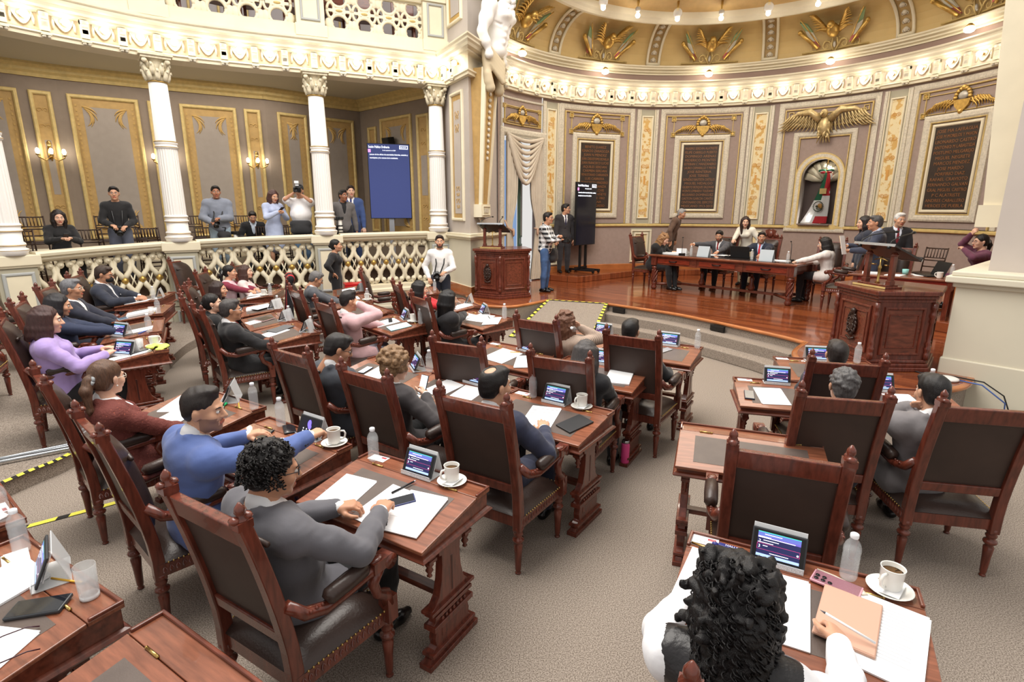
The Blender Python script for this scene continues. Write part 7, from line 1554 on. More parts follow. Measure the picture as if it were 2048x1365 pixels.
p = tb(1.75, 1.50); PP['nvy'] = person('man in navy suit with bright red tie seated at the dais centre', at(p), SA, .45, lod=1, s=.98, hair=('short', (40, 34, 32)), top=('jacket', (34, 40, 58)), shirt=(190, 206, 236), tie=(206, 34, 44), pants=(34, 38, 52), sk=MED, lean=8, head=(26, -2), L=('w', *tb(2.0, .85), Z+.81), R=('w', *tb(1.5, .85), Z+.81))
PP['yng'] = person('young woman with very long dark hair and cream top leaning over the dais', (5.50, 12.92, Z), SA, lod=1, s=.96, fem=True, hair=('long', (52, 34, 30)), top=('blouse', (226, 220, 206)), pants=(196, 178, 146), sk=PALE, lean=20, head=(28, -8), R=('w', *tb(1.22, 1.0), Z+.84), L=(-.3, .2, .85))
PP['brw'] = person('grey-haired man in brown jacket bending behind the dais', (4.12, 14.55, PLZ), R_(-120), lod=1, s=.98, hair=('short', (158, 156, 156)), top=('jacket', (104, 80, 66)), shirt=(70, 52, 46), pants=(60, 52, 46), sk=MED, lean=22, head=(-10, -14))
p = tb(3.62, .42); PP['bwj'] = person('woman with black bob in patterned white jacket at the dais end', at(p), TBA+PI/2+.1, .45, lod=1, s=.93, fem=True, hair=('bob', BLK), top=('jacket', (226, 222, 218), 'print'), pants=(28, 26, 30), sk=PALE, glasses=(220, 220, 224), lean=6, head=(10, -14), headto=(5.88, 10.42), L=('w', *tb(2.95, .35), Z+.80), R=('w', *tb(2.98, .65), Z+.80))
PP['fld'] = person('man in navy suit holding an open folder behind the right lectern', (6.02, 9.12, Z), R_(62), lod=1, s=.975, hair=('short', (74, 72, 72)), top=('jacket', (52, 58, 76)), shirt=(196, 208, 232), tie=(50, 60, 54), pants=(46, 50, 68), sk=MED, lean=2, head=(10, -2), L=(-.18, .36, 1.10), R=(.10, .40, 1.16), curl=(.6, .6))
PP['wom'] = person('woman with long dark hair half hidden behind the man with the folder', (6.38, 9.98, Z), R_(70), lod=2, s=.965, fem=True, hair=('long', (34, 28, 30)), top=('jacket', (44, 48, 62)), shirt=(40, 44, 60), pants=(40, 44, 58), sk=PALE, head=(10, -6), lean=2)
PP['whr'] = person('white-haired man in black suit with burgundy tie behind the lectern', (6.90, 9.98, Z), R_(160), lod=2, s=1.0, hair=('short', (214, 212, 210)), top=('jacket', (40, 39, 43)), shirt=(210, 216, 230), tie=(120, 30, 44), pants=(34, 33, 36), sk=TAN, head=(10, -4), lean=2)
PP['plm'] = person('woman in plum patterned dress and black boots touching her hair', (7.62, 9.0, PLZ), R_(76), .40, lod=1, s=.95, fem=True, hair=('pony', BLK), top=('dress', (104, 56, 78)), pants=None, shoes=(24, 22, 24), sk=PALE, glasses=(110, 50, 60), lean=4, head=(6, -2), R=('h', .04, .13, .13), L=(-.06, .24, .98), curl=(.7, .7), pole=(.9, .7, -.4), palm={1: (0, -.8, .2)}, legs={1: ((.08, .40, .50), (.06, .46, .085)), -1: ((-.10, .38, .49), (-.1, .40, .085))})
# ---------------- things on the desks ----------------
OW = {'A1': 'on the desk of the man in charcoal grey', 'A2': 'on the desk of the man in blue', 'A3': 'on the desk of the woman in red tweed', 'B1': 'on the desk of the man in navy', 'B2': 'on the desk left of the navy man', 'B3': 'on the desk of the woman with short curls', 'C1': 'on the desk with the pink tin', 'C2': 'on the desk with spread papers', 'D1': 'on the right end desk before the steps', 'D2': 'on the desk of the drinking woman', 'F': 'on the desk of the curly-haired woman', 'I1': 'on the left desk of the right block', 'I2': 'on the desk at the right by the pier', 'J1': 'on the desk under the right lectern', 'H': 'on the desk with the water glass', 'H2': 'on the desk cut by the left edge', 'P1': 'on the desk of the woman in lilac', 'P2': 'on the desk just behind the lilac woman', 'P3': 'on the desk with the thick paper stack', 'P4': 'on the desk of the masked man', 'L1': 'on the desk of the red tie man', 'L2': 'on the desk with the flat tablet', 'L3': 'on the desk with fanned papers', 'L4': 'on the desk of the pink waistcoat woman', 'M1': 'on the desk of the pink suit man', 'M3': 'on the desk of the bowed grey-haired man', 'M4': 'on the desk by the fire box', 'N1': 'on the desk of the black-haired woman', 'N2': 'on the desk of the woman in red', 'N3': 'on the desk near the white shirt man'}
M_CLEAR = mat('clear_plastic', (.90, .93, .95), .08, spec=.9, alpha=.2, coat=.5); M_CLEARW = mat('clear_water', (.80, .85, .88), .03, spec=.8, alpha=.12)
M_LIP = mat('acrylic_sheet', (.86, .88, .90), .15, alpha=.55)
def onD(k, u, v, dz=0.): return dloc(DK[k][0], u, v, dz)
def slope(k, u, v, rot):   # orientation of something lying on the desk top
    d = DK[k][0]; q = Matrix.Rotation(d[2], 4, 'Z')
    if v < 0: q = q @ Matrix.Rotation(math.atan2(DR, DL), 4, 'X')
    return (q @ Matrix.Rotation(R_(rot), 4, 'Z')).to_euler()
def tablet_stand(home=False):
    r = empty('tablet_stand', (0, 0, 0), 0, 'x', 'tablet'); T = Matrix.Translation((0, -.02, .012)) @ Matrix.Rotation(R_(-24), 4, 'X'); w, h = .205, .128
    b = B(); b.box((0, 0, h/2), (w, .009, h), 0, T); b.build('tablet_case', mat('rubber_case', rgb(48, 50, 54), .6), r, .004)
    b = B(); b.box((0, -.0052, h/2), (w-.014, .001, h-.014), 0, T); b.build('glass_front', M_BLACK, r)
    def rect(b, x0, x1, z0, z1, mi, y=-.0062): b.add([(x0, y, z0), (x1, y, z0), (x1, y, z1), (x0, y, z1)], [(0, 1, 2, 3)], mi, False, T)
    W2, H0, H1 = .080, .014, h-.014; b = B()
    em = lambda n, c, e: mat(n, c, .4, emit=(c, e))
    if not home:
        rect(b, -W2, W2, H0, H1, 0); rect(b, -W2, W2, H1-.003, H1, 1, -.0064); rect(b, -W2, W2, H1-.018, H1-.003, 2, -.0064); rect(b, -W2, W2, H1-.026, H1-.018, 3, -.0064); rect(b, -W2, W2, H0, H0+.011, 4, -.0064)
        for z0, z1 in ((H0+.028, H0+.052),):
            for (x0, x1, za, zb) in ((-W2, W2, z1-.001, z1), (-W2, W2, z0, z0+.001), (-W2, -W2+.001, z0, z1), (W2-.001, W2, z0, z1)): rect(b, x0, x1, za, zb, 5, -.0066)
        for x0, x1, z in ((-.055, .01, H1-.010), (-W2+.002, -.03, H1-.021), (-W2+.002, .06, H1-.024), (-.058, .0, H1-.034), (-W2+.002, -.02, H0+.056), (-.058, -.04, H0+.044), (-.03, .04, H0+.018)): rect(b, x0, x1, z-.0012, z+.0012, 6, -.0066)
        MT = T @ frame_M((-W2+.009, -.0066, H1-.045), (1, 0, 0), (0, 0, 1)); text(b, '2', .017, MT, 6, 'CENTER', .0002); MT = T @ frame_M((-W2+.009, -.0066, H0+.034), (1, 0, 0), (0, 0, 1)); text(b, '3', .017, MT, 6, 'CENTER', .0002)
        b.ball((W2-.008, -.0066, H0+.036), (.004, .0005, .004), 10, 6, 6, T)
    else:
        rect(b, -W2, W2, H0, H1, 7); b.ball((0, -.0066, H1-.032), (.018, .0006, .024), 12, 8, 8, T); b.ball((.008, -.0068, H1-.05), (.016, .0006, .016), 12, 8, 8, T)
        for i in range(3):
            for j in range(2): rect(b, -.05+.03*i, -.042+.03*i, H0+.012+.016*j, H0+.02+.016*j, 6, -.0066)
    b.build('screen', [em('scr_navy', (.012, .014, .06), .9), em('scr_teal', (.05, .5, .42), .9), em('scr_blue', (.10, .13, .42), .8), em('scr_violet', (.12, .09, .40), .8), em('scr_pale', (.30, .42, .78), .9), em('scr_red', (.55, .05, .20), .9), em('scr_white', (.85, .9, 1.), 1.1), em('scr_black', (.004, .004, .01), .5), em('scr_purple', (.16, .12, .75), 1.)], r)
    b = B(); b.hexa([(-.10, -.035, 0), (.10, -.035, 0), (.10, .085, 0), (-.10, .085, 0), (-.10, -.035, .003), (.10, -.035, .003), (.10, .085, .003), (-.10, .085, .003)])
    b.hexa([(-.10, .085, 0), (.10, .085, 0), (.10, .088, 0), (-.10, .088, 0), (-.10, .044, .142), (.10, .044, .142), (.10, .047, .142), (-.10, .047, .142)]); b.box((0, -.034, .012), (.20, .003, .024)); b.hexa([(-.10, .002, .03), (.10, .002, .03), (.10, .005, .03), (-.10, .005, .03), (-.10, .044, .142), (.10, .044, .142), (.10, .047, .142), (-.10, .047, .142)])
    st = b.build('acrylic_stand', M_LIP, r); b = B(); text(b, 'H. CONGRESO DEL ESTADO DE PUEBLA', .013, frame_M((0, -.036, .006), (1, 0, 0), (0, 0, 1)), 0, 'CENTER', .0003, .19); b.build('engraved_text', M_PAPER, st); return Proto(r)
TS, TSH = tablet_stand(), tablet_stand(True)
TAB = [('A1', .017, .035, 0), ('A2', .096, .055, 0), ('A3', .03, .06, -40), ('B1', -.02, .02, 0), ('B2', .047, .01, -3), ('B3', .20, .02, -35), ('C1', -.01, .04, 0), ('C2', .073, .01, -12), ('D1', .085, .02, 0), ('D2', .26, .015, -4), ('F', -.072, .045, -2), ('I1', -.087, .035, 0), ('I2', -.059, .035, 0), ('J1', -.045, .05, 0), ('H', -.005, .03, -20), ('L1', .20, .01, -35), ('L2', .24, .01, -40), ('L3', .25, .01, -38), ('M1', -.06, .04, -18), ('N1', -.15, .05, -25), ('N2', .03, .04, -30), ('P1', .25, -.22, 40), ('P2', .22, -.28, 40), ('P4', .1, .02, 10), ('M4', .2, .03, -30)]
for k, u, v, rot in TAB:
    p = onD(k, u, v, .001); (TSH if k == 'A2' else TS).put(p, 0, ('tablet with purple home screen ' if k == 'A2' else 'tablet stand seen from behind ' if k in ('P1', 'P2') else 'tablet with agenda screen ')+OW[k], 'tablets on the desks', (R_(0), 0, DK[k][0][2]+R_(rot)))
def bottle():
    r = empty('water_bottle', (0, 0, 0), 0, 'x', 'bottle'); b = B(); prof = [(.0, .002), (.022, 0), (.028, .006), (.032, .016)]
    for i in range(5): z = .03+.018*i; prof += [(.0325, z), (.0302, z+.009)]
    prof += [(.0325, .125), (.032, .140), (.026, .160), (.014, .178), (.0135, .186)]; b.lathe(prof, 16); bt = b.build('plastic_body', M_CLEAR, r)
    b = B(); b.lathe([(.029, .006), (.030, .12), (.028, .135), (0, .136)], 14); b.build('water', M_CLEARW, bt)
    b = B(); b.lathe([(.0145, .183), (.0155, .185), (.0155, .199), (.012, .202), (0, .202)], 14); b.build('cap', M_CAPW, r); return Proto(r)
BT = bottle()
BOT = [('A1', -.328, .04), ('A2', -.221, .07), ('A3', .38, .05), ('B1', -.225, .03), ('B3', .36, .04), ('C1', .385, .06), ('C2', .364, .05), ('D1', .37, .07), ('F', .183, .07), ('I1', .202, .05), ('I2', .31, .06), ('J1', .31, .05), ('H', -.285, .06), ('H2', .35, .05), ('L1', .37, .03), ('L2', .36, .05), ('L3', .36, .06), ('L4', .33, .05), ('M1', .36, .03), ('M3', .30, .05), ('N1', .31, .05), ('N3', .12, .05), ('P2', .36, .0), ('P4', .36, .05), ('P3', .37, .06), ('M4', .36, .05)]
for k, u, v in BOT: BT.put(onD(k, u, v, .001), u*9, 'small clear water bottle with white cap '+OW[k], 'water bottles')
def mug_saucer():
    r = empty('coffee_mug', (0, 0, 0), 0, 'x', 'mug'); b = B(); b.lathe([(.0, .002), (.030, 0), (.033, .004), (.038, .02), (.041, .09), (.0425, .094), (.040, .095), (.0385, .09), (.036, .03), (.0, .012)], 24); b.tube([(.039, 0, .078), (.062, 0, .078), (.070, 0, .062), (.066, 0, .040), (.052, 0, .026), (.037, 0, .022)], .0062, 8); b.build('cup', M_CERAM, r)
    b = B(); b.lathe([(.0, .074), (.0385, .074)], 20); b.build('coffee', M_COFFEE, r)
    q = empty('saucer', (0, 0, 0), 0, 'x', 'saucer'); b = B(); b.lathe([(.0, .001), (.045, 0), (.05, .004), (.078, .016), (.08, .018), (.077, .019), (.05, .008), (.0, .006)], 28); b.build('dish', M_CERAM, q); b = B(); b.hexa([(-.05, -.02, .012), (.055, -.035, .016), (.068, .03, .019), (-.04, .05, .018), (-.05, -.02, .014), (.055, -.035, .018), (.068, .03, .021), (-.04, .05, .02)]); b.build('napkin', M_PAPER, q); return Proto(r), Proto(q)
MG, SC_ = mug_saucer()
for k, u, v, a in (('A1', .223, .06, -1.9), ('A2', .315, .07, .7), ('B1', .19, .05, -1.9), ('B2', .304, .05, .2), ('F', .32, .06, -2.2), ('M1', .19, .03, 2.8), ('L4', .30, -.06, 1.), ('P1', .19, .03, 2.2), ('M3', .22, .06, 1.)):
    p = onD(k, u, v, .001); SC_.put(p, a, 'saucer with folded napkin '+OW[k], 'saucers'); MG.put(p+Vector((0, 0, .010)), a+DK[k][0][2], 'white coffee mug on its saucer '+OW[k], 'coffee mugs')
def sheet(n, w, h, lines, hx=1):
    b = B(); b.box((0, 0, .0008*n), (w, h, .0016*n))
    if n > 1: b.box((.006, -.008, .0008*n-.0005), (w, h, .0016*n-.001))
    t = .0016*n+.0003
    if lines == 1:
        for i in range(16): y = h*.38-i*h*.045; b.box((-w*.06*(i % 3 == 2), y, t), (w*(.72-.12*(i % 3 == 2)), .0022, .0003), 1)
    elif lines == 2:
        for i in range(8): y = h*.30-i*h*.07; b.box((-w*.10-.02*(i % 3), y, t), (w*(.42+.1*(i % 2)), .0018, .0003), 1)
        text(b, 'ORDEN DEL DIA', .012, Matrix.Translation((-.0, h*.40, t)), 1, 'CENTER', .0002)
    elif lines == 3:
        for i in range(5): b.box((0, h*.36-i*h*.17, t), (w*.9, .003, .0003), 2)
        for i in range(4): b.box((-w*.34, h*.28-i*h*.17, t), (w*.16, h*.08, .0003), 1)
    return b.mesh('paper_sheet', [M_PAPER, mat('print_grey', rgb(186, 187, 192), .8), mat('rule_black', rgb(60, 60, 66), .8)])
SH = {}
def paper(k, u, v, rot, n=1, w=.21, h=.29, lines=0, lab='white paper sheet', dz=.0):
    key = (n, w, h, lines)
    if key not in SH: SH[key] = sheet(n, w, h, lines)
    o = bpy.data.objects.new('paper_stack' if n > 4 else 'paper_sheet', SH[key]); COL.objects.link(o)
    o.location = onD(k, u, v, .002+dz); o.rotation_euler = slope(k, u, v, rot); tag(o, lab+' '+OW[k], 'papers' if n > 4 else 'paper', 'papers on the desks')
for a in (('A1', -.24, -.27, 6, 2, .21, .29, 2, 'left open page with printed heading'), ('A1', .05, -.25, -3, 3, .21, .29, 1, 'middle open printed page'), ('A1', .21, -.235, 8, 4, .22, .30, 2, 'white page at the right corner', .003),
          ('A2', -.02, -.14, 30, 1, .14, .20, 0, 'small white folded sheet'), ('A3', -.25, -.13, 25, 2, .21, .29, 0, 'white sheet at the left'), ('A3', -.06, -.25, 12, 2, .21, .25, 0, 'white sheet nearest her', .003),
          ('B1', .0, -.21, 14, 3, .22, .29, 3, 'printed form with grey boxes'), ('B2', -.13, -.17, -8, 2, .21, .26, 0, 'left white sheet'), ('B2', .12, -.17, 4, 2, .21, .26, 0, 'right white sheet'),
          ('B3', -.05, -.2, 6, 1, .2, .26, 0, 'half hidden white sheet'), ('C1', .22, -.19, 10, 9, .21, .28, 0, 'thick stack of blank white paper'), ('C2', -.06, -.2, -8, 3, .28, .30, 0, 'wide white sheets at the left'), ('C2', .25, -.23, 28, 2, .21, .29, 0, 'slanted white sheet at the right', .004),
          ('F', -.31, -.17, -6, 6, .21, .31, 0, 'fanned pile of white paper at the left'), ('F', -.06, -.19, 0, 4, .21, .33, 2, 'long white page under her head'), ('F', .27, -.19, -12, 5, .25, .35, 1, 'printed white document under the rose cover'),
          ('I1', -.17, -.22, 6, 2, .21, .28, 2, 'white printed sheet'), ('I2', .04, -.16, 4, 2, .20, .28, 1, 'printed page with grey text'), ('H', -.10, -.10, 0, 6, .24, .30, 0, 'large white sheets at the edge'), ('H', .26, -.26, 20, 2, .21, .28, 0, 'white sheet under the eyeglasses'), ('H', -.25, .03, -15, 2, .12, .08, 0, 'small white card by the bottle'), ('H2', .27, -.06, 10, 2, .18, .24, 0, 'white sheet by the bottle'),
          ('L1', -.08, -.26, 16, 2, .21, .28, 0, 'white sheet under a grey notebook'), ('L2', -.05, -.26, 10, 2, .21, .28, 0, 'white sheet beside the flat tablet'), ('L3', -.05, -.21, 0, 12, .26, .30, 0, 'tall pile of white paper'), ('L3', .1, -.12, 25, 2, .21, .29, 0, 'fanned white sheet', .024), ('L4', -.05, -.27, 0, 3, .3, .26, 0, 'white sheets under her arm'), ('L4', .28, -.2, 12, 2, .2, .25, 0, 'white sheet by the bottle'),
          ('M1', -.12, -.19, -10, 3, .24, .30, 0, 'white sheets with a black pen case'), ('M3', -.1, -.14, 0, 4, .26, .24, 0, 'white papers'), ('M4', -.1, -.15, 0, 4, .26, .22, 0, 'white papers'), ('N1', .02, -.12, 10, 3, .28, .28, 0, 'spread white papers'), ('N1', .27, -.14, 38, 2, .21, .29, 0, 'slanted white sheet at the corner', .005), ('N1', -.24, -.2, 0, 2, .2, .28, 0, 'white sheet at the left'), ('N2', .2, -.12, 10, 3, .24, .28, 0, 'white papers'),
          ('P1', .30, -.17, 0, 2, .12, .32, 0, 'long white sheet at the near side'), ('P2', .12, -.12, 0, 2, .2, .28, 0, 'white sheet beside the stand'), ('P3', .12, -.16, 10, 16, .24, .32, 0, 'very thick stack of white paper'), ('P4', .28, -.17, 0, 3, .2, .28, 0, 'white sheets under his hands')): paper(*a)
def slab(name, k, u, v, rot, w, h, t, m, lab, cat, m2=None, dz=0., bev=.004, face=None):
    r = empty(name, onD(k, u, v, .002+dz), 0, lab+' '+OW[k], cat); r.rotation_euler = slope(k, u, v, rot); b = B(); b.box((0, 0, t/2), (w, h, t)); b.build('shell', m, r, min(bev, t*.4))
    if m2: b = B(); b.box((0, 0, t+.0004), (w-.008, h-.012, .0008)); b.build(face or 'display', m2, r)
    return r
M_PH = mat('phone_glass', rgb(26, 28, 34), .08, coat=.5); M_PHS = mat('phone_side', rgb(44, 46, 52), .3, .6); M_LIT = mat('phone_lit', (.75, .82, .9), .3, emit=((.75, .85, .95), .9))
slab('smartphone', 'A2', -.19, -.09, 20, .075, .155, .010, M_PHS, 'black phone lying under his left hand', 'phone', M_PH)
slab('smartphone', 'A2', -.12, .06, 60, .075, .15, .009, M_PHS, 'second dark phone lying by the bottle', 'phone', M_PH)
slab('smartphone', 'A1', .10, -.20, -40, .07, .14, .010, mat('phone_blue_side', rgb(50, 60, 110), .3), 'dark phone with blue edge held on papers', 'phone', M_PH, .008)
slab('folder', 'B1', .27, -.20, -20, .15, .22, .012, mat('black_folder', rgb(40, 40, 42), .45), 'black folder under his right hand', 'folder')
slab('smartphone', 'B3', -.21, -.20, 8, .07, .14, .009, M_PHS, 'small lit phone', 'phone', M_LIT)
slab('smartphone', 'I1', -.335, -.24, -4, .075, .15, .010, mat('phone_navy', rgb(40, 44, 64), .4), 'navy phone at the left edge', 'phone', M_PH)
slab('smartphone', 'H', .18, -.05, -52, .085, .19, .014, mat('case_dark', rgb(56, 58, 62), .35), 'large dark phone in a worn case', 'phone', M_PH)
slab('smartphone', 'D1', .09, -.14, -30, .075, .15, .009, M_STEEL, 'grey phone', 'phone', mat('phone_grey', rgb(150, 150, 152), .2))
slab('card_holder', 'D2', .39, -.19, -10, .09, .07, .008, M_PAPER, 'small card holder with photo', 'card holder', M_INK)
slab('tablet', 'L2', -.04, -.18, 18, .24, .17, .010, mat('tablet_pink', rgb(206, 170, 170), .4), 'dark tablet with pale pink frame lying flat', 'tablet', mat('tablet_dark', rgb(40, 30, 28), .1), .004)
slab('notebook', 'L1', -.16, -.17, 18, .20, .26, .012, mat('notebook_grey', rgb(98, 98, 100), .7), 'grey notebook', 'notebook', None, .004)
slab('folder', 'M1', .22, -.20, -14, .22, .27, .008, mat('folder_turquoise', rgb(150, 206, 214), .6), 'turquoise folder', 'folder', mat('folder_white', rgb(232, 240, 242), .7), .002, .002, 'cover_sheet')
slab('pen_case', 'M1', -.13, -.12, 62, .05, .17, .012, mat('case_black', rgb(30, 32, 34), .4), 'black pen case on the papers', 'case', None, .006)
slab('folder', 'P3', .30, -.34, 20, .2, .10, .006, mat('folder_blue', rgb(180, 196, 214), .6), 'pale blue striped folder at the near edge', 'folder', mat('folder_line', rgb(70, 90, 110), .6), 0, .002, 'cover_strip')
slab('smartphone', 'P1', .26, -.10, 10, .07, .14, .010, M_PHS, 'grey phone by the tablet stand', 'phone', mat('phone_grey2', rgb(96, 92, 90), .2))
# pink glitter phone with strap and rose tablet cover of the curly-haired woman
r = slab('smartphone', 'F', .14, .0, 74, .082, .17, .011, mat('pink_case', rgb(226, 168, 182), .4), 'phone in a pink glitter case', 'phone', two_tone('pink_glitter', 'ShaderNodeTexVoronoi', rgb(236, 216, 220), rgb(150, 104, 116), 300, .3, .3, .6), .001, .004, 'glitter_back')
b = B(); [b.cyl((-.022+.022*(i % 2), .066-.024*(i//2), .0125), (-.022+.022*(i % 2), .066-.024*(i//2), .0145), .008, .008, 12) for i in range(5)]; b.build('camera_lens', M_BLACK, r); b = B(); b.tube([(.0, -.085, .004), (.012, -.10, .003), (.03, -.08, .003), (.05, .02, .003), (.05, .08, .003)], .006, 6); b.build('wrist_strap', M_SILV, r)
slab('tablet_case', 'F', .17, -.17, -10, .19, .26, .012, mat('rose_cover', rgb(196, 154, 132), .55), 'rose tablet case lying over documents', 'tablet case', mat('rose_flap', rgb(206, 164, 142), .5), .008, .004, 'flap')
def stick(name, k, u, v, rot, L, rad, m, lab, cat, tip=None, dz=0.):
    r = empty(name, onD(k, u, v, .002+rad+dz), 0, lab+' '+OW[k], cat); r.rotation_euler = slope(k, u, v, rot); b = B(); b.cyl((0, -L/2, 0), (0, L/2*.8, 0), rad, rad, 8); b.build('barrel', m, r)
    b = B(); b.cyl((0, L/2*.8, 0), (0, L/2, 0), rad, rad*.25, 8); b.build('tip', tip or M_BLACK, r); return r
M_YEL = mat('pencil_yellow', rgb(232, 180, 60), .5)
stick('pen', 'A1', .03, -.10, -18, .15, .005, M_BLACK, 'black pen lying across the open pages', 'pen', M_STEEL, .006)
stick('pen', 'A2', .03, -.05, -50, .14, .005, mat('pen_blue', rgb(50, 90, 190), .4), 'blue pen by the tablet', 'pen')
stick('highlighter', 'A3', .13, -.03, 20, .07, .010, mat('marker_green', rgb(40, 180, 110), .4), 'green highlighter by the tablet stand', 'marker')
stick('pencil', 'A3', .22, .03, 60, .13, .004, M_YEL, 'yellow pencil', 'pencil')
stick('pencil', 'C2', .02, -.08, -70, .12, .004, M_YEL, 'yellow pencil across the papers', 'pencil', None, .005)
stick('pencil', 'H', .11, .07, -70, .16, .004, M_YEL, 'yellow pencil behind the tablet', 'pencil')
stick('pen', 'F', -.36, .02, 80, .12, .005, M_BRASS, 'gold pen by the name card', 'pen', M_STEEL)
stick('pen', 'P2', .3, -.06, 50, .13, .005, mat('pen_blue', rgb(50, 90, 190)), 'blue pen by the bottle', 'pen')
stick('pen', 'N1', .12, -.06, 60, .14, .005, M_BLACK, 'black pen over the papers', 'pen', None, .008)
for k, u, v, rot, tx in (('A1', -.32, .07, 4, ''), ('F', -.36, .075, 0, 'GUADALUPE'), ('B1', -.34, .06, 0, ''), ('B2', .16, .05, 0, ''), ('I1', -.33, .075, 0, ''), ('J1', -.35, .075, 0, ''), ('H2', .2, .06, 0, ''), ('C2', -.36, .06, 0, '')):
    r = empty('name_card', onD(k, u, v, .001), 0, 'white name card with red label '+OW[k], 'card', 'name cards'); r.rotation_euler = slope(k, u, v, rot); b = B(); b.box((0, 0, .0006), (.115, .062, .0012)); b.build('card', M_PAPER, r)
    b = B(); b.box((.03, .014, .0014), (.034, .016, .0006)); b.build('red_label', mat('label_red', rgb(176, 50, 56), .6), r)
    if tx: b = B(); text(b, tx, .0115, Matrix.Translation((-.002, -.016, .0014)), 0, 'CENTER', .0002); text(b, 'morena', .008, Matrix.Translation((.03, .0115, .0018)), 1, 'CENTER', .0002); b.build('lettering', [mat('text_grey', rgb(90, 90, 96), .7), M_PAPER], r)
# sweets packet
r = empty('sweets_packet', onD('F', -.255, .045, .014), 0, 'blue twisted sweets packet '+OW['F'], 'sweets'); r.rotation_euler = slope('F', -.25, .04, -4); b = B(); b.hexa([(-.045, -.012, -.012), (.06, -.012, -.012), (.06, .012, -.012), (-.045, .012, -.012), (-.045, -.012, .010), (.06, -.012, .010), (.06, .012, .010), (-.045, .012, .010)]); b.ball((-.058, 0, 0), (.016, .012, .010), 8, 6); b.build('wrapper', mat('wrapper_blue', rgb(40, 46, 120), .35), r, .003); b = B(); text(b, 'HALLS', .018, Matrix.Translation((.008, -.006, .0108)), 0, 'CENTER', .0003, .09); b.build('brand_text', M_PAPER, r)
# pink tin, earphone case, pink tumbler, glass, eyeglasses, cloth
M_PINK = mat('hot_pink', rgb(222, 74, 138), .4)
r = empty('pink_tin', onD('C1', .155, .055, .001), 0, 'small round pink tin with steel lid '+OW['C1'].replace('with the pink tin', 'behind the paper stack'), 'tin'); b = B(); b.lathe([(0, 0), (.032, 0), (.034, .004), (.034, .018), (.032, .02)], 20); b.build('body', M_PINK, r); b = B(); b.lathe([(.031, .02), (.030, .026), (0, .028)], 20); b.build('lid', M_STEEL, r)
o = B(); o.ball((0, 0, .012), (.030, .022, .012), 16, 10); o = o.build('earphone_case', M_WHITE); o.location = onD('C1', .28, .055, .001); tag(o, 'white rounded earphone case between pink tin and bottle', 'case')
r = empty('tumbler', (1.0, 4.43, 0), 0, 'bright pink steel tumbler standing on the carpet by a desk foot', 'tumbler'); b = B(); b.lathe([(0, 0), (.034, 0), (.036, .005), (.037, .205), (.034, .212)], 20); b.build('body', M_PINK, r); b = B(); b.lathe([(.034, .212), (.033, .235), (.028, .24), (.024, .236), (.0, .236)], 20); b.build('lid', M_STEEL, r)
r = empty('drinking_glass', onD('H', .28, .07, .001), 0, 'clear glass half full of water at the corner of the lower left desk', 'glass'); b = B(); b.lathe([(0, .004), (.030, .0), (.032, .004), (.036, .135), (.0352, .1355), (.0345, .134), (.030, .018), (.0, .016)], 28); b.build('tumbler_glass', mat('thin_glass', (.92, .95, .96), .03, spec=.9, alpha=.30, coat=.6), r); b = B(); b.lathe([(0, .017), (.029, .018), (.0325, .085), (0, .085)], 24); b.build('water', M_CLEARW, r); b = B(); b.lathe([(0, .002), (.031, .001), (.031, .012), (0, .014)], 24); b.build('thick_base', mat('glass_base', (.86, .88, .9), .08, alpha=.7), r)
r = empty('eyeglasses', onD('H', .30, -.24, .012), 0, 'dark red eyeglasses with open temples on a white sheet, lower left desk', 'glasses'); r.rotation_euler = slope('H', .3, -.2, 160); M_FR = mat('frame_wine', rgb(62, 28, 40), .3); b = B()
for s in (-1, 1): b.tube([(s*.034+.027*math.cos(t*PI/8), 0, .014+.023*math.sin(t*PI/8)) for t in range(17)], .0022, 6)
b.tube([(-.008, 0, .02), (.008, 0, .02)], .002, 6); b.build('rim', M_FR, r)
for s in (-1, 1): b = B(); b.tube([(s*.063, 0, .02), (s*.068, -.05, .018), (s*.066, -.11, .012), (s*.062, -.14, -.004)], .0024, 6); b.build('temple', M_FR, r)
P_ = [ell((.05*math.sin(t*2.2), .06*math.cos(t*1.7), .012+.012*(t % 3)), (.035, .028, .012), rotm(t, .3*math.sin(t)), .02) for t in range(9)]; o = sdf_obj('cleaning_cloth', sdf(P_, .006, lambda V: wob(V, 90, .004)), mat('lime_cloth', rgb(206, 226, 108), .85)); o.location = onD('P1', .33, .05, .001); tag(o, 'crumpled lime green cloth at the corner of the lilac woman desk', 'cloth')
for k, u, v in (('P1', .10, -.08), ('P3', .33, -.02)):
    r = empty('drinking_glass', onD(k, u, v, .001), 0, 'small clear drinking glass '+OW[k], 'glass'); b = B(); b.lathe([(0, .002), (.028, 0), (.032, .09), (.031, .09), (.027, .008), (0, .008)], 20); b.build('tumbler_glass', mat('thin_glass', (.92, .95, .96)), r)
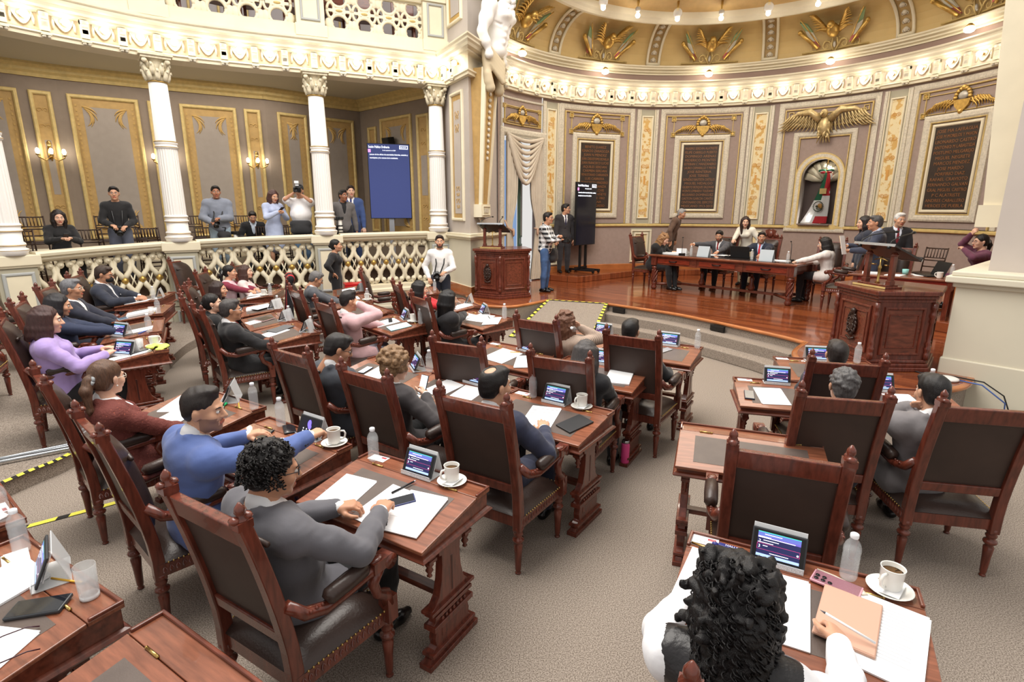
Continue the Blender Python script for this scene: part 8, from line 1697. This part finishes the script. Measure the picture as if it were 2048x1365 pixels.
# things held
p = PP['F'].hand(1, .07); r = empty('pencil', p+Vector((.03, .01, .02)), 0, 'white pencil held in the right hand of the curly-haired woman', 'pencil'); r.rotation_euler = (0, R_(14), R_(-38)); b = B(); b.cyl((-.06, 0, 0), (.10, 0, 0), .0045, .0045, 8); b.build('barrel', M_PAPER, r); b = B(); b.cyl((-.06, 0, 0), (-.078, 0, 0), .0045, .0008, 8); b.build('tip', M_INK, r)
def held_phone(key, sd, lab, m2, rz=0., tilt=60):
    p = PP[key].hand(sd, .085); r = empty('smartphone', p+Vector((0, 0, .025)), 0, lab, 'phone'); r.rotation_euler = (R_(tilt), 0, PP[key].root.rotation_euler[2]+rz); b = B(); b.box((0, 0, 0), (.072, .15, .009)); b.build('shell', M_PHS, r, .003); b = B(); b.box((0, 0, .005), (.066, .142, .001)); b.build('display', m2, r); return r
held_phone('B2', 1, 'lit phone held up by the woman with short curls', M_LIT, 0, 70); held_phone('P2', -1, 'phone held by the woman in floral blouse', M_PH, 0, 60); held_phone('g1', 1, 'phone in the hands of the seated woman in black', M_PH, 0, 40); held_phone('g5', 1, 'phone in the hands of the woman in pale blue dress', M_PH, 0, 30)
p = PP['D2'].hand(1, .06); BT.put(p+Vector((.0, .0, -.06)), 0, 'clear bottle raised to the mouth of the drinking woman', 'water bottles', (R_(70), 0, PP['D2'].root.rotation_euler[2]+.3))
M_LENSW = mat('lens_white', rgb(228, 226, 220), .4)
def camera(p, rz, lab, tilt=0., white=False, flash=False, L=.09):
    r = empty('photo_camera', p, 0, lab, 'camera'); r.rotation_euler = (R_(tilt), 0, rz); b = B(); b.box((0, 0, 0), (.14, .06, .10)); b.box((0, .0, .062), (.06, .055, .035)); b.box((.06, .025, 0), (.03, .05, .09)); b.build('body', M_BLACK, r, .008)
    b = B(); b.lathe([(.036, .03), (.040, .05), (.040, L*.6), (.046, L*.65), (.048, L+.03), (.040, L+.032), (.036, L+.01), (0, L)], 18, 0, Matrix.Rotation(-PI/2, 4, 'X')); ln = b.build('lens', M_LENSW if white else M_BLACKM, r)
    if white: b = B(); [b.lathe([(.0495, z), (.0495, z+.03)], 18, 0, Matrix.Rotation(-PI/2, 4, 'X')) for z in (L*.55, L*.85)]; b.build('grip_ring', M_BLACK, ln)
    if flash: b = B(); b.box((0, 0, .10), (.06, .05, .05)); b.box((0, .03, .15), (.08, .06, .05)); b.build('flash', M_CAPW, r)
    return r
def strap(key, q, lab=None):
    P_ = PP[key]; nb, fw, up, rt = P_.nb, P_.fw, P_.up, P_.rt; b = B(); e = P_.root.matrix_world if False else P_.M.inverted() @ Vector(q); e = np.array(e)/P_.s
    for s in (-1, 1): b.tube([tuple((nb-fw*.075+rt*s*.03)*P_.s), tuple((nb+rt*s*.085+fw*.0+up*.01)*P_.s), tuple((nb+rt*s*.085+fw*.09-up*.10)*P_.s), tuple((nb+rt*s*.07+fw*.145-up*.25)*P_.s), tuple((e+rt*s*.05)*P_.s)], .013, 6, 0, None, True, .35)
    return b
def neck_camera(key, h, rel, lab, **kw):
    P_ = PP[key]; p = P_.pt(P_.P+P_.up*rel[2]+P_.fw*rel[1]+P_.rt*rel[0]); c = camera(p, P_.root.rotation_euler[2]+kw.pop('turn', 0), lab, **kw); b = strap(key, p); b.v = [tuple(c.matrix_basis.inverted() @ (P_.M @ Vector(v))) for v in b.v]; b.build('neck_strap', M_BLACK, c)
neck_camera('wht', 0, (.06, .22, .06), 'black camera hanging on the chest of the man in white shirt', tilt=-50)
neck_camera('g2', 0, (.0, .27, .02), 'black camera held low by the man in black shirt', tilt=-40)
neck_camera('g3', 0, (.06, .29, .10), 'black camera strapped across the grey sweatshirt', tilt=-50)
p = PP['g3'].pt(PP['g3'].P+PP['g3'].rt*-.26+PP['g3'].fw*.12-PP['g3'].up*.12); camera(p, 0, 'camera with white lens hanging at the hip of the grey sweatshirt', tilt=-88, white=True, L=.16)
camera(PP['g6'].pt(PP['g6'].hc+PP['g6'].HR @ np.array([0, .19, .01])), PP['g6'].root.rotation_euler[2], 'black camera with flash held to the eye of the photographer in white', flash=True, L=.10)
camera(PP['g7'].hand(1, .09), PP['g7'].root.rotation_euler[2], 'camera with long white lens pointing down beside the grey blazer', tilt=-86, white=True, L=.26)
camera(PP['pld'].hand(1, .05)+Vector((.06, -.02, -.02)), PP['pld'].root.rotation_euler[2]+1.2, 'black camera tucked under the arm of the man in plaid shirt', tilt=-10)
def bag(key, off, size, lab, m=None, name='shoulder_bag', strap_=True):
    P_ = PP[key]; p = P_.pt(P_.P+np.array(off)); r = empty(name, p, P_.root.rotation_euler[2], lab, 'bag'); x, y, z = size
    V, Q = sdf([cap((-x*.3, 0, -z*.3), (x*.3, 0, -z*.3), y*.5, None, .05), cap((-x*.32, 0, z*.25), (x*.32, 0, z*.25), y*.48, None, .05), ell((0, y*.25, -.02), (x*.34, y*.35, z*.34), None, .04)], .014); sdf_obj('pouch', (V, Q), m or cloth((44, 44, 47)), r)
    if strap_: b = B(); M_ = Matrix.Rotation(-P_.root.rotation_euler[2], 4, 'Z') @ Matrix.Translation(-p) @ P_.M; b.tube([tuple(M_ @ Vector(tuple((P_.P+a)*P_.s))) for a in (np.array([.17, .0, .02]), np.array([.08, .14, .0]), np.array([-.10, .14, -.02]), np.array(off)*.8)], .014, 6); b.build('belt_strap', M_BLACK, r)
bag('pld', (-.20, .12, -.14), (.26, .18, .24), 'black camera bag on the hip of the man in plaid'); bag('g6', (0, .19, -.05), (.44, .16, .24), 'black waist pack under the belly of the photographer in white', None, 'waist_pack'); bag('g3', (-.06, .18, -.22), (.18, .14, .26), 'dark grey pouch hanging before the grey sweatshirt', None, 'shoulder_bag')
bag('P1', (-.34, .05, -.02), (.20, .10, .12), 'small tan handbag with red tag on the chair arm', cloth((190, 128, 104)), 'handbag', False)
b = B(); P_ = PP['P1']; b.tube([tuple(P_.pt(P_.nb+a)) for a in (P_.rt*-.12-P_.fw*.10-P_.up*.03, P_.rt*-.05-P_.fw*.145-P_.up*.2, P_.rt*.08-P_.fw*.145-P_.up*.36, P_.rt*.17-P_.fw*.04-P_.up*.44)], .011, 6, 0, None, True, .4); tag(b.build('shoulder_strap', mat('tan_strap', rgb(176, 112, 84), .6)), 'thin tan leather strap across the back of the lilac sweater', 'strap')
# cap of the photographer
P_ = PP['g6']; r = empty('cap', P_.pt(P_.hc), P_.root.rotation_euler[2], 'dark cap with a light blue badge worn by the photographer', 'cap'); V, Q = sdf([ell((0, -.02, .06), (.092, .108, .085), None, .02), ell((0, .11, .075), (.075, .07, .014), rotm(0, -.15), .02), sub(ell((0, -.0, -.04), (.12, .16, .085), None, .01))], .01); sdf_obj('crown', (V, Q), cloth((38, 40, 46)), r); b = B(); b.ball((.03, .082, .10), (.022, .01, .02), 10, 6); b.build('badge', mat('badge_blue', rgb(80, 190, 230), .5), r)
p_ = PP['fld'].hand(-1, .1); r = empty('open_folder', p_+Vector((-.02, -.02, .08)), PP['fld'].root.rotation_euler[2], 'open white and yellow folder held by the man in navy', 'folder'); b = B(); b.hexa([(-.14, .03, -.14), (.0, -.04, -.14), (.0, -.034, -.14), (-.14, .036, -.14), (-.14, .10, .16), (.0, .03, .16), (.0, .036, .16), (-.14, .106, .16)]); b.build('white_cover', M_PAPER, r); b = B(); b.hexa([(.01, -.04, -.12), (.14, .02, -.12), (.14, .03, -.12), (.01, -.03, -.12), (.01, .03, .15), (.14, .09, .15), (.14, .10, .15), (.01, .04, .15)]); b.build('yellow_cover', mat('folder_yellow', rgb(232, 186, 92), .6), r)
# dais things
def onT(t, o, dz=0.): q = tb(t, o); return Vector((q.x, q.y, STZ+TBZ+.006+dz))
def stack_on(t, o, rot, n, w, h, lab):
    key = (n, w, h, 0)
    if key not in SH: SH[key] = sheet(n, w, h, 0)
    ob = bpy.data.objects.new('paper_stack' if n > 4 else 'paper_sheet', SH[key]); COL.objects.link(ob); ob.location = onT(t, o); ob.rotation_euler = (0, 0, TBA+R_(rot)); tag(ob, lab, 'papers', 'papers on the dais')
stack_on(.30, .34, 4, 18, .42, .26, 'thick stack of white paper at the left front of the dais'); stack_on(.98, .70, 10, 3, .3, .2, 'white sheets in front of the charcoal suit on the dais'); stack_on(1.32, .80, -8, 3, .3, .2, 'white sheets in the middle of the dais'); stack_on(2.62, .45, 6, 5, .34, .24, 'grey-white sheets before the woman in the patterned jacket')
b = B()
for i in range(6): b.tube([(-.13+.05*i*.3, -.1, .01), (-.10, 0, .10+.01*i), (.02*i, .02, .12-.015*i)], .1, 4, 0, None, False, .02)
P_ = B(); P_.hexa([(-.15, -.11, 0), (.0, -.11, .0), (.0, .11, .0), (-.15, .11, 0), (-.16, -.11, .02), (.0, -.11, .06), (.0, .11, .06), (-.16, .11, .02)]); P_.hexa([(.0, -.11, 0), (.15, -.11, .0), (.15, .11, .0), (.0, .11, 0), (.0, -.11, .06), (.16, -.11, .13), (.16, .11, .13), (.0, .11, .06)]); o = P_.build('open_book', M_PAPER, None, .004); o.location = onT(.46, .52); o.rotation_euler = (0, 0, TBA-PI/2+.3); tag(o, 'open thick white document in the hands of the blond woman', 'book')
for t, lb in ((1.10, 'clear name stand before the charcoal suit on the dais'), (2.42, 'clear name stand at the right of the navy suit on the dais')):
    r = empty('name_stand', onT(t, .26), TBA, lb, 'name stand'); b = B(); b.hexa([(-.13, -.06, 0), (.13, -.06, 0), (.13, -.055, 0), (-.13, -.055, 0), (-.13, .0, .21), (.13, .0, .21), (.13, .005, .21), (-.13, .005, .21)]); b.hexa([(-.13, .06, 0), (.13, .06, 0), (.13, .065, 0), (-.13, .065, 0), (-.13, .0, .21), (.13, .0, .21), (.13, .005, .21), (-.13, .005, .21)]); b.build('acrylic_sheet', mat('frosted_acrylic', rgb(196, 206, 214), .3, alpha=.8), r)
for t, o, lb in ((.78, .30, 'clear water bottle on the dais by the charcoal suit'), (2.12, .28, 'clear water bottle on the dais before the navy suit'), (2.80, .30, 'clear water bottle near the right end of the dais')): BT.put(onT(t, o), t, lb, 'water bottles')
r = empty('laptop', onT(1.82, .40), TBA, 'black laptop seen from behind in front of the navy suit', 'laptop'); b = B(); b.box((0, .14, .01), (.36, .26, .02)); b.build('keyboard_base', M_BLACK, r, .004); b = B(); b.hexa([(-.2, 0, .01), (.2, 0, .01), (.2, .012, .01), (-.2, .012, .01), (-.2, -.05, .24), (.2, -.05, .24), (.2, -.04, .24), (-.2, -.04, .24)]); b.build('screen_lid', M_BLACKM, r, .004)
for t, o, lb in ((.56, .30, 'thin desk microphone at the left of the dais'), (1.55, .45, 'thin desk microphone at the middle of the dais'), (2.75, .55, 'thin desk microphone at the right of the dais')):
    r = empty('desk_microphone', onT(t, o), TBA, lb, 'microphone'); b = B(); b.box((0, 0, .015), (.10, .13, .03)); b.build('base', M_BLACK, r, .006); b = B(); b.tube([(0, 0, .03), (0, .0, .2), (-.02, .04, .3), (-.06, .1, .36)], .006, 6); b.ball((-.066, .11, .365), (.014, .024, .014), 8, 6); b.build('gooseneck', M_BLACK, r)
# side table things
def onS(x, y): return bpy.data.objects['side_table'].location+Vector((x*math.cos(-.75)-y*math.sin(-.75), x*math.sin(-.75)+y*math.cos(-.75), .757))
for i, (x, y, rot, n, lb) in enumerate(((-.45, -.1, 10, 8, 'pile of white papers at the left of the side table'), (-.1, -.18, -8, 5, 'white papers in the middle of the side table'), (.2, .1, 20, 4, 'loose white papers at the back of the side table'))):
    key = (n, .21, .28, 0); SH.setdefault(key, sheet(n, .21, .28, 0)); ob = bpy.data.objects.new('paper_stack', SH[key]); COL.objects.link(ob); ob.location = onS(x, y); ob.rotation_euler = (0, 0, R_(rot)-.75); tag(ob, lb, 'papers')
MG.put(onS(.46, -.2), 2., 'white mug at the right front of the side table'); o = B(); o.lathe([(0, 0), (.04, 0), (.045, .085), (.042, .085), (.038, .01), (0, .01)], 18); o = o.build('cup', mat('turquoise', rgb(140, 200, 196), .4)); o.location = onS(.0, .05); tag(o, 'turquoise cup among the papers of the side table', 'cup')
r = empty('laptop', onS(.40, .16), -.75+2.2, 'open black laptop on the side table by the plum dress', 'laptop'); b = B(); b.box((0, .12, .01), (.34, .24, .02)); b.build('keyboard_base', M_BLACK, r, .004); b = B(); b.hexa([(-.17, 0, .01), (.17, 0, .01), (.17, .012, .01), (-.17, .012, .01), (-.17, -.08, .22), (.17, -.08, .22), (.17, -.07, .22), (-.17, -.07, .22)]); b.build('screen_lid', M_BLACKM, r, .004)
BT.put(onS(.58, .05), 0, 'clear water bottle at the right end of the side table', 'water bottles')
